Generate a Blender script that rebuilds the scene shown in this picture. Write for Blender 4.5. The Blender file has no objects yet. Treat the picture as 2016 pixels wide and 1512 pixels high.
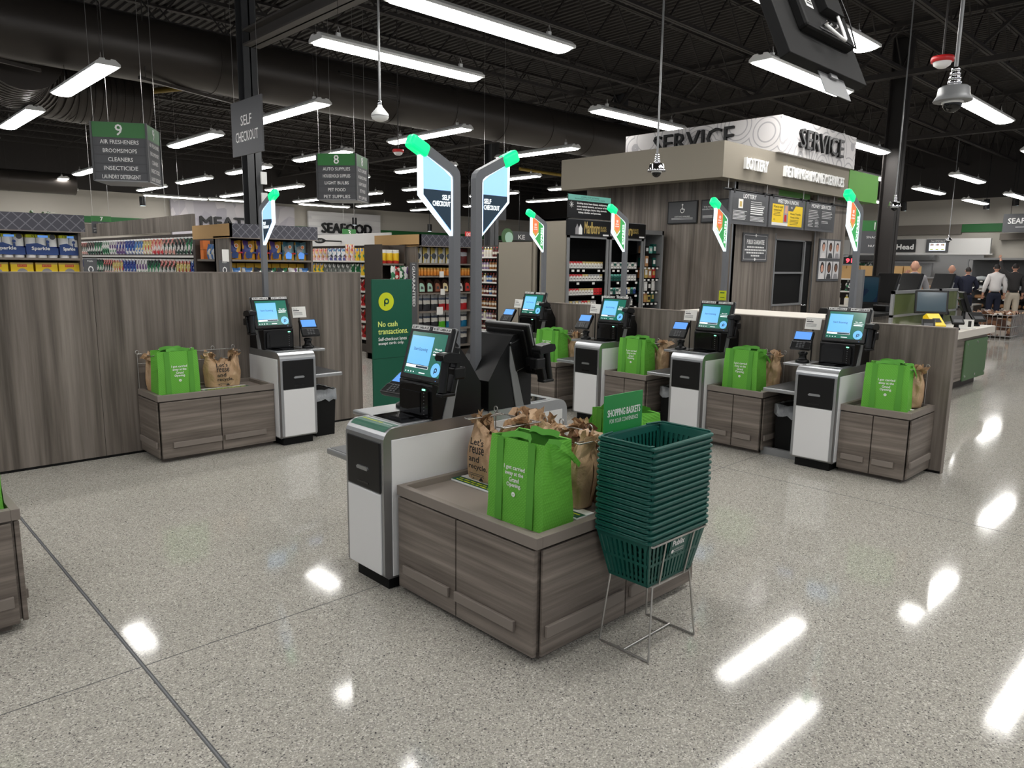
import bpy, bmesh, math, random
from mathutils import Vector, Matrix
random.seed(7)
SC = bpy.context.scene
COL = SC.collection
PI = math.pi
R = math.radians

# ---------------------------------------------------------------- camera, world, exposure
def setup_view():
    cam = bpy.data.cameras.new('camera')
    cam.sensor_fit = 'HORIZONTAL'; cam.sensor_width = 36.0
    cam.lens = 1441.7 / 2016 * 36.0
    cam.clip_start = 0.05; cam.clip_end = 200
    co = bpy.data.objects.new('camera', cam); COL.objects.link(co)
    yaw, pitch, roll = R(43.793), R(9.324), R(-0.727)
    f = Vector((math.sin(yaw)*math.cos(pitch), math.cos(yaw)*math.cos(pitch), -math.sin(pitch)))
    r = Vector((math.cos(yaw), -math.sin(yaw), 0)); d = f.cross(r)
    c, s = math.cos(roll), math.sin(roll)
    rr = c*r + s*d; dd = -s*r + c*d
    m = Matrix((rr, -dd, -f)).transposed().to_4x4()
    m.translation = (0, 0, 1.60)
    co.matrix_world = m
    SC.camera = co
    w = bpy.data.worlds.new('world'); SC.world = w; w.use_nodes = True
    bg = w.node_tree.nodes['Background']
    bg.inputs[0].default_value = (0.9, 0.93, 1.0, 1); bg.inputs[1].default_value = WORLD
    vs = SC.view_settings
    SC.display_settings.display_device = 'sRGB'
    vs.view_transform = 'Standard'; vs.look = 'None'; vs.gamma = 1.0; vs.use_curve_mapping = False
    vs.exposure = EXPOSURE
WORLD = 0.34
EXPOSURE = 0.5
LAMP = 20.0          # radiance of the fluorescent lenses
setup_view()

# ---------------------------------------------------------------- materials
MATS = {}
def lin(c):
    c = c/255.0
    return c/12.92 if c <= .04045 else ((c+.055)/1.055)**2.4
def rgb(r, g, b): return (lin(r), lin(g), lin(b), 1)
def mat(name, col, rough=.5, metal=0., spec=.5, emit=0., coat=0., bump=0., bscale=200., alpha=None):
    if name in MATS: return MATS[name]
    m = bpy.data.materials.new(name); m.use_nodes = True
    nt = m.node_tree; b = nt.nodes['Principled BSDF']
    b.inputs['Base Color'].default_value = col
    b.inputs['Roughness'].default_value = rough
    b.inputs['Metallic'].default_value = metal
    b.inputs['Specular IOR Level'].default_value = spec
    if coat: b.inputs['Coat Weight'].default_value = coat; b.inputs['Coat Roughness'].default_value = .08
    if emit:
        b.inputs['Emission Color'].default_value = col; b.inputs['Emission Strength'].default_value = emit
    if alpha is not None:
        b.inputs['Transmission Weight'].default_value = 1-alpha; b.inputs['IOR'].default_value = 1.02
    if bump:
        n = nt.nodes.new('ShaderNodeTexNoise'); n.inputs['Scale'].default_value = bscale; n.inputs['Detail'].default_value = 4
        tc = nt.nodes.new('ShaderNodeTexCoord'); nt.links.new(tc.outputs['Object'], n.inputs['Vector'])
        bp = nt.nodes.new('ShaderNodeBump'); bp.inputs['Strength'].default_value = bump; bp.inputs['Distance'].default_value = .01
        nt.links.new(n.outputs['Fac'], bp.inputs['Height']); nt.links.new(bp.outputs['Normal'], b.inputs['Normal'])
    MATS[name] = m
    return m
def nodes(name, rough=.5, spec=.5):
    m = bpy.data.materials.new(name); m.use_nodes = True
    nt = m.node_tree; b = nt.nodes['Principled BSDF']
    b.inputs['Roughness'].default_value = rough; b.inputs['Specular IOR Level'].default_value = spec
    MATS[name] = m
    return m, nt, b
def N(nt, typ, **kw):
    n = nt.nodes.new(typ)
    for k, v in kw.items():
        if k in n.inputs: n.inputs[k].default_value = v
        else: setattr(n, k, v)
    return n
def ramp(nt, stops, interp='LINEAR'):
    n = nt.nodes.new('ShaderNodeValToRGB'); cr = n.color_ramp; cr.interpolation = interp
    while len(cr.elements) < len(stops): cr.elements.new(.5)
    for e, (p, c) in zip(cr.elements, stops): e.position = p; e.color = c
    return n
def coords(nt, scale=(1, 1, 1), rot=(0, 0, 0), out='Object'):
    tc = nt.nodes.new('ShaderNodeTexCoord'); mp = nt.nodes.new('ShaderNodeMapping')
    mp.inputs['Scale'].default_value = scale; mp.inputs['Rotation'].default_value = rot
    nt.links.new(tc.outputs[out], mp.inputs['Vector'])
    return mp.outputs['Vector']
def wood(name, scale, c1, c2, c3, rough=.45):
    m, nt, b = nodes(name, rough, .35)
    L = nt.links.new
    v = coords(nt, scale)
    n1 = N(nt, 'ShaderNodeTexNoise', Scale=1.0, Detail=5.0, Roughness=.6); L(v, n1.inputs['Vector'])
    v2 = coords(nt, tuple(s*.28 for s in scale))
    n2 = N(nt, 'ShaderNodeTexNoise', Scale=1.0, Detail=2.0); L(v2, n2.inputs['Vector'])
    mx = N(nt, 'ShaderNodeMath', operation='MULTIPLY_ADD'); mx.inputs[1].default_value = .55
    L(n1.outputs['Fac'], mx.inputs[0])
    m2 = N(nt, 'ShaderNodeMath', operation='MULTIPLY'); m2.inputs[1].default_value = .45; L(n2.outputs['Fac'], m2.inputs[0])
    L(m2.outputs[0], mx.inputs[2])
    r = ramp(nt, [(.36, c1), (.5, c2), (.66, c3)]); L(mx.outputs[0], r.inputs['Fac'])
    L(r.outputs['Color'], b.inputs['Base Color'])
    return m
wood('wood_v', (22, 22, .8), rgb(82, 76, 69), rgb(115, 107, 99), rgb(143, 135, 126), .45)
wood('wood_h', (1.1, 1.1, 34), rgb(85, 77, 70), rgb(117, 108, 100), rgb(150, 140, 130), .45)
mat('board_green', rgb(76, 108, 70), .5)
mat('taupe', rgb(128, 119, 111), .55)
mat('taupe_top', rgb(140, 130, 122), .5)
mat('white_panel', rgb(222, 222, 222), .35)
mat('white', rgb(238, 238, 236), .5)
mat('paper', rgb(232, 231, 226), .7)
mat('silver', rgb(170, 172, 174), .32, .85)
mat('steel_wire', rgb(190, 188, 184), .3, .9)
mat('silver_paint', rgb(132, 133, 134), .4, .1)
mat('chrome', rgb(215, 215, 218), .08, 1.0)
mat('black', rgb(13, 13, 14), .36, spec=.35)
mat('black_gloss', rgb(10, 10, 11), .12)
mat('black_matte', rgb(9, 9, 9), .65, spec=.25)
mat('dark_glass', rgb(12, 13, 14), .06)
mat('charcoal', rgb(72, 73, 75), .45)
mat('pole_grey', rgb(112, 114, 118), .42)
mat('sign_grey', rgb(84, 85, 88), .6)
mat('sign_green', rgb(52, 118, 58), .5)
mat('band_green', rgb(30, 98, 46), .6)
mat('bright_green', rgb(92, 150, 62), .5)
mat('basket', rgb(8, 80, 70), .38)
mat('bag_lining', rgb(58, 120, 28), .7)
mat('bag_strap', rgb(84, 158, 50), .7)
mat('standee_green', rgb(4, 84, 62), .45)
mat('lime', rgb(206, 216, 24), .5)
mat('lime_text', rgb(226, 240, 130), .5)
mat('rack_green', rgb(36, 138, 68), .45)
mat('wall_paint', rgb(178, 173, 163), .8)
mat('wall_white', rgb(212, 211, 208), .7)
mat('wall_band', rgb(112, 106, 98), .8)
mat('fascia', rgb(132, 125, 112), .75)
mat('ledge', rgb(216, 210, 200), .45)
mat('ceiling_black', rgb(46, 42, 40), .7)
mat('joist_black', rgb(50, 46, 44), .6)
mat('duct_dark', rgb(64, 59, 55), .38, .3)
mat('beam_grey', rgb(92, 88, 84), .6)
mat('lens', (1, .98, .95, 1), .4, emit=LAMP)
mat('housing', rgb(215, 215, 212), .4)
mat('led_green', (.0, .72, .20, 1), .4, emit=.95)
mat('led_dot', (.2, .9, .5, 1), .4, emit=2.0)
mat('panel_white', (.80, .93, 1, 1), .4, emit=.95)
mat('panel_blue', (.30, .56, .95, 1), .4, emit=.62)
mat('panel_navy', rgb(26, 48, 64), .4, emit=.35)
mat('panel_orange', rgb(232, 116, 72), .4, emit=.5)
mat('panel_green', rgb(54, 150, 78), .4, emit=.5)
mat('panel_gold', rgb(196, 150, 70), .4, emit=.5)
mat('scr_green', rgb(30, 98, 82), .15, emit=.42)
mat('scr_blue', rgb(110, 180, 238), .15, emit=.50)
mat('scr_dark', rgb(30, 52, 70), .15, emit=.2)
mat('scr_white', rgb(235, 245, 250), .2, emit=.5)
mat('pin_blue', rgb(96, 150, 228), .15, emit=.42)
mat('screen_off', rgb(72, 88, 98), .12)
mat('text_white', rgb(240, 240, 238), .5)
mat('text_lit', (.9, .97, 1, 1), .5, emit=.7)
mat('text_black', rgb(28, 26, 24), .6)
mat('text_grey', rgb(70, 70, 72), .6)
mat('yellow', rgb(240, 204, 30), .45)
mat('orange', rgb(232, 130, 60), .5)
mat('red', rgb(196, 34, 36), .45)
mat('kraft', rgb(196, 158, 106), .8)
mat('skin', rgb(212, 160, 136), .55)
mat('skin_dark', rgb(120, 82, 62), .55)
mat('hair_dark', rgb(34, 28, 26), .7)
mat('cloth_white', rgb(226, 222, 220), .85, bump=.3, bscale=14)
mat('cloth_black', rgb(52, 50, 50), .85, bump=.3, bscale=14)
mat('cloth_navy', rgb(24, 28, 48), .85)
mat('cloth_khaki', rgb(202, 190, 172), .85, bump=.3, bscale=14)
mat('cloth_grey', rgb(148, 146, 148), .85)
mat('cig_white', rgb(226, 224, 218), .5)
mat('gold', rgb(196, 170, 96), .4)
mat('teal', rgb(112, 186, 172), .5)
mat('liner', rgb(200, 204, 206), .3)
mat('steel', rgb(142, 142, 142), .3, .7)
mat('bread', rgb(190, 140, 96), .7, bump=.4, bscale=20)
mat('glass', rgb(235, 240, 238), .02, alpha=.0)
mat('portrait_bg', rgb(206, 204, 204), .6)
mat('pipe_yellow', rgb(150, 124, 40), .5)
mat('tint_glass', rgb(96, 106, 70), .08)

def make_floor():
    m, nt, b = nodes('terrazzo', .075, .24); L = nt.links.new
    v = coords(nt)
    vo = N(nt, 'ShaderNodeTexVoronoi', Scale=205.0); L(v, vo.inputs['Vector'])
    sp = N(nt, 'ShaderNodeSeparateColor'); L(vo.outputs['Color'], sp.inputs[0])
    r0 = ramp(nt, [(0, rgb(96, 94, 92)), (.025, rgb(130, 127, 122)), (.10, rgb(150, 147, 140)), (.28, rgb(162, 158, 149)), (.52, rgb(172, 168, 159)), (.76, rgb(184, 180, 171)), (.92, rgb(204, 201, 193))], 'CONSTANT'); L(sp.outputs[0], r0.inputs['Fac'])
    v2 = N(nt, 'ShaderNodeTexVoronoi', Scale=62.0); L(v, v2.inputs['Vector'])
    s2 = N(nt, 'ShaderNodeSeparateColor'); L(v2.outputs['Color'], s2.inputs[0])
    g1 = N(nt, 'ShaderNodeMath', operation='LESS_THAN'); g1.inputs[1].default_value = .07; L(s2.outputs[0], g1.inputs[0])
    g2 = N(nt, 'ShaderNodeMath', operation='LESS_THAN'); g2.inputs[1].default_value = .24; L(v2.outputs['Distance'], g2.inputs[0])
    g3 = N(nt, 'ShaderNodeMath', operation='MULTIPLY'); L(g1.outputs[0], g3.inputs[0]); L(g2.outputs[0], g3.inputs[1])
    r2 = ramp(nt, [(0, rgb(66, 66, 68)), (.4, rgb(104, 100, 96)), (.7, rgb(206, 203, 196))], 'CONSTANT'); L(s2.outputs[1], r2.inputs['Fac'])
    mx = N(nt, 'ShaderNodeMix', data_type='RGBA'); L(g3.outputs[0], mx.inputs[0]); L(r0.outputs['Color'], mx.inputs[6]); L(r2.outputs['Color'], mx.inputs[7])
    cur = mx.outputs[2]
    L(cur, b.inputs['Base Color'])
    n = N(nt, 'ShaderNodeTexNoise', Scale=7.0, Detail=2.0); L(v, n.inputs['Vector'])
    bp = N(nt, 'ShaderNodeBump', Strength=.014, Distance=.01); L(n.outputs['Fac'], bp.inputs['Height']); L(bp.outputs['Normal'], b.inputs['Normal'])
make_floor()

def cells(name, scale, cols, rough=.55, stretch=(1, 1, 1), thin=None, seed=0):
    """printed packaging / patchwork of flat colours from voronoi cells"""
    if name in MATS: return MATS[name]
    m, nt, b = nodes(name, rough, .4); L = nt.links.new
    v = coords(nt, stretch)
    vo = N(nt, 'ShaderNodeTexVoronoi', Scale=float(scale)); L(v, vo.inputs['Vector'])
    sp = N(nt, 'ShaderNodeSeparateColor'); L(vo.outputs['Color'], sp.inputs[0])
    r = ramp(nt, [(i/len(cols), c) for i, c in enumerate(cols)], 'CONSTANT'); L(sp.outputs[seed % 3], r.inputs['Fac'])
    L(r.outputs['Color'], b.inputs['Base Color'])
    return m
def bands(name, stops, noise=.0, nscale=20, rough=.5):
    """packaging printed in horizontal bands up its height (generated z)"""
    if name in MATS: return MATS[name]
    m, nt, b = nodes(name, rough, .4); L = nt.links.new
    tc = nt.nodes.new('ShaderNodeTexCoord'); sx = nt.nodes.new('ShaderNodeSeparateXYZ'); L(tc.outputs['Generated'], sx.inputs[0])
    src = sx.outputs['Z']
    if noise:
        n = N(nt, 'ShaderNodeTexNoise', Scale=float(nscale), Detail=1.0); L(tc.outputs['Object'], n.inputs['Vector'])
        a = N(nt, 'ShaderNodeMath', operation='MULTIPLY_ADD'); a.inputs[1].default_value = noise; L(n.outputs['Fac'], a.inputs[0]); L(src, a.inputs[2])
        s = N(nt, 'ShaderNodeMath', operation='SUBTRACT'); s.inputs[1].default_value = noise*.5; L(a.outputs[0], s.inputs[0]); src = s.outputs[0]
    r = ramp(nt, stops, 'CONSTANT'); L(src, r.inputs['Fac'])
    L(r.outputs['Color'], b.inputs['Base Color'])
    return m
def quilt(name, col, col2):
    m, nt, b = nodes(name, .6, .3); L = nt.links.new
    v = coords(nt, (1, 1, 1), (0, R(45), R(40)))
    ws = []
    for d in ('X', 'Z'):
        w = N(nt, 'ShaderNodeTexWave', Scale=32.0, Distortion=.0); w.bands_direction = d; L(v, w.inputs['Vector']); ws.append(w)
    mu = N(nt, 'ShaderNodeMath', operation='MULTIPLY'); L(ws[0].outputs['Fac'], mu.inputs[0]); L(ws[1].outputs['Fac'], mu.inputs[1])
    n = N(nt, 'ShaderNodeTexNoise', Scale=9.0, Detail=3.0); vv = coords(nt); L(vv, n.inputs['Vector'])
    ad = N(nt, 'ShaderNodeMath', operation='MULTIPLY_ADD'); ad.inputs[1].default_value = 2.2; L(n.outputs['Fac'], ad.inputs[0]); L(mu.outputs[0], ad.inputs[2])
    bp = N(nt, 'ShaderNodeBump', Strength=.22, Distance=.005); L(ad.outputs[0], bp.inputs['Height']); L(bp.outputs['Normal'], b.inputs['Normal'])
    r = ramp(nt, [(.3, col), (1.0, col2)]); L(mu.outputs[0], r.inputs['Fac']); L(r.outputs['Color'], b.inputs['Base Color'])
quilt('bag_green', rgb(102, 178, 62), rgb(112, 188, 72))
def crinkle(name, col, col2):
    m, nt, b = nodes(name, .42, .5); L = nt.links.new
    v = coords(nt)
    n = N(nt, 'ShaderNodeTexNoise', Scale=11.0, Detail=4.0, Roughness=.55, Distortion=1.2); L(v, n.inputs['Vector'])
    bp = N(nt, 'ShaderNodeBump', Strength=.5, Distance=.03); L(n.outputs['Fac'], bp.inputs['Height']); L(bp.outputs['Normal'], b.inputs['Normal'])
    n2 = N(nt, 'ShaderNodeTexNoise', Scale=5.0, Detail=2.0); L(v, n2.inputs['Vector'])
    r = ramp(nt, [(.35, col), (.65, col2)]); L(n2.outputs['Fac'], r.inputs['Fac']); L(r.outputs['Color'], b.inputs['Base Color'])
crinkle('plastic_brown', rgb(176, 142, 108), rgb(198, 166, 130))
crinkle('plastic_dark', rgb(92, 62, 44), rgb(130, 94, 66))
crinkle('liner_wrinkled', rgb(120, 124, 128), rgb(170, 172, 174))
def valance():
    m, nt, b = nodes('valance', .6, .4); L = nt.links.new
    v = coords(nt, (1, 1, 1), (0, R(45), 0))
    acc = None
    for d in ('X', 'Z'):
        w = N(nt, 'ShaderNodeTexWave', Scale=3.6, wave_profile='TRI'); w.bands_direction = d; L(v, w.inputs['Vector'])
        g = N(nt, 'ShaderNodeMath', operation='GREATER_THAN'); g.inputs[1].default_value = .88; L(w.outputs['Fac'], g.inputs[0])
        if acc is None: acc = g.outputs[0]
        else:
            x = N(nt, 'ShaderNodeMath', operation='MAXIMUM'); L(acc, x.inputs[0]); L(g.outputs[0], x.inputs[1]); acc = x.outputs[0]
    mx = N(nt, 'ShaderNodeMix', data_type='RGBA'); L(acc, mx.inputs[0]); mx.inputs[6].default_value = rgb(72, 72, 80); mx.inputs[7].default_value = rgb(112, 112, 120)
    L(mx.outputs[2], b.inputs['Base Color'])
valance()
def rings():
    m, nt, b = nodes('ring_panel', .6, .4); L = nt.links.new
    v = coords(nt)
    vo = N(nt, 'ShaderNodeTexVoronoi', Scale=2.1, Randomness=.7); L(v, vo.inputs['Vector'])
    mu = N(nt, 'ShaderNodeMath', operation='MULTIPLY'); mu.inputs[1].default_value = 52.0; L(vo.outputs['Distance'], mu.inputs[0])
    si = N(nt, 'ShaderNodeMath', operation='SINE'); L(mu.outputs[0], si.inputs[0])
    lo = N(nt, 'ShaderNodeMath', operation='GREATER_THAN'); lo.inputs[1].default_value = .35; L(vo.outputs['Distance'], lo.inputs[0])
    g = N(nt, 'ShaderNodeMath', operation='GREATER_THAN'); g.inputs[1].default_value = .72; L(si.outputs[0], g.inputs[0])
    gg = N(nt, 'ShaderNodeMath', operation='MULTIPLY'); L(g.outputs[0], gg.inputs[0]); L(lo.outputs[0], gg.inputs[1])
    mx = N(nt, 'ShaderNodeMix', data_type='RGBA'); L(gg.outputs[0], mx.inputs[0]); mx.inputs[6].default_value = rgb(206, 203, 202); mx.inputs[7].default_value = rgb(164, 162, 164)
    L(mx.outputs[2], b.inputs['Base Color'])
rings()

# ---------------------------------------------------------------- mesh builder
class MB:
    def __init__(s): s.v = []; s.f = []; s.m = []; s.mats = []; s.sm = []
    def mi(s, m):
        if m not in s.mats: s.mats.append(m)
        return s.mats.index(m)
    def add(s, vs, fs, m, smooth=False):
        o = len(s.v); s.v += [tuple(v) for v in vs]; k = s.mi(m)
        for f in fs: s.f.append([i+o for i in f]); s.m.append(k); s.sm.append(smooth)
        return s
    def box(s, a, b, m):
        x0, y0, z0 = (min(a[i], b[i]) for i in range(3)); x1, y1, z1 = (max(a[i], b[i]) for i in range(3))
        vs = [(x0,y0,z0),(x1,y0,z0),(x1,y1,z0),(x0,y1,z0),(x0,y0,z1),(x1,y0,z1),(x1,y1,z1),(x0,y1,z1)]
        return s.add(vs, [(0,3,2,1),(4,5,6,7),(0,1,5,4),(1,2,6,5),(2,3,7,6),(3,0,4,7)], m)
    def obox(s, c, size, mtx, m):
        """box of full size about c turned by a 3x3 matrix"""
        h = [k/2 for k in size]; c = Vector(c); vs = []
        for z in (-1, 1):
            for x, y in ((-1,-1),(1,-1),(1,1),(-1,1)): vs.append(c + mtx @ Vector((x*h[0], y*h[1], z*h[2])))
        return s.add(vs, [(0,3,2,1),(4,5,6,7),(0,1,5,4),(1,2,6,5),(2,3,7,6),(3,0,4,7)], m)
    def bar(s, p, q, w, h, m):
        """rectangular bar from p to q"""
        p = Vector(p); q = Vector(q); d = q-p; L = d.length
        if L < 1e-6: return s
        return s.obox((p+q)/2, (L, w, h), d.to_track_quat('X', 'Z').to_matrix(), m)
    def tube(s, pts, r, m, n=8, closed=False, caps=True):
        pts = [Vector(p) for p in pts]; rings = []; k = len(pts); up = Vector((0, 0, 1)); prev = None
        for i, p in enumerate(pts):
            if closed: t = (pts[(i+1) % k]-pts[i-1])
            else: t = pts[min(i+1, k-1)]-pts[max(i-1, 0)]
            t.normalize()
            if prev is None:
                a = t.cross(up)
                if a.length < .05: a = t.cross(Vector((1, 0, 0)))
            else:
                a = prev - t*prev.dot(t)
                if a.length < 1e-4: a = t.cross(up)
            a.normalize(); prev = a; b = t.cross(a)
            rr = r[i] if isinstance(r, (list, tuple)) else r
            rings.append([p + rr*(math.cos(2*PI*j/n)*a + math.sin(2*PI*j/n)*b) for j in range(n)])
        vs = [v for g in rings for v in g]; fs = []
        for i in range(k if closed else k-1):
            o = i*n; o2 = ((i+1) % k)*n
            for j in range(n): fs.append((o+j, o+(j+1) % n, o2+(j+1) % n, o2+j))
        s.add(vs, fs, m, True)
        if caps and not closed:
            s.add(rings[0], [tuple(range(n))[::-1]], m); s.add(rings[-1], [tuple(range(n))], m)
        return s
    def lathe(s, prof, m, c=(0, 0, 0), n=20, axis='z', smooth=True):
        vs = []; fs = []
        for r, z in prof:
            for j in range(n):
                a = 2*PI*j/n; x, y = r*math.cos(a), r*math.sin(a)
                p = (x, y, z) if axis == 'z' else ((x, z, y) if axis == 'y' else (z, x, y))
                vs.append((p[0]+c[0], p[1]+c[1], p[2]+c[2]))
        for i in range(len(prof)-1):
            for j in range(n): fs.append((i*n+j, i*n+(j+1) % n, (i+1)*n+(j+1) % n, (i+1)*n+j))
        s.add(vs, fs, m, smooth)
        for i in (0, len(prof)-1):
            if prof[i][0] > 1e-5: s.add(vs[i*n:(i+1)*n], [tuple(range(n))], m)
        return s
    def prism(s, poly, a, b, m, axis='x', side=None):
        """extrude a 2-D outline: axis x -> (y,z), y -> (x,z), z -> (x,y)"""
        def P(u, v, w): return (w, u, v) if axis == 'x' else ((u, w, v) if axis == 'y' else (u, v, w))
        n = len(poly); vs = [P(u, v, a) for u, v in poly] + [P(u, v, b) for u, v in poly]
        s.add(vs, [tuple(range(n))[::-1], tuple(range(n, 2*n))], m)
        return s.add(vs, [(i, (i+1) % n, n+(i+1) % n, n+i) for i in range(n)], side or m)
    def quad(s, ps, m): return s.add(ps, [tuple(range(len(ps)))], m)
    def build(s, name, parent=None, bevel=0., seg=2, loc=None, weld=False):
        me = bpy.data.meshes.new(name); me.from_pydata(s.v, [], s.f)
        for m in s.mats: me.materials.append(MATS[m])
        me.polygons.foreach_set('material_index', s.m); me.polygons.foreach_set('use_smooth', s.sm)
        bm = bmesh.new(); bm.from_mesh(me)
        if weld: bmesh.ops.remove_doubles(bm, verts=bm.verts, dist=1e-5)
        bmesh.ops.recalc_face_normals(bm, faces=bm.faces); bm.to_mesh(me); bm.free(); me.update()
        o = bpy.data.objects.new(name, me); COL.objects.link(o)
        if parent is not None: o.parent = parent
        if loc is not None: o.location = loc
        if bevel:
            b = o.modifiers.new('bevel', 'BEVEL'); b.width = bevel; b.segments = seg; b.limit_method = 'ANGLE'; b.angle_limit = R(40); b.harden_normals = False
        return o
def tag(o, label, cat, group=None, kind=None):
    o['label'] = label; o['category'] = cat
    if group: o['group'] = group
    if kind: o['kind'] = kind
    return o
def thing(name, label, cat, loc=(0, 0, 0), rz=0., group=None):
    o = bpy.data.objects.new(name, None); COL.objects.link(o); o.empty_display_size = .1
    o.location = loc; o.rotation_euler = (0, 0, rz)
    return tag(o, label, cat, group)
def struct(mb, name, **kw):
    o = mb.build(name, **kw); o['kind'] = 'structure'; return o
def dup(root, loc, rz=None, label=None, group=None):
    r = root.copy(); COL.objects.link(r); r.location = loc
    if rz is not None: r.rotation_euler = (0, 0, rz)
    if label: r['label'] = label
    if group: r['group'] = group
    for ch in root.children:
        c = ch.copy(); COL.objects.link(c); c.parent = r
        for g in ch.children:
            d = g.copy(); COL.objects.link(d); d.parent = c
    return r
_TX = {}
def text_raw(s):
    if s in _TX: return _TX[s]
    cu = bpy.data.curves.new('t', 'FONT'); cu.body = s; cu.size = 1; cu.align_x = 'CENTER'; cu.resolution_u = 2; cu.space_line = .95
    ob = bpy.data.objects.new('t', cu)
    me = bpy.data.meshes.new_from_object(ob)
    v = [tuple(x.co) for x in me.vertices]; f = [tuple(p.vertices) for p in me.polygons]
    bpy.data.objects.remove(ob); bpy.data.curves.remove(cu); bpy.data.meshes.remove(me)
    _TX[s] = (v, f); return _TX[s]
def text(s, c, right, up, m, w=None, h=None, depth=0., mb=None, slant=0, weight=0.):
    """lettering centred on c in the plane (right, up), fitted to width w and height h"""
    v, f = text_raw(s)
    x0 = min(p[0] for p in v); x1 = max(p[0] for p in v); y0 = min(p[1] for p in v); y1 = max(p[1] for p in v)
    if w is None: k = h/(y1-y0); kx = ky = k
    elif h is None: k = w/(x1-x0); kx = ky = k
    else: kx = w/(x1-x0); ky = h/(y1-y0)
    right = Vector(right).normalized(); up = Vector(up).normalized(); nrm = right.cross(up); c = Vector(c)
    out = mb or MB()
    def P(p, d): return c + right*((p[0]-(x0+x1)/2)*kx + slant*(p[1]-y0)*ky) + up*((p[1]-(y0+y1)/2)*ky) + nrm*d
    front = [P(p, depth) for p in v]
    out.add(front, f, m)
    if weight:
        for dx, dy in ((weight, 0), (-weight, 0), (0, weight), (0, -weight)):
            out.add([q + right*dx + up*dy - nrm*.0002*(1+abs(dx)*90) for q in front], f, m)
    if depth:
        ec = {}
        for q in f:
            for i in range(len(q)):
                a, b = q[i], q[(i+1) % len(q)]; k = (min(a, b), max(a, b)); ec[k] = ec.get(k, 0)+1
        es = [k for k, n in ec.items() if n == 1]; n = len(v)
        back = [P(p, 0) for p in v]
        out.add(front+back, [(a, b, b+n, a+n) for a, b in es], m)
    return out
X_, Y_, Z_ = Vector((1, 0, 0)), Vector((0, 1, 0)), Vector((0, 0, 1))
def disc(mb, c, right, up, r, m, n=24, r0=0.):
    right = Vector(right).normalized(); up = Vector(up).normalized(); c = Vector(c)
    o = [c + r*(math.cos(2*PI*i/n)*right + math.sin(2*PI*i/n)*up) for i in range(n)]
    if r0:
        q = [c + r0*(math.cos(2*PI*i/n)*right + math.sin(2*PI*i/n)*up) for i in range(n)]
        mb.add(o+q, [(i, (i+1) % n, n+(i+1) % n, n+i) for i in range(n)], m)
    else: mb.add(o, [tuple(range(n))], m)
def pmark(mb, c, right, up, r, m, off=.0004):
    """round logo letter p: a ring with a stem"""
    right = Vector(right).normalized(); up = Vector(up).normalized(); nrm = right.cross(up); c = Vector(c)+nrm*off
    disc(mb, c+up*.10*r, right, up, .46*r, m, 24, .22*r)
    mb.quad([c+right*(-.46*r)+up*(-.62*r), c+right*(-.24*r)+up*(-.62*r), c+right*(-.24*r)+up*.12*r, c+right*(-.46*r)+up*.12*r], m)
ORD = ['first', 'second', 'third', 'fourth', 'fifth', 'sixth', 'seventh', 'eighth', 'ninth', 'tenth', 'eleventh', 'twelfth', 'thirteenth', 'fourteenth', 'fifteenth', 'sixteenth', 'seventeenth', 'eighteenth', 'nineteenth', 'twentieth']
# ================================================================ SETTING
fl = MB(); fl.quad([(-8, -8, 0), (37, -8, 0), (37, 36, 0), (-8, 36, 0)], 'terrazzo'); struct(fl, 'floor')
# saw-cut and metal joints in the floor
k = 1
for y in (2.95, -1.6, 7.5, 12.1, 16.6):
    b = MB(); b.box((-8, y-.002, -.002), (36, y+.002, .0008), 'charcoal'); struct(b, 'trim_%d' % k); k += 1
for x in (5.2, 9.8, 14.4, 19.0, 23.6):
    b = MB(); b.box((x-.002, -8, -.002), (x+.002, 36, .0008), 'charcoal'); struct(b, 'trim_%d' % k); k += 1
b = MB()
for dx in (-.0055, .0055): b.box((.815+dx-.002, -8, -.002), (.815+dx+.002, 36, .001), 'charcoal')
b.box((.8125, -8, -.002), (.8175, 36, .0012), 'pole_grey'); struct(b, 'trim_%d' % k); k += 1
# corrugated roof deck
dk = MB(); p = .1524; vs = []; nx = int(45/p)
for i in range(nx):
    x = -8+i*p
    for dx, z in ((0, 6.5), (.05, 6.5), (.07, 6.46), (.132, 6.46)): vs += [(x+dx, -8, z), (x+dx, 36, z)]
dk.add(vs, [(2*i, 2*i+2, 2*i+3, 2*i+1) for i in range(len(vs)//2-1)], 'ceiling_black')
struct(dk, 'ceiling')
# far walls
w = MB(); w.box((-8, 33, 0), (36, 33.3, 4.25), 'wall_paint'); w.box((-8, 33, 4.25), (36, 33.3, 6.6), 'ceiling_black'); struct(w, 'wall_back')
w = MB(); w.box((34, -8, 0), (34.3, 33, 4.4), 'wall_paint'); w.box((34, -8, 4.4), (34.3, 33, 6.6), 'ceiling_black'); struct(w, 'wall_right')
w = MB(); w.box((-8, 32.96, 3.0), (18.0, 32.999, 3.25), 'band_green'); w.box((21.9, 32.96, 3.0), (34, 32.999, 3.25), 'band_green'); struct(w, 'trim_%d' % k); k += 1
w = MB(); w.box((-8, 32.85, 2.62), (34, 32.999, 2.95), 'wall_band'); struct(w, 'trim_%d' % k); k += 1
w = MB(); w.box((33.9, 9.3, 3.0), (33.999, 33, 3.4), 'wall_band'); struct(w, 'trim_%d' % k); k += 1
w = MB(); w.box((33.93, 7.8, 3.08), (33.999, 9.3, 3.4), 'band_green'); struct(w, 'trim_%d' % k); k += 1
w = MB(); w.box((33.7, -8, 2.75), (33.999, 7.9, 3.0), 'wall_band'); struct(w, 'trim_%d' % k); k += 1

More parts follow.
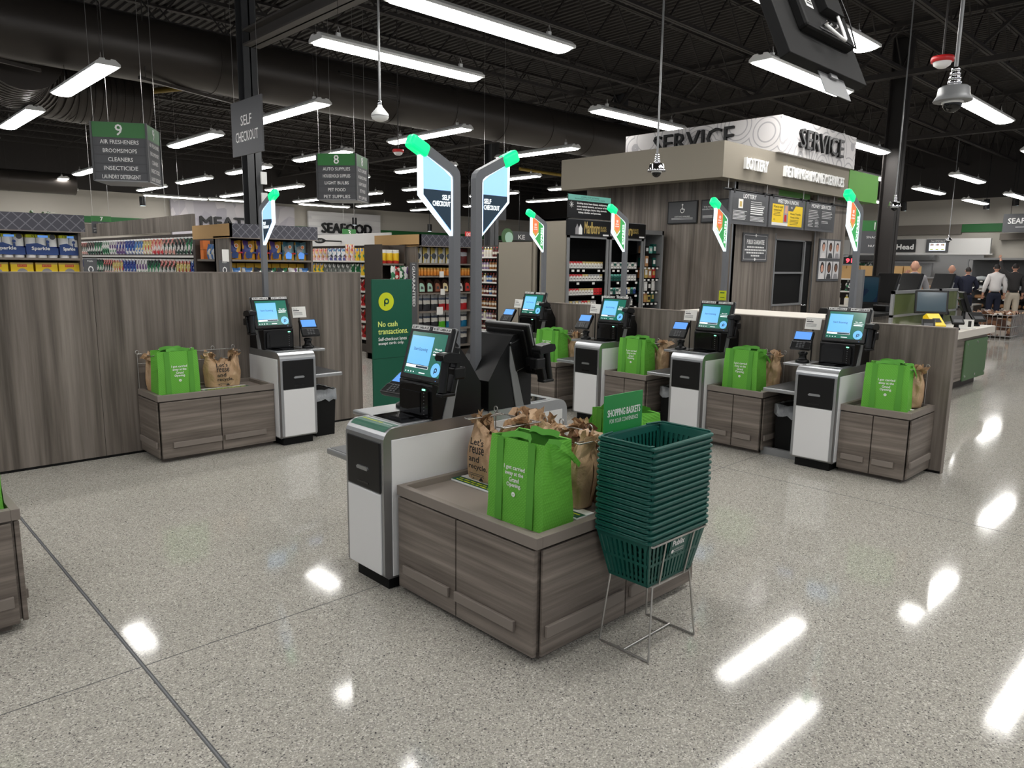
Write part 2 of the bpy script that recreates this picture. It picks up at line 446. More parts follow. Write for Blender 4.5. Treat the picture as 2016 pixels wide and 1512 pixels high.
# ================================================================ ROOF STEEL
def joist():
    b = MB()
    for dz in (0, .74):
        b.box((-6, -.055, dz), (33.95, -.008, dz+.055), 'joist_black'); b.box((-6, .008, dz), (33.95, .055, dz+.055), 'joist_black')
    n = 66; st = 39.95/n
    for i in range(n):
        x = -6+i*st
        a, c = ((.03, .77) if i % 2 == 0 else (.77, .03))
        b.bar((x, 0, a), (x+st, 0, c), .024, .024, 'joist_black')
    return b
j0 = None
for i in range(23):
    y = -2.0+i*1.62
    if j0 is None:
        j0 = joist().build('steel_joist', loc=(0, y, 5.68)); tag(j0, 'black open-web steel joist spanning under the corrugated roof deck', 'roof joist', 'open-web roof joists'); o = j0
    else:
        o = j0.copy(); COL.objects.link(o); o.location = (0, y, 5.68)
# joist girders across them
def girder(x, lab):
    b = MB()
    for dz in (0, .95):
        b.box((x-.09, -6, 5.42+dz), (x-.012, 32.9, 5.52+dz), 'joist_black'); b.box((x+.012, -6, 5.42+dz), (x+.09, 32.9, 5.52+dz), 'joist_black')
    n = 36; st = 38.9/n
    for i in range(n):
        y = -6+i*st; a, c = ((5.47, 6.42) if i % 2 == 0 else (6.42, 5.47))
        b.bar((x, y, a), (x, y+st, c), .07, .05, 'joist_black')
    return tag(b.build('joist_girder'), lab, 'roof girder')
girder(16.4, 'heavy black truss girder crossing the joists beyond the service sign')
girder(24.5, 'far black truss girder nearest the deli wall')
b = MB()
b.box((5.46, 6.0, 5.00), (5.74, 12.03, 5.03), 'beam_grey'); b.box((5.46, 6.0, 5.22), (5.74, 12.03, 5.25), 'beam_grey'); b.box((5.585, 6.0, 5.00), (5.615, 12.03, 5.25), 'beam_grey')
tag(b.build('steel_beam'), 'grey steel I-beam running up to the column behind the self checkout sign', 'beam')
# bridging rods
for i, x in enumerate((3.4, 7.4, 11.2, 14.3, 19.5, 22)):
    b = MB(); b.tube([(x, -4, 5.70), (x, 32.9, 5.70)], .014, 'joist_black', 5); 
    tag(b.build('bridging_rod'), 'thin black bridging rod tying the roof joists together', 'rod', 'bridging rods under the joists')
# columns
def column(x, y, lab, w=.26, m='charcoal'):
    r = thing('steel_column', lab, 'column', (x, y, 0))
    b = MB(); h = w/2
    b.box((-h, -h, 0), (h, -h+.02, 6.45), m); b.box((-h, h-.02, 0), (h, h, 6.45), m); b.box((-.012, -h, 0), (.012, h, 6.45), m); b.build('shaft', r)
    b = MB(); b.box((-h*1.5, -h*1.5, 0), (h*1.5, h*1.5, .03), 'charcoal'); b.build('base_plate', r)
    return r
c = column(5.60, 12.2, 'tall dark steel column behind the hanging self checkout sign', .24)
for z in (2.86, 2.52):
    b = MB(); b.box((.06, -.2, z), (.16, -.165, z+.2), 'white'); b.build('junction_box', c)
column(2.55, 21.5, 'dark steel column rising behind the paper towel end cap', .36)
column(3.12, 21.4, 'slim dark post just right of the column behind the paper towels', .14)
column(17.45, 6.25, 'dark steel column beside the green end of the service fascia', .34, 'joist_black')
column(16.6, 18.4, 'dark steel column seen behind the left lit kiosk sign', .34)
column(17.6, 13.95, 'far dark column between the two tall lit kiosk signs', .3)
# ducts
def duct(pts, r, name, lab, rings=True, grille=None, ribbed=False):
    root = thing(name, lab, 'duct')
    b = MB(); b.tube(pts, r, 'duct_dark', 32)
    if rings:
        for a, c in zip(pts, pts[1:]):
            a, c = Vector(a), Vector(c); L = (c-a).length; d = (c-a)/L; n = max(1, int(L/(.13 if ribbed else 1.5)))
            for i in range(n+1):
                p = a+d*(i*L/n); b.tube([p-d*.02, p+d*.02], r*1.018, 'duct_dark', 32)
    b.build('duct_body', root)
    if grille:
        for x0, x1, y, z0, z1 in grille:
            g = MB(); g.box((x0, y-.03, z0), (x1, y+.06, z1), 'black_matte')
            for i in range(9): zz = z0+(i+.5)*(z1-z0)/9; g.box((x0+.03, y-.045, zz-.008), (x1-.03, y-.03, zz+.008), 'duct_dark')
            g.build('air_grille', root)
    return root
duct([(-4, 13.15, 4.92), (1.2, 13.15, 4.92), (3.6, 13.15, 4.92), (9, 13.2, 4.92), (15, 13.2, 4.92), (24, 13.25, 4.92)], .49, 'air_duct', 'large round black air duct running the length of the store', grille=[(7.6, 9.0, 12.76, 4.78, 5.12), (16.6, 18.2, 12.8, 4.78, 5.12)])
duct([(2.75, 13.9, 4.75), (2.72, 14.6, 4.72), (2.85, 15.3, 4.70), (3.25, 15.85, 4.70), (3.8, 16.1, 4.70), (4.6, 16.15, 4.70), (5.2, 16.15, 4.70)], .58, 'flexible_duct', 'ribbed round duct elbow below the main duct at far left', ribbed=True)
duct([(-3, 27.5, 3.95), (3, 27.5, 3.95), (6.6, 27.5, 3.95)], .33, 'air_duct', 'small grey round duct near the back wall at far left')
b = MB(); b.tube([(4.6, 18.6, 5.0), (6.4, 14.6, 5.0)], .06, 'pipe_yellow', 8); tag(b.build('gas_pipe'), 'short yellow gas pipe seen under the large duct', 'pipe')
b = MB(); b.tube([(17, 17.5, 4.62), (23, 17.6, 4.58)], .05, 'pipe_yellow', 8); tag(b.build('gas_pipe'), 'yellow gas pipe beside the left end of the service fascia', 'pipe')
for i, (x, y) in enumerate(((2.0, 12.55), (5.0, 12.6))):
    b = MB(); b.bar((x-.9, y+.2, 4.405), (x+.9, y+.9, 4.405), .05, .05, 'duct_dark')
    b.tube([(x-.8, y+.2, 4.405), (x-.8, y+.2, 6.46)], .008, 'joist_black', 4); b.tube([(x+.8, y+.85, 4.405), (x+.8, y+.85, 6.46)], .008, 'joist_black', 4)
    tag(b.build('duct_hanger'), ['steel trapeze bar carrying the duct at far left', 'steel trapeze bar carrying the duct left of the column'][i], 'bracket')

# ================================================================ LIGHTS
def light_fixture(h0=2.42, h1=2.42):
    r = thing('strip_light', '', 'ceiling light')
    L = 1.17
    b = MB(); prof = [(-.15, .02), (-.15, .05), (-.09, .10), (-.04, .105), (-.03, .085), (.03, .085), (.04, .105), (.09, .10), (.15, .05), (.15, .02)]
    b.prism(prof, -L-.05, L+.05, 'housing', 'x'); b.build('housing', r)
    for s in (-1, 1):
        b = MB(); pr = [(.138*math.cos(PI*i/8), .02-.035*math.sin(PI*i/8)) for i in range(9)]
        b.prism(pr, s*.008, s*L, 'lens', 'x'); b.build('diffuser', r)
    for s in (-1, 1):
        b = MB(); x = s*.92; hz = h0 if s < 0 else h1
        b.tube([(x-.05, 0, .10), (x, 0, .24)], .003, 'steel_wire', 4); b.tube([(x+.05, 0, .10), (x, 0, .24)], .003, 'steel_wire', 4); b.tube([(x, 0, .24), (x, 0, hz)], .003, 'joist_black', 4)
        b.box((x-.025, -.02, .12), (x+.02, .02, .165), 'white'); b.build('hanger', r)
    return r
LFS = {}
def put_light(x, y, alongx, lab, z=4.05, group=None):
    rz = 0 if alongx else PI/2
    h = (2.42, .42) if (not alongx and abs(y-12.1) < .1) else (2.42, 2.42)
    if h not in LFS:
        o = LFS[h] = light_fixture(*h); o.location = (x, y, z); o.rotation_euler = (0, 0, rz); o['label'] = lab
    else: o = dup(LFS[h], (x, y, z), rz, lab)
    o['group'] = group or ('strip lights over the checkouts' if alongx else 'strip lights over the aisles')
    return o
named = {(0, 0): 'lit strip light hanging just above the aisle nine sign', (0, 1): 'lit strip light at far left below the duct elbow', (1, 0): 'lit strip light right of the hanging self checkout sign',
         (1, 1): 'lit strip light between the aisle nine and self checkout signs', (2, 0): 'lit strip light behind the left kiosk sign tip', (2, 1): 'lit strip light half hidden behind the aisle eight sign',
         (3, 0): 'lit strip light behind the right tall kiosk sign tip', (0, 2): 'lit strip light left of the aisle nine sign'}
for i, x in enumerate((3.12, 6.22, 9.2, 12.25, 15.35, 18.4, 21.4)):
    for jn, y in enumerate((12.1, 16.25, 20.3, 24.25, 28.2)):
        if i == 6 and jn == 0: continue
        lab = named.get((i, jn)) or '%s lit strip light along the %s row of lights over the aisles' % (ORD[jn], ORD[i])
        put_light(x+(.0 if jn else 0), y, False, lab)
for (x, y, lab) in ((5.68, 7.95, 'lit strip light nearest above the antenna pole'), (5.5, 6.16, 'lit strip light cut by the top edge of the photo'), (10.75, 8.08, 'lit strip light just left of the white service sign'),
                    (9.86, 4.74, 'lit strip light just under the hanging monitor'), (16.0, 6.38, 'lit strip light touching the right end of the white service sign'), (13.75, 3.63, 'lit strip light beside the large dome camera'),
                    (23.5, 6.42, 'lit strip light far right, nearer of the three before the deli wall'), (26.4, 8.28, 'lit strip light far right, above the deli canopy screen'), (31.6, 8.3, 'lit strip light far right in front of the deli wall'),
                    (7.85, 3.64, 'lit strip light partly hidden behind the hanging monitor'), (21.6, 8.2, 'lit strip light above the green end of the service fascia'), (30.1, 6.68, 'lit strip light cut by the right edge of the photo'),
                    (29.0, 11.0, 'small lit strip light seen below the green fascia'), (11.4, 1.82, 'lit strip light over the aisle right of the dome camera, above the photo'), (19.9, 4.05, 'lit strip light above the right edge of the photo')):
    put_light(x, y, True, lab)
for n, (x, y) in enumerate(((6.3, 30.9), (11.0, 30.9), (13.4, 30.6), (17.0, 29.9))):
    put_light(x, y, True, 'thin lit strip light by the back wall, %s from the left' % ORD[n], 4.02)
# the fixtures of the same rows that hang over and behind the photographer
for (x, y) in ((2.3, 4.2), (0.2, 8.1), (-2.0, 6.2), (7.0, .3), (3.2, 1.0), (-1.2, 1.8), (4.6, -2.4), (-.3, -2.8), (10.5, -1.8), (16.5, .8), (25, 1.6), (-2.6, 12.1)):
    put_light(x, y, True, 'lit strip light overhead, outside the photo', group='strip lights over the photographer')
# ================================================================ SELF CHECKOUT UNITS
W = .335
def kiosk(s, kind, label, loc, rz, sticker=False, notice=True, tray=True, rd=None):
    """front at y=0 facing -y; s=+1 puts the bagging side and scanner at +x, the card reader at -x"""
    r = thing('self_checkout_kiosk', label, 'self checkout', loc, rz)
    h = W/2
    b = MB()
    prof = [(.0, .075)] + [(.0, .745)] + [(.07-.07*math.cos(a), .75+.07*math.sin(a)) for a in [PI/2*i/6 for i in range(7)]] + [(1.26 if kind == 'x' else .62, .82), (.62, .07), (.012, .065)]
    prof = [(.0, .085), (.0, .75)] + [(.07-.07*math.cos(PI/2*i/6), .75+.07*math.sin(PI/2*i/6)) for i in range(1, 7)] + [(.62, .82), (.62, .065), (.02, .065)]
    b.prism(prof, -h, h, 'silver'); o = b.build('pedestal_frame', r, .012)
    for q in (-1, 1):
        b = MB(); b.box((q*h, .045, .075), (q*(h+.005), .615, .762), 'white_panel'); b.build('side_panel', r, .004)
    b = MB(); b.box((-h+.022, -.007, .085), (h-.022, .003, .496), 'white_panel'); b.build('lower_door', r, .014)
    b = MB(); b.box((-h+.022, -.008, .500), (h-.022, .003, .752), 'black'); o = b.build('upper_door', r, .012)
    b = MB(); b.prism([(-.045, .594), (.045, .594), (.05, .603), (.04, .612), (-.04, .612), (-.05, .603)], -.016, -.008, 'silver', 'y'); b.build('receipt_slot', o)
    b = MB(); b.box((-.048, -.0105, .525), (.048, -.006, .534), 'black_gloss'); b.build('coupon_slot', o)
    b = MB(); b.box((-.14, .04, 0), (.14, .60, .068), 'black_matte'); b.build('toe_kick', r)
    # scanner bed
    b = MB(); b.box((-.145, .125, .819), (.145, .32, .824), 'silver'); o = b.build('scanner_bed', r, .003)
    b = MB(); b.box((-.125, .135, .823), (.125, .31, .8265), 'dark_glass'); b.build('scanner_window', o)
    b = MB(); b.box((-.05, .18, .826), (.06, .265, .832), 'black_gloss'); b.build('scanner_plate', o)
    if sticker:
        b = MB(); a = [(.07-.0715*math.cos(PI/2*i/6), .75+.0715*math.sin(PI/2*i/6)) for i in range(3, 7)] + [(.105, .8216)]
        for (y0, z0), (y1, z1) in zip(a, a[1:]): b.quad([(-.150, y0, z0), (.150, y0, z0), (.150, y1, z1), (-.150, y1, z1)], 'standee_green')
        o = b.build('sticker', r); o['label'] = 'green sticker strip reading card transactions only'
        t = MB(); text('Card transactions only.', (-.045, .082, .8224), X_, Y_, 'lime', w=.175, h=.021, mb=t, weight=.0008); text('No cash transactions.', (.092, .080, .8224), X_, Y_, 'text_white', w=.085, h=.012, mb=t); t.build('lettering', o)
    # tower with vertical scanner
    b = MB()
    b.prism([(.30, .82), (.62, .82), (.62, .98), (.54, 1.10), (.44, 1.22), (.36, 1.22), (.36, 1.03), (.30, 1.0)], -.14+.02*s, .14+.02*s, 'black'); tw = b.build('tower', r, .012)
    b = MB(); arch = [(-.12+.02*s, .835)] + [(-.12+.02*s + .12*(1-math.cos(PI*i/8)), .965+.028*math.sin(PI*i/8)) for i in range(9)] + [(.12+.02*s, .835)]
    b.prism(arch, .285, .302, 'black_gloss', 'y'); b.build('scanner_hood', tw)
    b = MB(); b.box((-.095+.02*s, .281, .85), (.06+.02*s, .287, .955), 'dark_glass'); b.build('scanner_glass', tw)
    b = MB()
    for i in range(7): b.box((.086+.02*s, .2835, .845+i*.018), (.092+.02*s, .286, .849+i*.018), 'steel')
    b.box((.080+.02*s, .280, .968), (.10+.02*s, .286, .976), 'led_dot'); b.build('status_lights', tw)
    for q in (-1, 1):
        b = MB(); x = q*.142+.02*s
        b.prism([(.36, .82), (.42, .82), (.47, 1.05), (.47, 1.18), (.44, 1.18), (.43, 1.06)], x-.004, x+.004, 'silver_paint'); b.build('tower_strip', tw)
    # monitor, tilted back
    ma = R(17); c = Vector((.06*s, .335, 1.145)); X = X_; U = Vector((0, math.sin(ma), math.cos(ma))); NN = Vector((0, -math.cos(ma), math.sin(ma)))
    M3 = Matrix((X, -NN, U)).transposed()
    b = MB(); b.obox(c - NN*.02, (.352, .040, .292), M3, 'black'); mo = b.build('monitor', r, .012, 3)
    b = MB(); b.obox(c - NN*.043, (.30, .014, .24), M3, 'black'); b.obox(c - NN*.085 - U*.015, (.22, .08, .17), M3, 'black'); b.build('monitor_back', mo, .02)
    b = MB(); b.obox(c - NN*.02, (.356, .012, .296), M3, 'silver_paint'); b.build('monitor_rim', mo, .012, 3)
    f = c + NN*.0008
    def q(x0, x1, z0, z1, m, mb, o=0): return mb.quad([f+X*x0+U*z0+NN*o, f+X*x1+U*z0+NN*o, f+X*x1+U*z1+NN*o, f+X*x0+U*z1+NN*o], m)
    t = MB(); q(-.145, .145, -.112, .108, 'scr_green', t)
    q(-.138, .045, -.062, .088, 'scr_blue', t, .0004); q(-.138, .045, -.063, -.060, 'scr_dark', t, .0007); q(-.055, .043, -.076, -.065, 'scr_dark', t, .0007); q(-.138, .045, -.078, -.062, 'scr_white', t, .0003)
    disc(t, f+X*.108+U*(-.075)+NN*.0006, X, U, .036, 'scr_blue'); pmark(t, f+X*.110+U*(-.078)+NN*.0007, X, U, .026, 'scr_dark')
    for i in range(4): q(-.135+i*.022, -.127+i*.022, -.103, -.097, 'scr_white', t, .0005)
    q(-.02, .03, -.103, -.098, 'scr_white', t, .0005)
    sc = t.build('screen', mo)
    t = MB(); text('Start Scanning', f+X*(-.046)+U*.018+NN*.001, X, U, 'scr_dark', w=.115, h=.021, mb=t)
    t.quad([f+X*a+U*e+NN*.001 for a, e in ((.062, -.002), (.13, -.002), (.13, .005), (.062, .005))], 'text_lit')
    for i, w in enumerate(('No cash', 'transactions')): text(w, f+X*.098+U*(.030-i*.014)+NN*.001, X, U, 'text_lit', w=.02+.06*(len(w)/13), h=.0095, mb=t)
    for xx in (-.088, .088): q(xx-.073, xx+.073, .121, .140, 'text_white', t, .0004); text('SECURITY CAMERA IN USE', f+X*xx+U*.1305+NN*.001, X, U, 'text_black', w=.136, h=.0125, mb=t, weight=.0006)
    disc(t, f+U*.130+NN*.001, X, U, .009, 'black_gloss', 12); text('NCR', f-U*.128+NN*.0008, X, U, 'text_grey', w=.024, h=.008, mb=t); disc(t, f+X*.128-U*.128+NN*.001, X, U, .0025, 'pin_blue', 8)
    t.build('lettering', mo)
    # light pole with the lit lane sign
    b = MB(); b.prism([(.595, .82), (.595, 2.040), (.588, 2.066), (.568, 2.086), (.345, 2.196), (.330, 2.150), (.528, 2.052), (.546, 2.036), (.550, 2.020), (.550, .82)], -.021, .021, 'pole_grey'); b.build('pole', r, .005)
    b = MB(); b.bar((0, .395, 2.138), (0, .285, 2.190), .062, .070, 'led_green'); b.build('light_tip', r, .020, 3)
    poly = [(.552, 1.735), (.552, 2.035), (.50, 2.07), (.345, 2.145), (.345, 1.930)]
    b = MB(); b.prism(poly, -.013, .013, 'panel_white'); pn = b.build('lit_panel', r, .006)
    def inset(p, d):
        cx = sum(a for a, _ in p)/len(p); cz = sum(a for _, a in p)/len(p)
        return [(cx+(y-cx)*(1-d), cz+(z-cz)*(1-d*.55)) for y, z in p]
    ip = inset(poly, .15)
    for q_, xx in ((-1, -.0138), (1, .0138)):
        # reader's right runs along -y on the +x face and +y on the -x face
        rt = Vector((0, 1, 0)) if q_ > 0 else Vector((0, -1, 0))
        t = MB()
        def face(pts, m, o=0): t.quad([(xx+q_*o, y, z) for y, z in pts], m)
        y0, y1 = ip[4][0], ip[0][0]
        if kind == 'self':
            cut = 1.962; zl = ip[4][1]; zb = ip[0][1]
            face(ip, 'panel_blue'); face([(y1, zb+.008), (y1, cut), (y0, cut), (y0, zl)], 'panel_navy', .0005)
            t2 = MB(); yy = y1-.052
            if q_ > 0: yy = y1-.058
            text('SELF', (xx+q_*.001, y1-.032, cut-.034), rt, Z_, 'text_lit', w=.05, h=.024, mb=t2, weight=.001); text('CHECKOUT', (xx+q_*.001, y1-.062, cut-.066), rt, Z_, 'text_lit', w=.112, h=.024, mb=t2, weight=.001)
        else:
            face(ip, 'panel_green'); ym = (y0+y1)/2-.012
            zt = lambda y: ip[3][1] + (ip[1][1]-ip[3][1])*(y-ip[3][0])/(ip[1][0]-ip[3][0])
            face([(y0, zt(y0)), (ym+.022, zt(ym+.022)), (ym+.022, 1.965), ((y0+ym+.022)/2, 1.915), (y0, 1.965)], 'panel_gold', .0005)
            face([(y0+.006, zt(y0)-.003), (ym+.014, zt(ym+.014)-.003), (ym+.014, 1.985), ((y0+ym+.02)/2, 1.94), (y0+.006, 1.985)], 'panel_orange', .0008)
            face([(y0, 1.958), ((y0+ym+.022)/2, 1.908), (ym+.022, 1.958), (ym+.022, 1.944), ((y0+ym+.022)/2, 1.893), (y0, 1.944)], 'text_lit', .0006)
            t2 = MB(); cy = (y0+ym+.02)/2
            text('10', (xx+q_*.0012, cy, 2.045), rt, Z_, 'text_lit', w=.03, h=.026, mb=t2); text('ITEMS', (xx+q_*.0012, cy, 2.015), rt, Z_, 'text_lit', w=.05, h=.013, mb=t2); text('OR FEWER', (xx+q_*.0012, cy, 1.993), rt, Z_, 'text_lit', w=.062, h=.012, mb=t2)
            text('EXPRESS', (xx+q_*.0012, y1-.025, 1.915), Z_, -rt, 'text_lit', w=.20, h=.030, mb=t2, weight=.001)
        fc = t.build('sign_face', pn); t2.build('lettering', pn)
    # card reader on its little shelf
    xs = -s
    b = MB(); b.box((xs*.13, .16, .792), (xs*.36, .47, .815), 'silver'); b.build('reader_shelf', r, .006)
    ct = MB(); cx = xs*.245; ry, rz_, pa = rd or (.245, 1.0, R(38))
    ct.lathe([(.055, .815), (.055, .835), (.032, .845), (.028, .875), (.038, .885), (.038, .90), (.026, .91)], 'black', (cx, ry+.025, 0), 16)
    U2 = Vector((0, math.sin(pa)*1.0, math.cos(pa))); N2 = Vector((0, -math.cos(pa), math.sin(pa))); yawm = Matrix.Rotation(-xs*R(8), 3, 'Z'); U2 = yawm @ U2; N2 = yawm @ N2; X2 = yawm @ X_
    M2 = Matrix((X2, -N2, U2)).transposed(); cc = Vector((cx, ry, rz_))
    ct.obox(cc, (.155, .036, .175), M2, 'black'); ct.obox(cc-U2*.055+N2*.006, (.165, .03, .075), M2, 'black'); card = ct.build('card_reader', r, .01)
    t = MB(); g = cc+N2*.0195
    t.quad([g+X2*a+U2*e for a, e in ((-.066, .0), (.066, .0), (.066, .075), (-.066, .075))], 'pin_blue'); t.build('reader_screen', card)
    t = MB(); g = cc+N2*.0225
    for i in range(4):
        for jn in range(3): t.obox(g+X2*((jn-1)*.024)-U2*(.030+i*.016), (.017, .004, .010), M2, 'charcoal')
    t.build('keypad', card)
    if notice:
        b = MB(); c3 = Vector((xs*.235, .40, 1.135)); U3 = Vector((0, math.sin(R(12)), math.cos(R(12)))); N3 = Vector((0, -math.cos(R(12)), math.sin(R(12)))); M4 = Matrix((X_, -N3, U3)).transposed()
        b.obox(c3, (.135, .003, .10), M4, 'paper'); b.bar((xs*.235, .402, .81), (xs*.235, .405, 1.09), .008, .008, 'black'); no = b.build('notice_card', r)
        t = MB(); g = c3+N3*.0022
        text('Part of', g+X_*(-.036)+U3*.03, X_, U3, 'text_grey', w=.042, h=.013, mb=t)
        t.quad([g+X_*a+U3*e for a, e in ((-.058, .010), (.0, .010), (.0, .018), (-.058, .018))], 'text_grey')
        for i in range(3): t.quad([g+X_*a+U3*e for a, e in ((-.058, -.006-i*.010), (.03, -.006-i*.010), (.03, -.003-i*.010), (-.058, -.003-i*.010))], 'text_grey')
        t.build('lettering', no)
    if tray:
        b = MB(); b.box((xs*h, .06, .565), (xs*(h+.305), .58, .598), 'silver'); tr = b.build('basket_tray', r, .008)
        b = MB(); b.box((xs*(h+.005), .075, .598), (xs*(h+.29), .575, .6005), 'charcoal'); b.build('tray_mat', tr)
        b = MB(); b.prism([(.12, .565), (.50, .565), (.50, .535), (.46, .52)], xs*(h+.12), xs*(h+.14), 'black_matte'); b.build('tray_bracket', tr)
    # cradle arm for the hand scanner
    b = MB(); b.bar((s*.20, .36, 1.075), (s*.275, .37, 1.075), .05, .05, 'black'); b.box((s*.245, .33, 1.04), (s*.30, .40, 1.10), 'black'); b.build('scanner_cradle', r, .008)
    return r
def hand_scanner(s, root, label):
    """trigger scanner hanging in the cradle at the side of the monitor"""
    m = Matrix.Rotation(root.rotation_euler.z, 4, 'Z'); p = Vector(root.location) + m @ Vector((s*.27, .325, 1.075))
    r = thing('barcode_scanner', label, 'scanner', p, root.rotation_euler.z, 'hand scanners beside the checkout screens')
    b = MB(); b.prism([(.05, .045), (.055, .07), (.035, .092), (-.03, .100), (-.062, .094), (-.070, .072), (-.06, .056), (-.01, .05)], -.034, .034, 'black'); b.build('scan_head', r, .012, 3)
    b = MB(); b.quad([(-.026, -.0705, .062), (.026, -.0705, .062), (.026, -.0665, .088), (-.026, -.0665, .088)], 'dark_glass'); b.build('scan_window', r)
    b = MB(); b.tube([(0, -.03, .06), (0, -.036, .0), (0, -.046, -.06), (0, -.052, -.095)], [.020, .021, .022, .023], 'black', 12); b.build('grip', r)
    b = MB(); b.bar((0, .040, .06), (0, -.004, -.10), .05, .030, 'black'); b.obox((0, -.028, -.106), (.052, .085, .018), Matrix.Identity(3), 'black'); b.build('holster', r, .006)
    b = MB(); b.box((-.011, -.045, .0985), (.011, -.03, .1005), 'paper'); b.build('data_label', r)
    return r

KX = 5.70
rowlab = {6.03: 'lit express self checkout kiosk farthest left in the row at the partition', 4.85: 'lit express self checkout kiosk in front of the cigarette display', 3.665: 'lit express self checkout kiosk with a lime tag above its screen', 2.47: 'lit express self checkout kiosk nearest the right end of the partition'}
KIOSKS = []
first = None
for y, lab in rowlab.items():
    if first is None: first = kiosk(1, 'express', lab, (KX, y, 0), -PI/2); o = first
    else: o = dup(first, (KX, y, 0), -PI/2, lab)
    o['group'] = 'express kiosks along the partition'; KIOSKS.append((1, o))
kc = kiosk(1, 'self', 'front island self checkout kiosk with a glare streak, facing left, green sticker on its top', (1.895, 3.02, 0), -PI/2, sticker=True, notice=False, rd=(.40, .94, R(58))); KIOSKS.append((1, kc))
kc['label'] = 'front island self checkout kiosk facing left, with a green sticker on its top'
kb = kiosk(-1, 'self', 'island self checkout kiosk turned away, its black back towards the camera', (3.19, 3.02, 0), PI/2, notice=False, rd=(.40, .94, R(58))); KIOSKS.append((-1, kb))
kl = kiosk(-1, 'self', 'self checkout kiosk against the long wood wall at left', (3.025, 5.85, 0), 0); KIOSKS.append((-1, kl))
slab = ['black hand scanner at the farthest left kiosk of the partition row', 'black hand scanner at the kiosk before the cigarette display', 'black hand scanner at the kiosk with the lime tag', 'black hand scanner at the kiosk nearest the partition end', 'large black hand scanner in front of the island kiosk screen', 'black hand scanner on the island kiosk that faces away', 'black hand scanner at the kiosk by the left wood wall']
for (s, o), l in zip(KIOSKS, slab): hand_scanner(s, o, l)
b = MB(); b.box((6.235, 3.615, 1.285), (6.239, 3.69, 1.375), 'lime')
o = tag(b.build('price_tag'), 'small lime green tag standing above the third kiosk screen', 'tag')
b = MB(); b.box((6.2343, 3.632, 1.35), (6.2348, 3.678, 1.36), 'band_green'); b.box((6.2343, 3.63, 1.31), (6.2348, 3.675, 1.314), 'band_green'); b.build('print_lines', o)
# short spine panel joining the two island kiosks
b = MB(); b.box((2.515, 2.83, .06), (2.57, 3.2, .80), 'white_panel'); b.box((2.515, 2.86, .80), (2.57, 3.19, .82), 'silver'); tag(b.build('island_spine'), 'white filler panel joining the two back to back island kiosks', 'panel')
# ================================================================ BAGGING CABINETS
def cabinet(label, loc, rz, Wd, D, doors, left_end=False, right_end=False, ends=1, plinth=None):
    r = thing('bagging_cabinet', label, 'cabinet', loc, rz, 'wood grain bagging cabinets beside the kiosks')
    b = MB(); b.box((.012, .022, .045), (Wd-.012, D, .49), 'wood_h'); b.build('carcass', r)
    n = len(doors); x = 0.
    for (w, p0, p1, zp) in doors:
        b = MB(); b.box((x+.004, 0, .035), (x+w-.004, .02, .487), 'wood_h'); d = b.build('door', r, .002)
        b = MB(); b.box((x+p0, -.016, zp), (x+p1, 0, zp+.045), 'taupe'); b.build('door_pull', d, .003)
        x += w
    for q, on in ((0, left_end), (1, right_end)):
        if not on: continue
        x0 = -.0 if q == 0 else Wd
        for e in range(ends):
            y0 = .03+e*(D-.03)/ends; y1 = .03+(e+1)*(D-.03)/ends
            b = MB(); b.box((x0-(.012 if q == 0 else 0), y0+.003, .035), (x0+(.012 if q else 0), y1-.003, .487), 'wood_h'); d = b.build('end_panel', r, .002)
            xx = x0-.012 if q == 0 else x0+.012
            b = MB(); b.box((xx, y0+.02, .115), (xx+(-.016 if q == 0 else .016), y1-.03*(1 if ends == 1 else 1), .165), 'taupe'); b.build('end_pull', d, .003)
    b = MB(); px = plinth or (.03, .06)
    b.box((.0+px[0] if left_end else .0, px[1], 0), (Wd-px[0] if right_end else Wd, D, .045), 'wood_h'); b.build('plinth', r)
    b = MB(); e = .012
    b.box((-e*left_end, -.004, .497), (Wd+e*right_end, .03, .545), 'taupe'); b.box((-e*left_end, D-.03, .497), (Wd+e*right_end, D, .545), 'taupe')
    b.box((-e*left_end, .03, .497), (.03, D-.03, .545), 'taupe'); b.box((Wd-.03, .03, .497), (Wd+e*right_end, D-.03, .545), 'taupe'); b.build('tray_rim', r, .002)
    b = MB(); b.box((.03, .03, .49), (Wd-.03, D-.03, .515), 'taupe_top'); b.build('tray_floor', r)
    return r
mk = lambda lab, y0, w, re: cabinet(lab, (5.79, y0, 0), -PI/2, w, .535, [(w/2, .035, w/2-.045, .112), (w/2, .02, w/2-.075, .112)], right_end=re)
mk('wood cabinet at the right end of the partition row', 2.298, .502, True)
mk('wood cabinet between the two right kiosks of the row', 3.49, .527, True)
mk('wood cabinet behind the green rack sign in the partition row', 4.675, .50, True)
mk('wood cabinet farthest left in the partition row', 5.855, .49, True)
cabinet('large two door wood cabinet on the island in front', (1.955, 2.826, 0), -PI/2, .93, 1.13, [(.44, .055, .40, .115), (.49, .004, .385, .115)], right_end=True, ends=2)
cabinet('two door wood cabinet against the long wall at left', (1.90, 5.965, 0), 0, .952, .47, [(.48, .085, .475, .115), (.472, .02, .38, .115)], left_end=True)
cabinet('wood cabinet corner cut by the left edge of the photo', (.555, 3.615, 0), PI/2, .93, 1.13, [(.45, .05, .40, .115), (.48, .03, .40, .115)], left_end=True, ends=2)
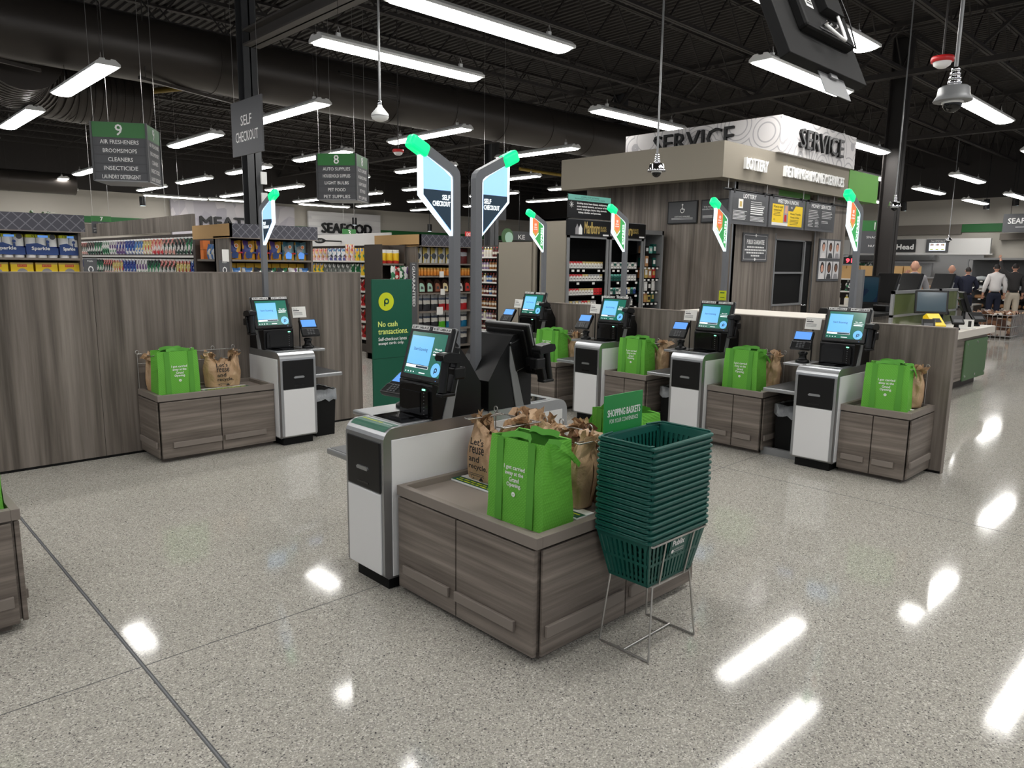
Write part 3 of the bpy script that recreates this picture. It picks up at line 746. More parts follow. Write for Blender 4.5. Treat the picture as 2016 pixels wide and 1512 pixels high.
# ================================================================ PARTITIONS
b = MB()
for x0, x1 in ((-2.2, .35), (.353, 1.62), (1.623, 2.90), (2.903, 4.035)): b.box((x0, 6.44, .02), (x1, 6.50, 1.49), 'wood_v')
b.box((-2.2, 6.437, 1.488), (4.037, 6.503, 1.498), 'taupe'); b.box((-2.2, 6.445, 0), (4.03, 6.495, .02), 'black_matte'); b.box((4.035, 6.437, .0), (4.04, 6.503, 1.495), 'taupe')
tag(b.build('partition_wall'), 'long low wood grain partition behind the left kiosk', 'partition')
b = MB()
for y0, y1 in ((1.703, 2.9), (2.903, 4.15), (4.153, 5.4), (5.403, 6.1)): b.box((6.335, y0, .02), (6.395, y1, 1.148), 'wood_v')
b.box((6.332, 1.70, 1.146), (6.398, 6.1, 1.156), 'taupe'); b.box((6.34, 1.71, 0), (6.39, 6.1, .02), 'black_matte'); b.box((6.332, 1.698, 0), (6.398, 1.703, 1.156), 'taupe')
tag(b.build('partition_wall'), 'long low wood grain partition behind the row of express kiosks', 'partition')
# standing green notice panel
r = thing('standing_sign', 'tall dark green no cash transactions panel standing behind the island', 'sign', (4.54, 6.62, 0))
b = MB(); b.box((-.255, -.012, .0), (.255, .012, 1.42), 'standee_green'); b.box((-.255, -.0135, .575), (.255, -.012, .578), 'black_matte'); p = b.build('panel', r, .002)
b = MB(); disc(b, (-.082, -.0145, 1.185), X_, Z_, .097, 'lime', 40); pmark(b, (-.078, -.0155, 1.18), X_, Z_, .070, 'standee_green'); b.build('round_logo', r)
b = MB(); text('No cash', (-.065, -.0145, .945), X_, Z_, 'lime_text', w=.245, h=.056, mb=b, weight=.0015); text('transactions.', (.005, -.0145, .865), X_, Z_, 'lime_text', w=.385, h=.056, mb=b, weight=.0015)
text('Self-checkout lanes', (-.005, -.0145, .785), X_, Z_, 'text_white', w=.365, h=.036, mb=b, weight=.0008); text('accept cards only.', (-.022, -.0145, .735), X_, Z_, 'text_white', w=.33, h=.04, mb=b, weight=.0008); b.build('lettering', r)
# waste bins under the trays
def bin_(label, loc, rz):
    r = thing('waste_bin', label, 'bin', loc, rz, 'black waste bins under the kiosk trays')
    b = MB(); b.prism([(-.095, 0), (.095, 0), (.118, .42), (-.118, .42)], -.16, .16, 'black_matte', 'y')
    b.build('bin_body', r, .01)
    b = MB(); n = 28; rim = []
    for i in range(n):
        a = 2*PI*i/n; cx, cy = math.cos(a), math.sin(a); k = max(abs(cx)/.124, abs(cy)/.168); rim.append((cx/k, cy/k))
    vs = [(x*.97, y*.97, .425+random.uniform(-.006, .006)) for x, y in rim] + [(x*1.01, y*1.01, .432+random.uniform(-.008, .008)) for x, y in rim] + [(x*1.03, y*1.03, .345+random.uniform(-.03, .015)) for x, y in rim]
    fs = [(k_*n+i, k_*n+(i+1) % n, (k_+1)*n+(i+1) % n, (k_+1)*n+i) for k_ in (0, 1) for i in range(n)]
    b.add(vs, fs, 'liner_wrinkled', True); b.build('bin_liner', r)
    return r
bn = bin_('black bin with a clear liner beside the kiosk at the left wall', (3.36, 6.17, 0), 0)
dup(bn, (6.12, 2.80, 0), -PI/2, 'black bin with a crumpled liner under the tray of the right kiosk')
dup(bn, (6.12, 3.99, 0), -PI/2, 'black bin with a liner seen left of the third kiosk')
b = MB(); b.box((5.86, 2.645, 0), (5.90, 2.975, .06), 'silver_paint'); tag(b.build('kick_plate'), 'metal kick plate on the floor left of the right kiosk', 'kick plate')
# ================================================================ BAGS
def tote(label, loc, rz, flop=1):
    """front faces -y, .33 wide, .20 deep, .36 tall"""
    r = thing('tote_bag', label, 'tote bag', loc, rz, 'green reusable totes on the bagging cabinets')
    H = .365; w0, w1, d0, d1 = .162, .152, .10, .085
    n = 9; rows = []
    for i in range(n+1):
        t = i/n; z = H*t; w = w0+(w1-w0)*t; d = d0+(d1-d0)*t; pin = .055*max(0, t-.25)**1.1*1.2; o = .004*math.sin(t*7+loc[0]*9)
        rows.append([(-w, -d+o, z), (-w*.5, -d-.004+o, z), (0, -d-.006+o, z), (w*.5, -d-.004+o, z), (w, -d+o, z), (w-pin, 0, z), (w, d+o, z), (0, d+.006+o, z), (-w, d+o, z), (-w+pin, 0, z)])
    b = MB(); m = 10; vs = [p for rw in rows for p in rw]
    b.add(vs, [(i*m+jn, i*m+(jn+1) % m, (i+1)*m+(jn+1) % m, (i+1)*m+jn) for i in range(n) for jn in range(m)], 'bag_green')
    b.add(rows[0], [tuple(range(m))[::-1]], 'bag_green')
    top = rows[-1]; ins = [(x*.97, y*.94, H-.002) for x, y, z in top]; low = [(x*.95, y*.85, H-.10) for x, y, z in top]
    b.add(top+ins, [(jn, (jn+1) % m, m+(jn+1) % m, m+jn) for jn in range(m)], 'bag_green'); b.add(ins+low, [(jn, (jn+1) % m, m+(jn+1) % m, m+jn) for jn in range(m)], 'bag_lining'); b.add(low, [tuple(range(m))], 'bag_lining')
    b.build('bag_body', r)
    for x in (-.085, .095):
        for sy in (-1, 1): b = MB(); b.quad([(x-.02, sy*(d0+.0075), .004), (x+.02, sy*(d0+.0075), .004), (x+.019, sy*(d1+.0095), H), (x-.019, sy*(d1+.0095), H)], 'bag_strap'); b.build('strap', r)
    for sy in (-1, 1):
        b = MB(); y = sy*(d1+.004); pts = []
        for i in range(13):
            t = i/12; a = PI*t
            pts.append(Vector((-.085+.18*t + .012*math.sin(5*t), y - sy*.05*math.sin(a)*(1 if sy < 0 else .6) , H+.001+.011*math.sin(a)*(1.0 if sy < 0 else 1.3)+.005*math.sin(9*t))))
        vs = []
        for p in pts: vs += [p+Vector((0, -.006, -.011)), p+Vector((0, .006, .013))]
        b.add(vs, [(2*i, 2*i+2, 2*i+3, 2*i+1) for i in range(12)], 'bag_strap', True); b.build('handle', r)
    b = MB(); fx = .155*flop                 # loose zip tape hanging over the end
    pts = [Vector((fx*.80, -.03, H+.003)), Vector((fx*1.0, -.01, H+.002)), Vector((fx*1.06, .045, H-.04)), Vector((fx*1.10, .095, H-.095))]
    vs = []
    for p in pts: vs += [p+Vector((0, -.004, -.009)), p+Vector((0, .006, .011))]
    b.add(vs, [(2*i, 2*i+2, 2*i+3, 2*i+1) for i in range(3)], 'bag_strap', True)
    vs = [Vector(v)+Vector((.006*flop, .022, -.02)) for v in vs]; b.add(vs, [(2*i, 2*i+2, 2*i+3, 2*i+1) for i in range(3)], 'bag_green', True); b.build('zip_flap', r)
    b = MB(); y = -.1035; U = Vector((0, .018, 1))
    for i, (t, w) in enumerate((('I got carried', .118), ('away at the', .104), ('Grand', .056), ('Opening.', .082))):
        z = .243-i*.0245; text(t, (.004, -.1102+(z)*.0412-.0012, z), X_, U, 'text_white', w=w, h=.0225 if i != 2 else .019, mb=b, weight=.0006)
    z = .132; c = (.004, -.1062, z); disc(b, c, X_, U, .0105, 'text_white', 18); pmark(b, (.0045, -.1066, z-.0005), X_, U, .007, 'bag_green'); b.build('print', r)
    return r
tb = tote('large green tote in front on the island cabinet, blocking the brown bags', (2.155, 2.13, .515), -PI/2+R(2))
for lab, loc, rz, fl_ in (('green tote on the cabinet at the right end of the partition', (5.985, 2.03, .515), -PI/2+R(9), 1), ('green tote on the cabinet between the two right kiosks', (5.975, 3.235, .515), -PI/2+R(3), 1), ('green tote on the cabinet left of the third kiosk', (5.975, 4.425, .515), -PI/2+R(3), 1), ('green tote farthest left on the partition cabinets', (5.975, 5.595, .515), -PI/2+R(5), 1),
                          ('green tote on the cabinet by the long left wall', (2.085, 6.115, .515), R(-2), 1), ('sliver of a green tote at the left edge of the photo', (.415, 3.815, .515), PI/2, 1), ('green tote half hidden behind the stack of baskets', (2.93, 2.22, .515), PI/2-R(6), 1)):
    dup(tb, loc, rz, lab)
def plastic_bag(label, loc, rz, w=.30, d=.16, h=.30, seed=1, lines=True, lean=(0, 0), m='plastic_brown', one=False, th=.07):
    """t-shirt bag: full body, scooped mouth and two handles gathered up onto the rack wires"""
    r = thing('plastic_bag', label, 'plastic bag', loc, rz, 'brown plastic bags hung on the bagging racks')
    rnd = random.Random(seed); ph = [rnd.uniform(0, 6.28) for _ in range(12)]
    n, k = 22, 34; h0, h1 = h*.84, h+.035; xh = w*.38
    def ss(a, b_, x): t = max(0, min(1, (x-a)/(b_-a))); return t*t*(3-2*t)
    def P(u, t, s):
        au = abs(u); top = (h0+(h1-h0)*ss(.28, .62, au)*(1-.10*ss(.85, 1, au))) if not one else h0+(h1-h0)*(1-ss(.1, .5, au))
        z = top*t; x = u*w/2*(.93+.09*math.sin(PI*min(1, t*1.25)))
        g = ss(.70, 1.0, t)
        cx = math.copysign(xh, u) if not one else 0.
        x = x*(1-g)+(cx*1.06+(x-cx)*(.78 if au > .3 or one else 1.))*g
        y = s*d/2*max(0, 1-au**5)**.55*(.80+.20*math.sin(PI*min(1, .15+t)))*(1-.60*ss(.5, 1, t))
        am = .006+.012*t*t
        cr = am*(math.sin(9*u+ph[0]+4*t)+.8*math.sin(17*u-6*t+ph[1])+.7*math.sin(6*t*PI+11*u+ph[2])+.5*math.sin(29*u+9*t+ph[3]))
        y += s*cr*(1 if au < .9 else .4)*(.35 if lines and s < 0 and t < .85 and u < .45 else 1); x += .004*math.sin(13*t+ph[4]+3*u)*t; z += (.012*math.sin(13*u+ph[5])+.010*math.sin(29*u+ph[6]))*max(0, t-.6)*2.4
        return (x+lean[0]*t, y+lean[1]*t, z)
    b = MB()
    for s in (-1, 1):
        vs = [P(-1+2*j/k, i/n, s) for i in range(n+1) for j in range(k+1)]
        b.add(vs, [(i*(k+1)+j, i*(k+1)+j+1, (i+1)*(k+1)+j+1, (i+1)*(k+1)+j) for i in range(n) for j in range(k)], m, True)
    b.add([P(-1+2*j/k, 0, -1) for j in range(k+1)]+[P(1-2*j/k, 0, 1) for j in range(k+1)], [tuple(range(2*k+2))], m)
    b.build('bag_body', r, weld=True)
    for hx in ((-xh, xh) if not one else (0.,)):
        b = MB()
        for q in range(14):                       # crumpled film bunched over the wire
            a = rnd.uniform(0, 6.28); c = Vector((hx+lean[0]+rnd.uniform(-.035, .035), lean[1]+rnd.uniform(-.03, .03), h1-.04+rnd.uniform(-.02, .01))); L = rnd.uniform(.5, 1.)*th
            d1 = Vector((math.cos(a)*.7, math.sin(a), rnd.uniform(.5, 1.5))).normalized(); t1 = d1.cross(Vector((rnd.uniform(-1, 1), rnd.uniform(-1, 1), .3))).normalized()
            vs = []
            for e in range(4):
                f = e/3; pp = c+d1*L*f+Vector((0, 0, -.02*f*f)); ww = .014+.014*math.sin(PI*f*.8)
                vs += [pp-t1*ww, pp+d1.cross(t1)*.006*math.sin(5*f+a), pp+t1*ww]
            b.add(vs, [g for e in range(3) for g in ((e*3, e*3+1, e*3+4, e*3+3), (e*3+1, e*3+2, e*3+5, e*3+4))], m, True)
        b.build('bag_handle', r)
    if lines:
        b = MB(); y = -d/2-.012
        for i, (t, ww) in enumerate((("Let's", .095), ('reuse', .105), ('and', .075), ('recycle.', .135))): text(t, (-.075+ww/2, y-.001+(.012*max(0, 1-i*.6)), h*.70-i*.042), X_, Z_+Y_*(.14 if i == 0 else .04), 'text_black', w=ww, h=.034 if i != 2 else .03, mb=b, weight=.001)
        for i in range(2): b.quad([(-.075, y+.002, h*.70-.162-i*.009), (.035, y+.002, h*.70-.162-i*.009), (.035, y+.002, h*.70-.159-i*.009), (-.075, y+.002, h*.70-.159-i*.009)], 'text_grey')
        for k_ in range(3): a = 2*PI*k_/3+.3; c = Vector((-.05, y+.003, .022)); b.add([c+X_*.014*math.cos(a)+Z_*.014*math.sin(a), c+X_*.014*math.cos(a+1.4)+Z_*.014*math.sin(a+1.4), c+X_*.006*math.cos(a+.7)+Z_*.006*math.sin(a+.7)], [(0, 1, 2)], 'text_black')
        b.quad([(-.005, y+.003, .01), (.03, y+.003, .01), (.014, y+.003, .03)], 'text_black'); b.build('print', r)
    return r
def rack(label, loc, rz, w=.36, d=.22, h=.315):
    """chromed wire bag rack: base frame, back uprights, two arms with hooks"""
    r = thing('bag_rack', label, 'bag rack', loc, rz, 'wire bag racks on the bagging cabinets')
    b = MB(); b.tube([(-w/2, -d/2, .004), (w/2, -d/2, .004), (w/2, d/2, .004), (-w/2, d/2, .004)], .004, 'steel_wire', 6, True); b.build('base_frame', r)
    b = MB()
    for x in (-w/2, -w/6, w/6, w/2): b.tube([(x, d/2, .004), (x, d/2, h)], .0035, 'steel_wire', 6)
    b.tube([(-w/2, d/2, h*.75), (w/2, d/2, h*.75)], .003, 'steel_wire', 6); b.tube([(-w/2, d/2, h), (w/2, d/2, h)], .0035, 'steel_wire', 6); b.build('back_frame', r)
    for x in (-w/2+.05, w/2-.05):
        b = MB(); b.tube([(x-.012, d/2, h), (x-.012, -d/2-.02, h+.004), (x, -d/2-.032, h+.012), (x+.012, -d/2-.02, h+.004), (x+.012, d/2, h)], .0035, 'steel_wire', 6); b.build('arm', r)
    for x in (-w/2, 0, w/2):
        b = MB(); b.tube([(x+.014*math.cos(a), d/2, h+.016+.016*math.sin(a)) for a in [-.5*PI+2*PI*i/10 for i in range(11)]], .003, 'steel_wire', 6); b.build('hook_ring', r)
    b = MB(); b.box((-w/2-.01, -d/2-.075, 0), (w/2+.01, -d/2+.04, .012), 'white'); o = b.build('base_board', r, .004)
    b = MB(); b.box((-w/2-.008, -d/2-.073, .012), (w/2+.008, -d/2-.015, .0125), 'standee_green'); 
    q = random.Random(2)
    for i in range(2):
        x = -w*.46
        while x < w*.40: L = q.uniform(.02, .05); b.quad([(x, -d/2-.062+i*.022, .0129), (x+L, -d/2-.062+i*.022, .0129), (x+L, -d/2-.053+i*.022, .0129), (x, -d/2-.053+i*.022, .0129)], 'lime'); x += L+.009
    b.build('board_label', r)
    return r
# island front: two racks side by side facing the customer (-X), one facing away
rk = rack('wire bag rack on the island cabinet next to the white kiosk side', (2.44, 2.60, .515), -PI/2)
dup(rk, (2.47, 2.16, .515), -PI/2, 'wire bag rack on the island cabinet beside the stacked baskets')
plastic_bag("brown plastic bag reading Let's reuse, left of the large green tote", (2.40, 2.63, .53), -PI/2, .31, .17, .285, 3, lean=(.0, .02))
plastic_bag("brown plastic bag right of the large green tote, half covering its print", (2.42, 2.18, .53), -PI/2, .33, .16, .30, 5, lean=(.01, .02))
plastic_bag('brown plastic bag gathered on a hook against the white kiosk side', (2.64, 2.66, .515), -PI/2, .26, .15, .30, 9, lines=False, one=True, th=.10)
plastic_bag('brown plastic bag with upright gathered top in the middle of the island', (2.64, 2.40, .515), -PI/2, .30, .16, .30, 12, lines=False, th=.09)
plastic_bag('brown plastic bag hung in the middle between the two racks', (2.47, 2.40, .53), -PI/2, .24, .18, .285, 15, lines=False, th=.09)
plastic_bag('dark brown plastic bag farthest right against the basket stack', (2.60, 2.10, .515), -PI/2, .30, .15, .29, 21, lines=False, m='plastic_dark', th=.08)
dup(rk, (2.50, 6.27, .515), 0, 'wire bag rack on the cabinet by the long left wall, right half')
dup(rk, (2.08, 6.31, .515), 0, 'wire bag rack behind the green tote by the long left wall')
plastic_bag("brown plastic bag reading Let's reuse and recycle by the left wall", (2.515, 6.24, .53), R(0), .31, .15, .27, 31, th=.07)
plastic_bag('brown plastic bag peeking out above the green tote by the left wall', (2.09, 6.31, .53), 0, .34, .11, .28, 33, lines=False, th=.07)
for i, (y, lab) in enumerate(((2.03, 'behind the green tote at the right end of the partition'), (3.2, 'behind the green tote between the two right kiosks'), (4.385, 'behind the green tote left of the third kiosk'), (5.575, 'behind the green tote farthest left on the partition cabinets'))):
    dup(rk, (6.17, y, .515), -PI/2, 'wire bag rack '+lab)
    plastic_bag('brown plastic bag '+lab, (6.19, y-.03, .53), -PI/2, .33, .13, .29, 41+i, lines=False, th=.075)

# ================================================================ BASKET STAND
st = thing('basket_stand', 'thin wire stand holding the stacked shopping baskets', 'stand', (2.49, 1.727, 0))
b = MB(); hx, hy = .168, .128
b.tube([(-hx, -hy, .006), (-hx, hy, .006)], .0045, 'steel_wire', 6); b.tube([(hx, -hy, .006), (hx, hy, .006)], .0045, 'steel_wire', 6); b.tube([(-hx, 0, .008), (hx, 0, .008)], .0045, 'steel_wire', 6); b.build('foot_frame', st)
for x in (-1, 1):
    for y in (-1, 1):
        b = MB(); b.tube([(x*hx, y*hy, .006), (x*hx*.80, y*hy*.84, .31)], .0042, 'steel_wire', 6); b.build('leg', st)
b = MB(); b.tube([(-.19, -.142, .505), (.19, -.142, .505), (.19, .142, .505), (-.19, .142, .505)], .0045, 'steel_wire', 6, True); b.build('top_ring', st)
b = MB(); b.tube([(-.134, -.108, .31), (.134, -.108, .31), (.134, .108, .31), (-.134, .108, .31)], .0042, 'steel_wire', 6, True)
for x in (-.09, .09):
    b.tube([(x, -.108, .31), (x*1.12, -.142, .505)], .0042, 'steel_wire', 6); b.tube([(x, .108, .31), (x*1.12, .142, .505)], .0042, 'steel_wire', 6)
b.build('cradle', st)
b = MB(); b.tube([(-.06, .150, .505), (-.06, .163, .90)], .004, 'steel_wire', 6); b.tube([(.06, .150, .505), (.06, .163, .90)], .004, 'steel_wire', 6); b.build('sign_post', st)
b = MB(); b.box((-.145, .160, .885), (.115, .166, 1.062), 'rack_green'); o = b.build('sign_plate', st)
b = MB(); text('SHOPPING BASKETS', (-.013, .1595, .985), X_, Z_, 'text_white', w=.225, h=.030, mb=b, weight=.0008); text('FOR YOUR CONVENIENCE', (-.013, .1595, .950), X_, Z_, 'text_white', w=.195, h=.018, mb=b); b.build('sign_lettering', o)
def basket():
    r = thing('shopping_basket', '', 'basket')
    A, B = (.208, .136), (.156, .100); H = .212; b = MB()
    def P(u, v, t): k = t; return (u*(B[0]+(A[0]-B[0])*k), v*(B[1]+(A[1]-B[1])*k), H*t)
    def rib(u0, v0, u1, v1, t0, t1): 
        vs = [P(u0, v0, t0), P(u1, v1, t0), P(u1, v1, t1), P(u0, v0, t1)]; ins = [(x*.975, y*.965, z) for x, y, z in vs]
        b.add(vs+ins, [(0, 1, 2, 3), (7, 6, 5, 4), (0, 4, 5, 1), (1, 5, 6, 2), (2, 6, 7, 3), (3, 7, 4, 0)], 'basket')
    for side in range(4):
        n = 15 if side % 2 == 0 else 10
        def uv(s):
            q = -1+2*s
            return ((q, -1), (1, q), (-q, 1), (-1, -q))[side]
        for t0, t1 in ((0, .07), (.44, .50), (.86, 1.0)): rib(*uv(0), *uv(1), t0, t1)
        for i in range(n):
            s0 = i/n; s1 = s0+.56/n
            if i == 0: s0 = 0
            rib(*uv(s0), *uv(s1), .07, .44); rib(*uv(s0), *uv(s1), .50, .86)
        rib(*uv(.97), *uv(1), .0, 1.0)
    b.box((-B[0], -B[1], 0), (B[0], B[1], .006), 'basket'); b.build('basket_body', r)
    b = MB(); x0, y0 = A; x1, y1 = .216, .146
    def loop(x, y, z, rr=.022, n=4):
        out = []
        for cx, cy, a0 in ((1, 1, 0), (-1, 1, PI/2), (-1, -1, PI), (1, -1, 1.5*PI)):
            for i in range(n+1): a = a0+PI/2*i/n; out.append((cx*(x-rr)+rr*math.cos(a), cy*(y-rr)+rr*math.sin(a), z))
        return out
    L = [loop(x0-.006, y0-.006, H-.003, .016), loop(x0-.004, y0-.004, H+.004, .016), loop(x1-.003, y1-.003, H+.004), loop(x1, y1, H), loop(x1, y1, H-.0075), loop(x0+.002, y0+.002, H-.0075, .017)]
    m = len(L[0]); b.add([p for l in L for p in l], [(i*m+jn, i*m+(jn+1) % m, (i+1)*m+(jn+1) % m, (i+1)*m+jn) for i in range(5) for jn in range(m)], 'basket'); b.build('basket_rim', r)
    for sx in (-1, 1):
        b = MB(); b.box((sx*.03, -.138, H+.004), (sx*.205, -.130, H+.010), 'black_matte') if False else None
        b = MB(); b.tube([(sx*.198, -.128, H+.007), (sx*.215, -.12, H+.007), (sx*.215, .12, H+.007), (sx*.198, .128, H+.007), (sx*.12, .139, H+.007)], .0045, 'basket', 6); b.build('basket_handle', r)
    return r
bk = basket(); BZ = .312; n = 17
for i in range(n):
    z = BZ+i*.0238
    lab = ('bottom basket of the dark green stack, lettered Publix on its side' if i == 0 else ('top basket of the dark green stack, open and empty' if i == n-1 else 'dark green shopping basket, %s from the bottom of the stack' % ORD[i]))
    if i == 0: lab = 'bottom basket of the dark green stack, its slotted side fully visible'
    if i == 0: bk.location = (2.49, 1.727, z); bk['label'] = lab; bk['group'] = 'stacked dark green baskets'; b0 = bk
    else: dup(bk, (2.49+random.uniform(-.002, .002), 1.727+random.uniform(-.002, .002), z), 0, lab)
b = MB(); y = -.1335; U = Vector((0, -.17, 1))
b.quad([(-.055, -.1245, .115), (.055, -.1245, .115), (.057, -.1375, .190), (-.057, -.1375, .190)], 'basket'); o = b.build('name_plate', b0)
b = MB(); text('Publix', (0, -.1352, .168), X_, U, 'text_white', w=.082, h=.026, mb=b, weight=.0012); text('SHOPPING BASKETS', (.01, -.1305, .138), X_, U, 'text_white', w=.07, h=.007, mb=b); text('FOR YOUR CONVENIENCE', (.01, -.129, .128), X_, U, 'text_white', w=.07, h=.006, mb=b); disc(b, (-.036, -.130, .132), X_, U, .009, 'text_white', 14); b.build('lettering', o)
# ================================================================ SERVICE DESK
r = thing('service_fascia', 'taupe overhead fascia band wrapping the service desk corner', 'fascia', (0, 0, 0))
b = MB(); b.box((8.71, 5.2, 2.745), (8.95, 8.03, 3.2), 'fascia'); b.box((8.95, 5.2, 2.745), (12.63, 5.44, 3.2), 'fascia'); b.box((8.95, 5.44, 2.805), (13.0, 8.03, 2.845), 'fascia'); b.build('band', r)
b = MB(); b.box((12.63, 5.19, 2.73), (13.88, 5.5, 3.2), 'bright_green'); b.build('green_end', r)
for t, x0, x1 in (('LOTTERY', 9.22, 9.82), ('RETURNS & MONEY SERVICES', 10.34, 12.36)):
    b = MB(); text(t, ((x0+x1)/2, 5.2, 2.965), X_, Z_, 'text_white', w=x1-x0, h=.15, depth=.045, mb=b, weight=.003); b.build('raised_lettering', r)
r = thing('service_sign', 'white ring patterned box sign reading SERVICE above the desk', 'sign', (0, 0, 0))
b = MB(); b.box((10.07, 5.14, 3.2), (12.66, 5.24, 3.70), 'ring_panel'); b.build('front_panel', r)
b = MB(); b.box((10.07, 5.24, 3.2), (10.17, 7.85, 3.70), 'ring_panel'); b.build('side_panel', r)
b = MB(); text('SERVICE', (11.37, 5.14, 3.455), X_, Z_, 'black', w=1.5, h=.27, depth=.045, mb=b, weight=.001); b.build('front_lettering', r)
b = MB(); text('SERVICE', (10.07, 6.56, 3.50), -Y_, Z_, 'black', w=1.42, h=.27, depth=.045, mb=b, weight=.001); b.build('side_lettering', r)
b = MB()
b.box((9.3, 5.35, 0), (9.38, 8.0, 2.80), 'wood_v'); b.box((9.296, 5.345, 0), (9.31, 5.36, 2.80), 'silver')
b.box((9.31, 5.35, 0), (10.55, 5.43, 2.80), 'wood_v'); b.box((10.54, 5.346, 0), (10.555, 5.36, 2.1), 'silver')
b.box((11.87, 5.35, 0), (13.03, 5.43, 2.80), 'wood_v'); b.box((11.865, 5.346, 0), (11.88, 5.36, 2.8), 'silver'); b.box((13.0, 5.43, 0), (13.08, 8, 2.8), 'wood_v')
b.box((10.55, 5.40, 2.02), (11.87, 5.44, 2.40), 'taupe'); b.box((10.55, 5.36, 0), (11.57, 5.43, 1.03), 'wood_v')
tag(b.build('service_wall'), 'wood grain walls of the service desk block under the taupe fascia', 'wall panel')
b = MB(); b.box((10.56, 5.41, 2.42), (11.72, 5.44, 2.79), 'bright_green'); tag(b.build('green_panel'), 'bright green strip seen above the hanging menu boards', 'panel')
r = thing('service_window', 'black two pane window opening in the service desk wall', 'window', (11.0, 5.38, 1.04))
b = MB(); 
for x0, x1, z0, z1 in ((-.44, -.41, 0, .98), (.53, .57, 0, .98), (-.44, .57, -.03, .0), (-.44, .57, .96, .98), (-.41, .53, .46, .49)): b.box((x0, -.03, z0), (x1, .04, z1), 'silver_paint')
b.build('frame', r)
for z0, z1 in ((0, .46), (.49, .96)): b = MB(); b.box((-.41, .0, z0), (.53, .012, z1), 'black_matte'); b.build('pane', r)
r = thing('service_door', 'narrow dark door beside the black service window', 'door', (11.72, 5.41, 0))
b = MB(); b.box((-.15, -.02, 0), (.14, .02, 2.02), 'black_matte'); b.build('leaf', r)
b = MB(); b.tube([(-.1, -.02, 1.0), (-.1, -.07, 1.0), (-.02, -.07, 1.0)], .01, 'chrome', 6); b.build('handle', r)
# Guarantee plaque
r = thing('wall_plaque', 'dark grey guarantee plaque with a thin white border on the service wall', 'sign', (9.93, 5.345, 1.875))
b = MB(); b.box((-.36, -.012, -.20), (.36, .0, .20), 'sign_grey'); b.build('board', r)
b = MB(); y = -.0128
for x0, x1, z0, z1 in ((-.325, .325, .165, .170), (-.325, .325, -.170, -.165), (-.325, -.319, -.17, .17), (.319, .325, -.17, .17)): b.quad([(x0, y, z0), (x1, y, z0), (x1, y, z1), (x0, y, z1)], 'text_white')
for s in (-1, 1): b.quad([(-.03, y-.0004, s*.168), (0, y-.0004, s*.168-.025), (.03, y-.0004, s*.168), (0, y-.0004, s*.168+.025)], 'text_white')
text('PUBLIX GUARANTEE', (0, y, .075), X_, Z_, 'text_white', w=.50, h=.062, mb=b, weight=.002)
q = random.Random(6)
for i, hw in enumerate((.24, .30, .25, .12)):
    x = -hw
    while x < hw: L = min(q.uniform(.02, .06), hw-x+.005); b.quad([(x, y, -.008-i*.040), (x+L, y, -.008-i*.040), (x+L, y, .014-i*.040), (x, y, .014-i*.040)], 'text_white'); x += L+.010
b.build('lettering', r)
# staff portraits
r = thing('portrait_board', 'board with six staff portrait cards in two rows', 'picture board', (12.45, 5.345, 1.74))
b = MB(); b.box((-.42, -.01, -.36), (.42, 0, .33), 'sign_grey'); b.build('board', r)
for row in range(2):
    for c in range(3):
        x = -.27+.27*c; z = .16-.34*row; b = MB(); b.box((x-.115, -.016, z-.145), (x+.115, -.01, z+.145), 'portrait_bg'); o = b.build('portrait', r)
        b = MB(); sk = 'skin_dark' if (row, c) in ((0, 1), (1, 1), (1, 2)) else 'skin'
        hz = z+.035
        def el(cx, cz, a, e, m, dy): b.add([(cx+a*math.cos(2*PI*i/16), -.0165-dy, cz+e*math.sin(2*PI*i/16)) for i in range(16)], [tuple(range(16))], m)
        el(x, hz+.008, .058+(.012 if row else 0), .072+(.02 if row == 1 and c < 2 else 0), 'hair_dark', .0); el(x, hz-.008, .047, .062, sk, .0006)
        b.quad([(x-.1, -.0168, z-.143), (x+.1, -.0168, z-.143), (x+.055, -.0168, z-.06), (x-.055, -.0168, z-.06)], ('cloth_white', 'charcoal', 'cloth_grey')[c])
        for ex in (-.018, .018): el(x+ex, hz+.002, .006, .004, 'hair_dark', .001)
        el(x, hz-.036, .016, .003, 'bread', .001); b.build('face', o)
# hanging menu boards
b = MB(); b.tube([(8.85, 5.25, 2.615), (13.2, 5.25, 2.615)], .016, 'black', 8)
for x in (8.95, 10.0, 11.15, 12.25): b.tube([(x, 5.25, 2.615), (x, 5.25, 2.75)], .006, 'steel_wire', 5)
tag(b.build('hanging_rail'), 'thin black rail hung under the fascia carrying the menu boards', 'rail')
def menu(x0, x1, title, lab):
    r = thing('menu_board', lab, 'menu board', ((x0+x1)/2, 5.22, 2.38), 0, 'menu boards under the service fascia'); w = (x1-x0)/2-.01
    b = MB(); b.box((-w, -.01, -.215), (w, .012, .215), 'sign_grey'); b.build('board', r)
    for x in (-w+.1, w-.1): b = MB(); b.box((x-.02, -.012, .19), (x+.02, .02, .25), 'black'); b.build('clip', r)
    b = MB(); text(title, (0, -.011, .165), X_, Z_, 'text_white', w=.05*len(title), h=.055, mb=b, weight=.0015)
    return r, w, b
def lines(b, x0, x1, z, n, dz, m='text_white', rag=.25, y=-.0125, h=.006, seed=0):
    q = random.Random(seed)
    for i in range(n): x = x1-(x1-x0)*rag*q.random(); b.quad([(x0, y, z-i*dz), (x, y, z-i*dz), (x, y, z-i*dz+h), (x0, y, z-i*dz+h)], m)
r, w, b = menu(8.94, 9.99, 'LOTTERY', 'hanging menu board titled LOTTERY'); b.build('title', r)
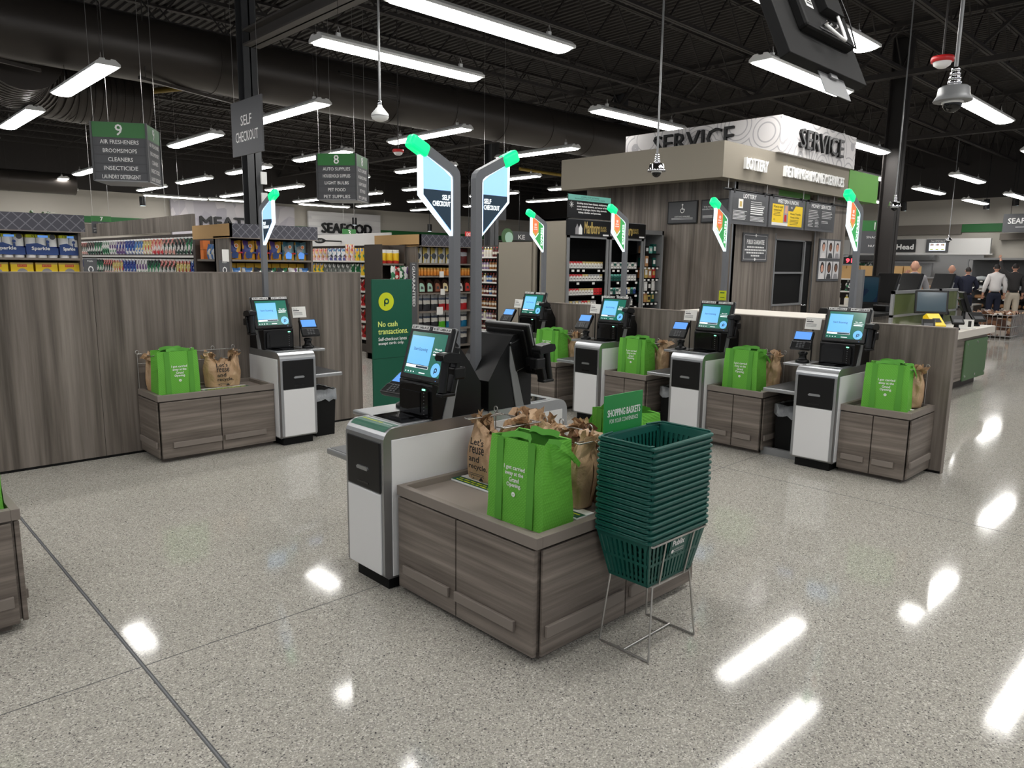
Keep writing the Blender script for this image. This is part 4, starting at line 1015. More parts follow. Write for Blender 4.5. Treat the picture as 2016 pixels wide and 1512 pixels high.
b = MB(); b.box((-.45, -.0118, -.17), (-.02, -.01, .13), 'charcoal'); b.box((.0, -.0118, -.17), (.46, -.01, .13), 'charcoal'); b.quad([(-.30, -.0125, .0), (-.18, -.0125, .0), (-.18, -.0125, .12), (-.30, -.0125, .12)], 'paper'); b.quad([(-.27, -.013, .02), (-.21, -.013, .02), (-.21, -.013, .09), (-.27, -.013, .09)], 'gold'); lines(b, -.43, -.05, -.04, 7, .018, seed=1); lines(b, .03, .43, .10, 3, .026, seed=2); lines(b, .03, .43, .02, 4, .028, h=.014, seed=3); lines(b, .03, .43, -.1, 4, .018, seed=4); b.build('notice_text', r)
r, w, b = menu(10.02, 11.15, 'WESTERN UNION', 'hanging menu board with bright yellow panels'); b.build('title', r)
b = MB(); y = -.0118
b.quad([(-.47, y, -.14), (-.13, y, -.14), (-.13, y, .12), (-.47, y, .12)], 'yellow'); b.quad([(.02, y, -.18), (.48, y, -.18), (.48, y, .12), (.25, y, .12), (.17, y, .04), (.02, y, .04)], 'yellow'); b.quad([(-.13, y, -.14), (.02, y, -.14), (.02, y, .12), (-.13, y, .12)], 'cloth_grey'); b.quad([(-.47, y, -.18), (.02, y, -.18), (.02, y, -.14), (-.47, y, -.14)], 'paper')
b.quad([(-.11, y-.0004, -.12), (-.02, y-.0004, -.12), (-.03, y-.0004, -.02), (-.09, y-.0004, -.02)], 'red'); b.quad([(-.09, y-.0004, .0), (.0, y-.0004, .0), (-.01, y-.0004, .11), (-.08, y-.0004, .11)], 'skin')
b.build('poster', r)
b = MB(); y = -.0125; text('Want to send', (-.30, y, .085), X_, Z_, 'text_black', w=.28, h=.035, mb=b, weight=.001); text('some love?', (-.31, y, .04), X_, Z_, 'text_black', w=.24, h=.035, mb=b, weight=.001); lines(b, -.43, -.18, .0, 3, .02, 'text_black'); text('WU', (-.40, y, -.10), X_, Z_, 'text_black', w=.05, h=.03, mb=b); text('WU', (.12, y, .09), X_, Z_, 'text_white', w=.06, h=.03, mb=b); text('Money Transfer', (.26, y, .0), X_, Z_, 'text_black', w=.34, h=.034, mb=b, weight=.001); text('Money Order', (.24, y, -.05), X_, Z_, 'text_black', w=.28, h=.034, mb=b, weight=.001); lines(b, .08, .42, -.09, 4, .02, 'text_black', seed=5); b.build('poster_lettering', r)
r, w, b = menu(11.19, 12.24, 'MONEY SERVICES', 'hanging menu board titled MONEY SERVICES'); b.build('title', r)
b = MB(); b.box((-.46, -.0118, -.18), (-.01, -.01, .13), 'charcoal'); b.box((.01, -.0118, -.18), (.46, -.01, .13), 'charcoal'); lines(b, -.44, -.06, .09, 6, .024, seed=6); lines(b, .03, .42, .09, 5, .024, seed=7); lines(b, -.44, -.26, -.06, 5, .022, seed=8); lines(b, -.2, -.06, -.06, 5, .022, seed=9); lines(b, .03, .3, -.06, 2, .022, seed=10); b.build('notice_text', r)
# framed notices on the side wall
r = thing('framed_notice', 'black framed notice with a wheelchair symbol on the wood wall', 'notice', (9.29, 6.16, 2.365), 0)
b = MB(); b.box((-.015, -.25, -.16), (.006, .25, .16), 'black'); b.build('frame', r)
b = MB(); b.quad([(-.0156, .235, -.145), (-.0156, -.235, -.145), (-.0156, -.235, .145), (-.0156, .235, .145)], 'charcoal'); c = Vector((-.0162, .0, .045)); disc(b, c+Z_*.062, -Y_, Z_, .014, 'text_white', 12); disc(b, c-Z_*.022, -Y_, Z_, .034, 'text_white', 20, .026)
b.obox(c+Z_*.02, (.001, .010, .05), Matrix.Rotation(R(0), 3, 'X'), 'text_white'); b.obox(c+Vector((0, -.012, -.002)), (.001, .034, .009), Matrix.Identity(3), 'text_white'); b.obox(c+Vector((0, -.032, -.018)), (.001, .009, .04), Matrix.Rotation(R(20), 3, 'X'), 'text_white')
text('ASSISTANCE AVAILABLE', (-.0162, 0, -.06), -Y_, Z_, 'text_white', w=.26, h=.016, mb=b); 
for i in range(2): b.quad([(-.0162, .18, -.085-i*.016), (-.0162, -.18, -.085-i*.016), (-.0162, -.18, -.081-i*.016), (-.0162, .18, -.081-i*.016)], 'text_white')
b.build('notice_face', r)
r = thing('framed_notice', 'black framed notice half hidden behind the third kiosk sign', 'notice', (9.29, 5.63, 2.365), 0)
b = MB(); b.box((-.015, -.22, -.16), (.006, .22, .16), 'black'); b.build('frame', r)
b = MB(); b.quad([(-.0156, .205, -.145), (-.0156, -.205, -.145), (-.0156, -.205, .145), (-.0156, .205, .145)], 'charcoal')
for i, t in enumerate(('THE NEXT', 'GENERATION')): text(t, (-.0162, .10, .06-i*.035), -Y_, Z_, 'text_white', w=.02*len(t), h=.02, mb=b)
for i in range(3): b.quad([(-.0162, .19, -.06-i*.016), (-.0162, .03, -.06-i*.016), (-.0162, .03, -.056-i*.016), (-.0162, .19, -.056-i*.016)], 'text_white')
b.build('notice_face', r)
# counter behind the partition
r = thing('service_counter', 'pale topped service counter just behind the right partition', 'counter', (0, 0, 0))
b = MB(); b.box((6.75, 2.95, 1.085), (7.5, 4.45, 1.135), 'ledge'); b.build('worktop', r, .004)
b = MB(); b.box((6.85, 3.0, 0), (7.4, 4.40, 1.085), 'wood_v'); b.build('counter_base', r)
# ---------------- cigarette case
r = thing('cigarette_case', 'tall glass fronted cigarette case with black header boards', 'display case', (0, 0, 0))
b = MB(); b.box((7.05, 6.4, 0), (7.09, 6.88, 2.18), 'fascia'); b.box((7.05, 6.85, 0), (9.18, 6.90, 2.18), 'black_matte'); b.box((9.15, 6.4, 0), (9.19, 6.88, 2.10), 'silver_paint'); b.box((7.05, 6.4, 2.15), (8.70, 6.88, 2.18), 'silver_paint'); b.box((8.70, 6.4, 2.04), (9.19, 6.88, 2.10), 'silver_paint'); b.box((7.05, 6.4, 0), (9.18, 6.88, .95), 'black_matte'); b.build('carcass', r)
for x0, x1 in ((7.07, 7.90), (7.92, 8.68)):
    b = MB()
    for a, c in ((x0, x0+.045), (x1-.045, x1)): b.box((a, 6.385, .95), (c, 6.40, 1.97), 'silver_paint')
    b.box((x0, 6.385, 1.94), (x1, 6.40, 1.97), 'silver_paint'); b.build('door_frame', r)
b = MB(); b.box((8.70, 6.39, .95), (8.73, 6.42, 2.04), 'silver_paint'); b.build('divider_post', r)
CZ = (1.552, 1.385, 1.20, 1.035)
for z in CZ:
    b = MB(); b.box((7.10, 6.43, z-.014), (8.69, 6.84, z), 'black_matte'); b.box((8.73, 6.43, z+.02), (9.15, 6.84, z+.034), 'black_matte'); b.build('shelf', r)
b = MB(); b.box((8.73, 6.43, 1.76), (9.15, 6.84, 1.774), 'black_matte'); b.build('shelf', r)
q = random.Random(3)
for z in CZ:
    b = MB()
    for i in range(14):
        if q.random() < .6: x = 7.2+i*.105; b.box((x, 6.418, z-.045), (x+.05, 6.421, z-.017), 'paper')
    for i in range(4): x = 8.76+i*.1; b.box((x, 6.418, z-.005), (x+.05, 6.421, z+.02), 'paper')
    b.build('price_strip', r)
for x0, x1, fl_ in ((7.05, 7.90, 0), (7.91, 8.70, 1)):
    b = MB(); b.box((x0, 6.37, 1.97), (x1, 6.40, 2.17), 'black'); o = b.build('header_board', r)
    b = MB(); y = 6.3685; c = x0+(.30*(x1-x0)/.85 if not fl_ else .15)-.12
    for k, dx in ((0, 0), (1, .065)): b.quad([(c+dx-.035, y-k*.0004, 1.985), (c+dx+.035, y-k*.0004, 1.985), (c+dx+.035, y-k*.0004, 2.06), (c+dx, y-k*.0004, 2.12), (c+dx-.035, y-k*.0004, 2.06)], ('cloth_grey', 'text_white')[k])
    text('Marlboro', (c+.30, y, 2.075), X_, Z_, 'gold', w=.31, h=.15, mb=b, weight=.002); text('BLACK', (c+.53, y, 2.085), X_, Z_, 'gold', w=.12, h=.03, mb=b); text('SERIES', (c+.53, y, 2.05), X_, Z_, 'gold', w=.12, h=.03, mb=b); b.quad([(x1-.15, y, 1.98), (x1-.03, y, 1.98), (x1-.03, y, 2.0), (x1-.15, y, 2.0)], 'text_white'); b.build('header_lettering', o)
r = thing('warning_sign', 'black and teal smoking warning sign above the cigarette case', 'sign', (7.485, 6.39, 2.335))
b = MB(); b.box((-.425, -.008, -.145), (.425, .008, .145), 'black'); b.box((-.425, -.009, .075), (.425, .0, .146), 'teal'); b.build('board', r)
b = MB(); y = -.0096; text('A FEDERAL COURT HAS ORDERED', (0, y, .122), X_, Z_, 'text_black', w=.36, h=.018, mb=b); text('PHILIP MORRIS USA, R.J. REYNOLDS TO STATE:', (0, y, .095), X_, Z_, 'text_black', w=.6, h=.02, mb=b)
for i, t in enumerate(('Smoking causes heart disease, emphysema,', 'acute myeloid leukemia, and cancer of the', 'mouth, esophagus, larynx, lung, stomach,', 'kidney, bladder, and pancreas.')): text(t, (.045-.045*(i == 3), y, .04-i*.038), X_, Z_, 'text_white', w=.60-.15*(i == 3), h=.028, mb=b, weight=.0012)
for k in range(4): d = Vector((math.cos(PI*k/4), 0, math.sin(PI*k/4))); e = Vector((-d.z, 0, d.x)); c = Vector((-.36, y, .02)); b.quad([c-d*.04-e*.003, c+d*.04-e*.003, c+d*.04+e*.003, c-d*.04+e*.003], 'text_white')
b.build('lettering', r)
# cigarette packs: one mesh per look, copied
def packmesh(top, m='cig_white', h=.088, w=.054, roof=True):
    b = MB(); b.box((-w/2, -.012, 0), (w/2, .012, h), m)
    if roof: b.quad([(-w/2, -.0124, h*.62), (0, -.0124, h*.85), (w/2, -.0124, h*.62), (w/2, -.0124, h), (-w/2, -.0124, h)], top)
    else: b.quad([(-w/2, -.0124, h*.45), (w/2, -.0124, h*.45), (w/2, -.0124, h*.8), (-w/2, -.0124, h*.8)], top)
    b.quad([(-w*.3, -.0126, h*.3), (w*.3, -.0126, h*.3), (w*.3, -.0126, h*.4), (-w*.3, -.0126, h*.4)], 'text_black'); return b
PK = {}
def pack(kind, x, z, lab, grp, y=6.46):
    if kind not in PK:
        p = {'red': ('red',), 'gold': ('gold',), 'grey': ('cloth_grey',), 'teal': ('basket', 'cig_white', .088, .054, False), 'dteal': ('teal', 'basket'), 'dred': ('red', 'red'), 'blue': ('cig_white', 'pin_b'), 'black': ('gold', 'black')}[kind]; PK[kind] = packmesh(*p).build('cigarette_pack'); o = PK[kind]
    else: o = PK[kind].copy(); COL.objects.link(o)
    o.location = (x, y, z); return tag(o, lab, 'cigarettes', grp)
mat('pin_b', rgb(40, 70, 130), .5)
rows = [('top', 0, ['red']*5+['gold']*7, ['teal', 'grey']*5), ('second', 1, ['red', 'red', 'red', 'red', 'red', 'gold', 'gold', 'grey', 'grey', 'grey', 'grey', 'gold'], ['dteal']*5+['grey']*5), ('third', 2, ['red', 'red', 'red', 'red', 'gold', 'gold', 'gold', 'gold', 'gold', 'dred', 'dred', 'dred'], ['dteal', 'teal', 'dteal', 'teal', 'grey', 'dred', 'blue', 'gold', 'dteal', 'blue']), ('bottom', 3, ['grey', 'gold', 'grey', 'gold', 'grey', 'red', 'red', 'gold', 'grey', 'grey'], ['dred']*6+['grey']*3)]
NAMEC = {'red': 'red topped white', 'gold': 'gold topped white', 'grey': 'grey topped white', 'teal': 'teal banded white', 'dteal': 'dark teal', 'dred': 'all red', 'blue': 'blue', 'black': 'black'}
for nm, zi, a, c in rows:
    for i, k in enumerate(a): pack(k, 7.17+i*.0605, CZ[zi], '%s cigarette pack, %s from left, %s shelf, left case door' % (NAMEC[k], ORD[i], nm), 'cigarette packs behind the left case door')
    for i, k in enumerate(c): pack(k, 8.0+i*.066, CZ[zi], '%s cigarette pack, %s from left, %s shelf, right case door' % (NAMEC[k], ORD[i], nm), 'cigarette packs behind the right case door')
q = random.Random(8)
for ri, z in enumerate((1.774, CZ[0]+.034, CZ[1]+.034, CZ[2]+.034, CZ[3]+.034)):
    for i in range(4):
        h = q.uniform(.09, .16); b = MB(); w = .075; b.box((-w/2, -.03, 0), (w/2, .03, h), q.choice(['black', 'gold', 'cig_white', 'teal', 'orange', 'red', 'bread', 'basket'])); b.quad([(-w*.35, -.0305, h*.3), (w*.35, -.0305, h*.3), (w*.35, -.0305, h*.75), (-w*.35, -.0305, h*.75)], q.choice(['text_white', 'gold', 'text_black', 'paper'])); o = b.build('tobacco_box', loc=(8.80+i*.092, 6.5, z)); tag(o, 'small tobacco box, %s from left on the %s shelf of the open case bay' % (ORD[i], ORD[ri]), 'tobacco box', 'boxes in the open bay of the case')
r = thing('counter_card', 'white advert card with red packs standing before the cigarette case', 'card', (6.95, 5.56, 1.03))
b = MB(); b.box((-.006, -.11, -1.03), (.006, .11, -.0), 'paper'); b.box((-.008, -.13, 0), (.008, .13, .19), 'paper'); b.build('card', r)
b = MB()
for k in range(2): b.quad([(-.0086, .05-k*.06, .05), (-.0086, -.0-k*.06, .05), (-.0086, -.0-k*.06, .13), (-.0086, .05-k*.06, .13)], 'red')
b.build('print', r)
b = MB(); b.box((7.0, 6.96, 0), (7.5, 7.6, 1.89), 'fascia'); tag(b.build('beige_screen'), 'plain beige freestanding screen left of the cigarette case', 'screen')
b = MB(); b.box((7.02, 6.905, 0), (7.3, 6.955, 2.13), 'fascia'); b.box((6.99, 7.605, 0), (7.02, 7.63, 1.74), 'black'); tag(b.build('screen_post'), 'narrow tall beige post between the screen and the cigarette case', 'post')
# ================================================================ GROCERY AISLES
mat('shelf_grey', rgb(120, 112, 104), .5); mat('shelf_white', rgb(222, 220, 214), .45); mat('gondola_dark', rgb(70, 62, 56), .55)
mat('back_panel', rgb(58, 52, 48), .7)
def q3(c, a=1.): return c
GONE = {}
def place(key, make, loc, rz, name, lab, cat, grp, scale=None):
    if key not in GONE: GONE[key] = make().build(name); o = GONE[key]
    else: o = GONE[key].copy(); COL.objects.link(o)
    o.location = loc; o.rotation_euler = (0, 0, rz); return tag(o, lab, cat, grp)
def carton(w, d, h, m, top=None):
    b = MB(); b.box((-w/2, -d/2, 0), (w/2, d/2, h), m); return b
def pouch(w, d, h, m):
    b = MB(); n, k = 7, 7; vs = []
    for s in (-1, 1):
        for i in range(n+1):
            for j in range(k+1):
                u, t = j/k, i/n; bl = (math.sin(PI*u)**.6)*(math.sin(PI*min(1, .08+t*.92))**.5 if t < .95 else .12)
                x = (u-.5)*w*(1-.05*math.sin(PI*t)); vs.append((x, s*d/2*bl*(1.1-.35*t), h*t + (.006*math.sin(9*u) if t == 1 else 0)))
    N_ = (n+1)*(k+1)
    fs = []
    for s in (0, 1):
        for i in range(n):
            for j in range(k): a = s*N_+i*(k+1)+j; fs.append((a, a+1, a+k+2, a+k+1))
    b.add(vs, fs, m, True); return b
def bottle(r, h, m, capm, neck=.35):
    b = MB(); b.lathe([(r*.9, 0), (r, h*.03), (r, h*.62), (r*.8, h*.72), (r*neck, h*.82), (r*neck, h*.88)], m, n=12); b.lathe([(r*neck*1.15, h*.87), (r*neck*1.15, h), (0, h)], capm, n=12); return b
def can(r, h, m, capm):
    b = MB(); b.lathe([(r*.92, 0), (r, h*.04), (r, h*.84), (r*.96, h*.87)], m, n=14); b.lathe([(r*.97, h*.86), (r*.97, h), (0, h)], capm, n=14); return b
def card(w, h, m, tip='text_white'):
    b = MB(); b.box((-w/2, -.002, 0), (w/2, .004, h), m); b.box((-w*.28, -.016, h*.08), (w*.28, -.002, h*.72), m); b.box((-.008, -.03, h*.96), (.008, .03, h*1.06), tip); return b
def jug(m, lab):
    b = MB(); b.prism([(-.075, 0), (.075, 0), (.078, .10), (.06, .17), (.02, .215), (.0, .225), (-.045, .225), (-.075, .16)], -.05, .05, m, 'y'); b.lathe([(.022, .225), (.022, .25), (0, .25)], 'black', (-.02, 0, 0), 10)
    b.prism([(-.045, .02), (.06, .02), (.055, .10), (.03, .15), (-.02, .165), (-.045, .15)], -.0515, -.05, lab, 'y'); b.prism([(-.02, .06), (.035, .06), (.03, .10), (-.015, .11)], -.0525, -.0514, 'text_grey', 'y'); return b
def endcap(x0, x1, lab, shelves, header, z0=1.9, z1=2.08, yb=11.0, tan=True, flag=None, y=9.8, flags=(1, 1)):
    r = thing('end_cap_shelf', lab, 'shelf unit', ((x0+x1)/2, y, 0), 0, 'end cap shelf units'); w = (x1-x0)/2
    b = MB(); b.box((-w, .0, 0), (w, .12, .12), 'gondola_dark'); b.box((-w, .45, 0), (w, .5, z0), 'back_panel'); b.build('frame', r)
    for s in (-1, 1): b = MB(); b.box((s*w, 0, 0), (s*(w-.03), .5, z0), 'wood_v'); b.build('side_panel', r)
    for z in shelves: b = MB(); b.box((-w+.03, -.02, z-.025), (w-.03, .45, z), 'shelf_grey'); b.build('shelf', r)
    b = MB(); b.box((-w-.02, -.12, z0), (w+.02, -.09, z1), 'valance'); b.box((-w-.02, -.09, z0), (w+.02, .46, z0+.02), 'valance'); b.box((-w-.025, -.125, z0-.012), (w+.025, -.085, z0), 'taupe'); b.build('header', r)
    if tan: b = MB(); b.box((-w-.02, -.12, z0-.01), (-w+.005, yb-y, z1), 'kraft'); b.build('header_side', r)
    if flag:
        for s in (-1, 1):
            if not flags[(s+1)//2]: continue
            b = MB(); xx = s*(w+.075); b.box((xx-.07, -.01, .3), (xx+.07, .005, 1.60), 'sign_grey'); o = b.build('flag_sign', r)
            b = MB(); zc = 1.30-.05*len(flag)*.5+.1; text(flag, (xx, -.0115, 1.54-.065*len(flag)/2-.03*(len(flag) < 3)), -Z_, X_, 'text_white', w=.065*len(flag), h=.055, mb=b, weight=.0015); text('Publix', (xx, -.0115, 1.57), X_, Z_, 'text_white', w=.06, h=.02, mb=b); b.build('flag_lettering', o)
    return r
def gondola(x, y0, y1, lab, shelves, top=2.05, d=.5, col='shelf_white', header=None):
    """long shelf run whose front faces -X at x"""
    r = thing('shelf_run', lab, 'shelf run', (x, (y0+y1)/2, 0), 0, 'long shelf runs down the aisles'); h = (y1-y0)/2
    b = MB(); b.box((0, -h, 0), (d, h, .14), 'gondola_dark'); b.box((d-.05, -h, .14), (d, h, top), 'back_panel'); b.build('frame', r)
    for z in shelves: b = MB(); b.box((0, -h, z-.03), (d-.05, h, z), col); b.build('shelf', r)
    if header: b = MB(); b.box((.0, -h, header[0]), (.04, h, header[1]), 'wood_v'); b.build('header_board', r)
    return r
# ---- end cap 1: paper towels and boxes
endcap(1.13, 2.38, 'end cap at far left with paper towel packs and yellow boxes', (.4, .8, 1.2, 1.60), None, 1.90, 2.09, flag='CA', tan=False, flags=(0, 1))
PRN = ('text_white', rgb(30, 52, 140))
bands('towel_pack', [(0, rgb(226, 224, 220)), (.12, rgb(28, 52, 140)), (.48, rgb(232, 232, 230)), (.80, rgb(240, 240, 236)), (.86, rgb(236, 226, 90))], .10, 5)
for i, x in enumerate((1.34, 1.665, 1.99, 2.27)):
    w = .315 if i < 3 else .215
    r = thing('paper_towel_pack', 'blue and white paper towel pack, %s on the far left end cap' % ('leftmost' if i == 0 else 'rightmost and narrower' if i == 3 else ORD[i]+' from left'), 'paper towels', (x, 9.90, 1.60), 0, 'paper towel packs on the left end cap')
    b = MB(); n = 3 if w > .3 else 2
    for k in range(n):
        for yy in (0, .11):
            b.lathe([(w/n*.47, 0), (w/n*.5, .015), (w/n*.5, .245), (w/n*.45, .262), (0, .265)], 'towel_pack', (-w/2+(k+.5)*w/n, yy, 0), 14)
    b.build('wrapped_rolls', r)
    b = MB(); y = -w/n*.5-.004
    b.quad([(-w*.5, y, .035), (w*.5, y, .035), (w*.5, y, .11), (w*.15, y, .13), (-w*.15, y, .165), (-w*.5, y, .15)], 'pin_b'); b.quad([(-w*.48, y-.001, .225), (-w*.15, y-.001, .225), (-w*.15, y-.001, .258), (-w*.48, y-.001, .258)], 'lime'); b.quad([(-w*.12, y-.001, .228), (w*.2, y-.001, .228), (w*.2, y-.001, .252), (-w*.12, y-.001, .252)], 'pin_blue'); disc(b, (w*.34, y-.001, .235), X_, Z_, .03, 'charcoal', 16)
    b.quad([(w*.12, y-.0008, .06), (w*.24, y-.0008, .06), (w*.21, y-.0008, .16), (w*.15, y-.0008, .16)], 'pin_b'); disc(b, (w*.18, y-.0008, .18), X_, Z_, .018, 'pin_b', 10); b.build('wrapper_print', r)
    b = MB(); text('Sparkle', (-w*.05, y-.002, .10), X_, Z_, 'text_white', w=w*.56, h=.046, mb=b, weight=.002); text('12', (-w*.24, y-.002, .241), X_, Z_, 'text_black', w=.035, h=.024, mb=b, weight=.001); b.build('wrapper_lettering', r)
for i, x in enumerate((1.30, 1.54, 1.78, 2.02, 2.25)):
    r = thing('trash_bag_box', 'yellow trash bag box, %s from left on the second shelf at far left' % ORD[i], 'box', (x, 9.92, 1.20), 0, 'yellow boxes on the left end cap')
    b = MB(); b.box((-.108, -.06, 0), (.108, .06, .345), 'yellow'); b.build('carton', r)
    b = MB(); y = -.0605; disc(b, (0, y, .225), X_, Z_, .055, 'cloth_grey', 20); b.quad([(-.11, y, .345), (.11, y, .345), (.11, y, .325), (-.11, y, .325)], 'gold'); b.quad([(-.045, y-.0005, .295), (.045, y-.0005, .295), (.045, y-.0005, .325), (-.045, y-.0005, .325)], 'red'); b.quad([(-.04, y-.0008, .299), (.04, y-.0008, .299), (.04, y-.0008, .321), (-.04, y-.0008, .321)], 'orange'); text('GLAD', (0, y-.001, .31), X_, Z_, 'red', w=.06, h=.016, mb=b, weight=.001); b.build('carton_print', r)
# ---- aisle side behind: toothbrush and personal care cards
gondola(4.16, 11.1, 19.0, 'long shelf run of hanging toothbrush cards down the left aisle', (.2, .55, .9, 1.30, 1.66), 2.02, header=(2.02, 2.26))
pal = [rgb(200, 60, 70), rgb(40, 60, 140), rgb(60, 130, 90), rgb(214, 160, 150), rgb(70, 120, 180), rgb(220, 220, 216), rgb(36, 70, 60), rgb(206, 190, 120), rgb(110, 80, 130), rgb(40, 40, 46)]
for i in range(10): cells('pk%d' % i, 26, [pal[i], pal[(i+3) % 10], pal[i], rgb(226, 224, 220), pal[(i+7) % 10]], .4, (1, 1, .6), seed=i)
CN = ['red and white', 'navy', 'green', 'pink', 'blue', 'white', 'dark green', 'cream', 'purple', 'black']
q = random.Random(5)
for ri, (z, h, nm) in enumerate(((1.68, .24, 'upper'), (1.32, .27, 'lower'))):
    y = 17.6; i = 0; seq = 0
    while y > 11.2:
        c = (i//3*3 + ri*4) % 10 if ri == 0 else ((i//4)*4+1) % 10
        w = .10 if (i//6) % 2 == 0 else .13
        k = (c, w, h)
        place(('card',)+k, lambda: card(w, h, 'pk%d' % c), (4.18, y, z), -PI/2, 'hanging_card', '%s hanging card pack, number %d from the far end of the %s row' % (CN[c], i+1, nm), 'hanging pack', 'hanging packs on the left aisle shelf run')
        y -= w+.045; i += 1
# ---- end cap 2: pet bags
endcap(4.13, 5.36, 'end cap behind the left kiosk stacked with pet food bags', (.4, .8, 1.2, 1.61), None, 1.90, 2.08, flag='CH', flags=(1, 0))
cells('pet_orange', 15, [rgb(226, 160, 50), rgb(232, 176, 70), rgb(96, 70, 140), rgb(70, 80, 150), rgb(236, 190, 90), rgb(190, 60, 40)], .3, (1, 1, .7)); cells('pet_teal', 15, [rgb(226, 170, 60), rgb(120, 160, 170), rgb(70, 120, 140), rgb(150, 150, 150), rgb(232, 180, 70)], .3, (1, 1, .7))
for i in range(6):
    k = 'pet_orange' if i < 4 else 'pet_teal'
    r = thing('pet_food_bag', '%s pet food bag, %s from left, top of middle end cap' % (('orange and purple', 'orange and teal')[i > 3], ORD[i]), 'pet food bag', (4.26+i*.195, 9.93, 1.61), 0, 'pet food bags on the middle end cap')
    b = pouch(.185, .10, .255, k); b.build('bag', r)
    b = MB(); y = -.058; disc(b, (.0, y-.004, .185), X_, Z_, .028, 'paper', 14); disc(b, (.0, y-.0045, .185), X_, Z_, .020, 'orange', 14); b.quad([(.025, y-.003, .085), (.085, y-.003, .085), (.085, y-.003, .105), (.025, y-.003, .105)], ('red', 'pin_b')[i % 2]); b.quad([(-.06, y-.002, .02), (.02, y-.002, .02), (.03, y-.002, .09), (-.03, y-.002, .12), (-.07, y-.002, .08)], ('pin_b', 'pin_b', 'pin_b', 'pin_b', 'pin_blue', 'pin_blue')[i]); b.build('bag_print', r)
bands('tub_yp', [(0, rgb(110, 70, 140)), (.5, rgb(236, 186, 50))], .1, 8)
for i in range(9): place('tubp', lambda: carton(.115, .12, .22, 'tub_yp'), (4.24+i*.128, 10.06, 1.34), 0, 'litter_box', 'yellow and purple litter box, %s from left on the second shelf' % ORD[i], 'box', 'yellow and purple boxes on the middle end cap')
for i in range(7):
    m = ('pk4', 'pk4', 'pk9', 'pk9', 'pk9', 'pk5', 'pk4')[i]
    place(('pil', m), lambda: pouch(.165, .12, .20, m), (4.25+i*.17, 9.90, 1.30), 0, 'litter_bag', '%s bag lying in front on the second shelf, %s from left' % (('blue', 'blue', 'black', 'black', 'black', 'white', 'blue')[i], ORD[i]), 'bag', 'bags in front on the middle end cap')
b = MB(); b.box((4.15, 10.3, 1.2), (4.45, 11.05, 1.23), 'shelf_grey'); b.box((4.15, 10.3, 1.58), (4.45, 11.05, 1.61), 'shelf_grey'); b.box((4.42, 10.3, 0), (4.46, 11.06, 1.88), 'back_panel'); b.box((4.13, 10.98, 0), (4.46, 11.06, 1.88), 'gondola_dark'); tag(b.build('side_shelf'), 'shelves on the left flank of the middle end cap', 'shelf unit')
for i in range(3): place('bluebag', lambda: pouch(.13, .09, .21, 'pk4'), (4.22, 10.38+i*.145, 1.61), -PI/2, 'treat_bag', 'dark blue treat bag, %s from the front on the end cap flank' % ORD[i], 'bag', 'blue bags on the end cap flank')
for i in range(2): place('orbox', lambda: carton(.11, .1, .13, 'orange'), (4.22, 10.84, 1.61+i*.135), -PI/2, 'snack_box', ('lower', 'upper')[i]+' orange box at the back of the end cap flank', 'box', 'orange boxes on the end cap flank')
for i in range(10): place('smalljar', lambda: can(.03, .08, 'pk5', 'black'), (4.20, 10.36+(i % 5)*.09, 1.23+.085*(i//5)), 0, 'small_jar', 'small silver jar, %s from the front in the %s layer on the flank' % (ORD[i % 5], ('lower', 'upper')[i//5]), 'jar', 'small jars on the end cap flank')
place('wcard', lambda: carton(.09, .004, .16, 'paper'), (4.07, 9.78, 1.58), 0, 'price_card', 'white and green price card clipped to the middle end cap', 'price card', 'end cap price cards')
# ---- pet treat run between end caps 2 and 3
gondola(7.16, 11.06, 14.6, 'white shelf run of pet treats under the dog treats sign', (.25, .55, .82, 1.09, 1.36, 1.62), 2.05)
b = MB(); b.box((7.56, 11.06, 1.9), (7.60, 14.6, 2.12), 'wall_white'); tag(b.build('white_back_board'), 'white back board above the pet treats', 'board')
r = thing('oval_sign', 'black oval sign reading DOG TREATS', 'sign', (7.10, 12.7, 1.985)); b = MB(); b.add([(-.004, .20*math.cos(2*PI*i/24), .05*math.sin(2*PI*i/24)) for i in range(24)] + [(.012, .20*math.cos(2*PI*i/24), .05*math.sin(2*PI*i/24)) for i in range(24)], [tuple(range(24)), tuple(range(24, 48))] + [(i, (i+1) % 24, 24+(i+1) % 24, 24+i) for i in range(24)], 'black'); b.box((.0, -.012, -.012), (.46, .012, .012), 'black'); b.build('plate', r); b = MB(); text('DOG TREATS', (-.005, 0, 0), -Y_, Z_, 'text_white', w=.2, h=.035, mb=b); b.build('lettering', r)
cells('tr_pink', 22, [rgb(224, 180, 180), rgb(232, 224, 220), rgb(200, 90, 80), rgb(236, 200, 120)], .3); cells('tr_blue', 22, [rgb(90, 90, 150), rgb(224, 224, 224), rgb(70, 130, 160), rgb(60, 60, 70), rgb(214, 210, 206)], .3); cells('tr_yel', 22, [rgb(236, 196, 50), rgb(240, 206, 70), rgb(90, 130, 180), rgb(60, 140, 110), rgb(226, 170, 60)], .3); cells('tr_green', 22, [rgb(34, 100, 60), rgb(220, 224, 216), rgb(40, 110, 66)], .3); cells('tr_grey', 22, [rgb(110, 116, 110), rgb(70, 74, 72), rgb(200, 200, 196)], .3); cells('tr_red', 22, [rgb(190, 40, 40), rgb(160, 30, 34), rgb(226, 210, 200), rgb(90, 50, 40)], .3)
TR = {'tr_pink': 'pink and white', 'tr_blue': 'purple and white', 'tr_yel': 'yellow', 'tr_green': 'green and white', 'tr_grey': 'grey', 'tr_red': 'red'}
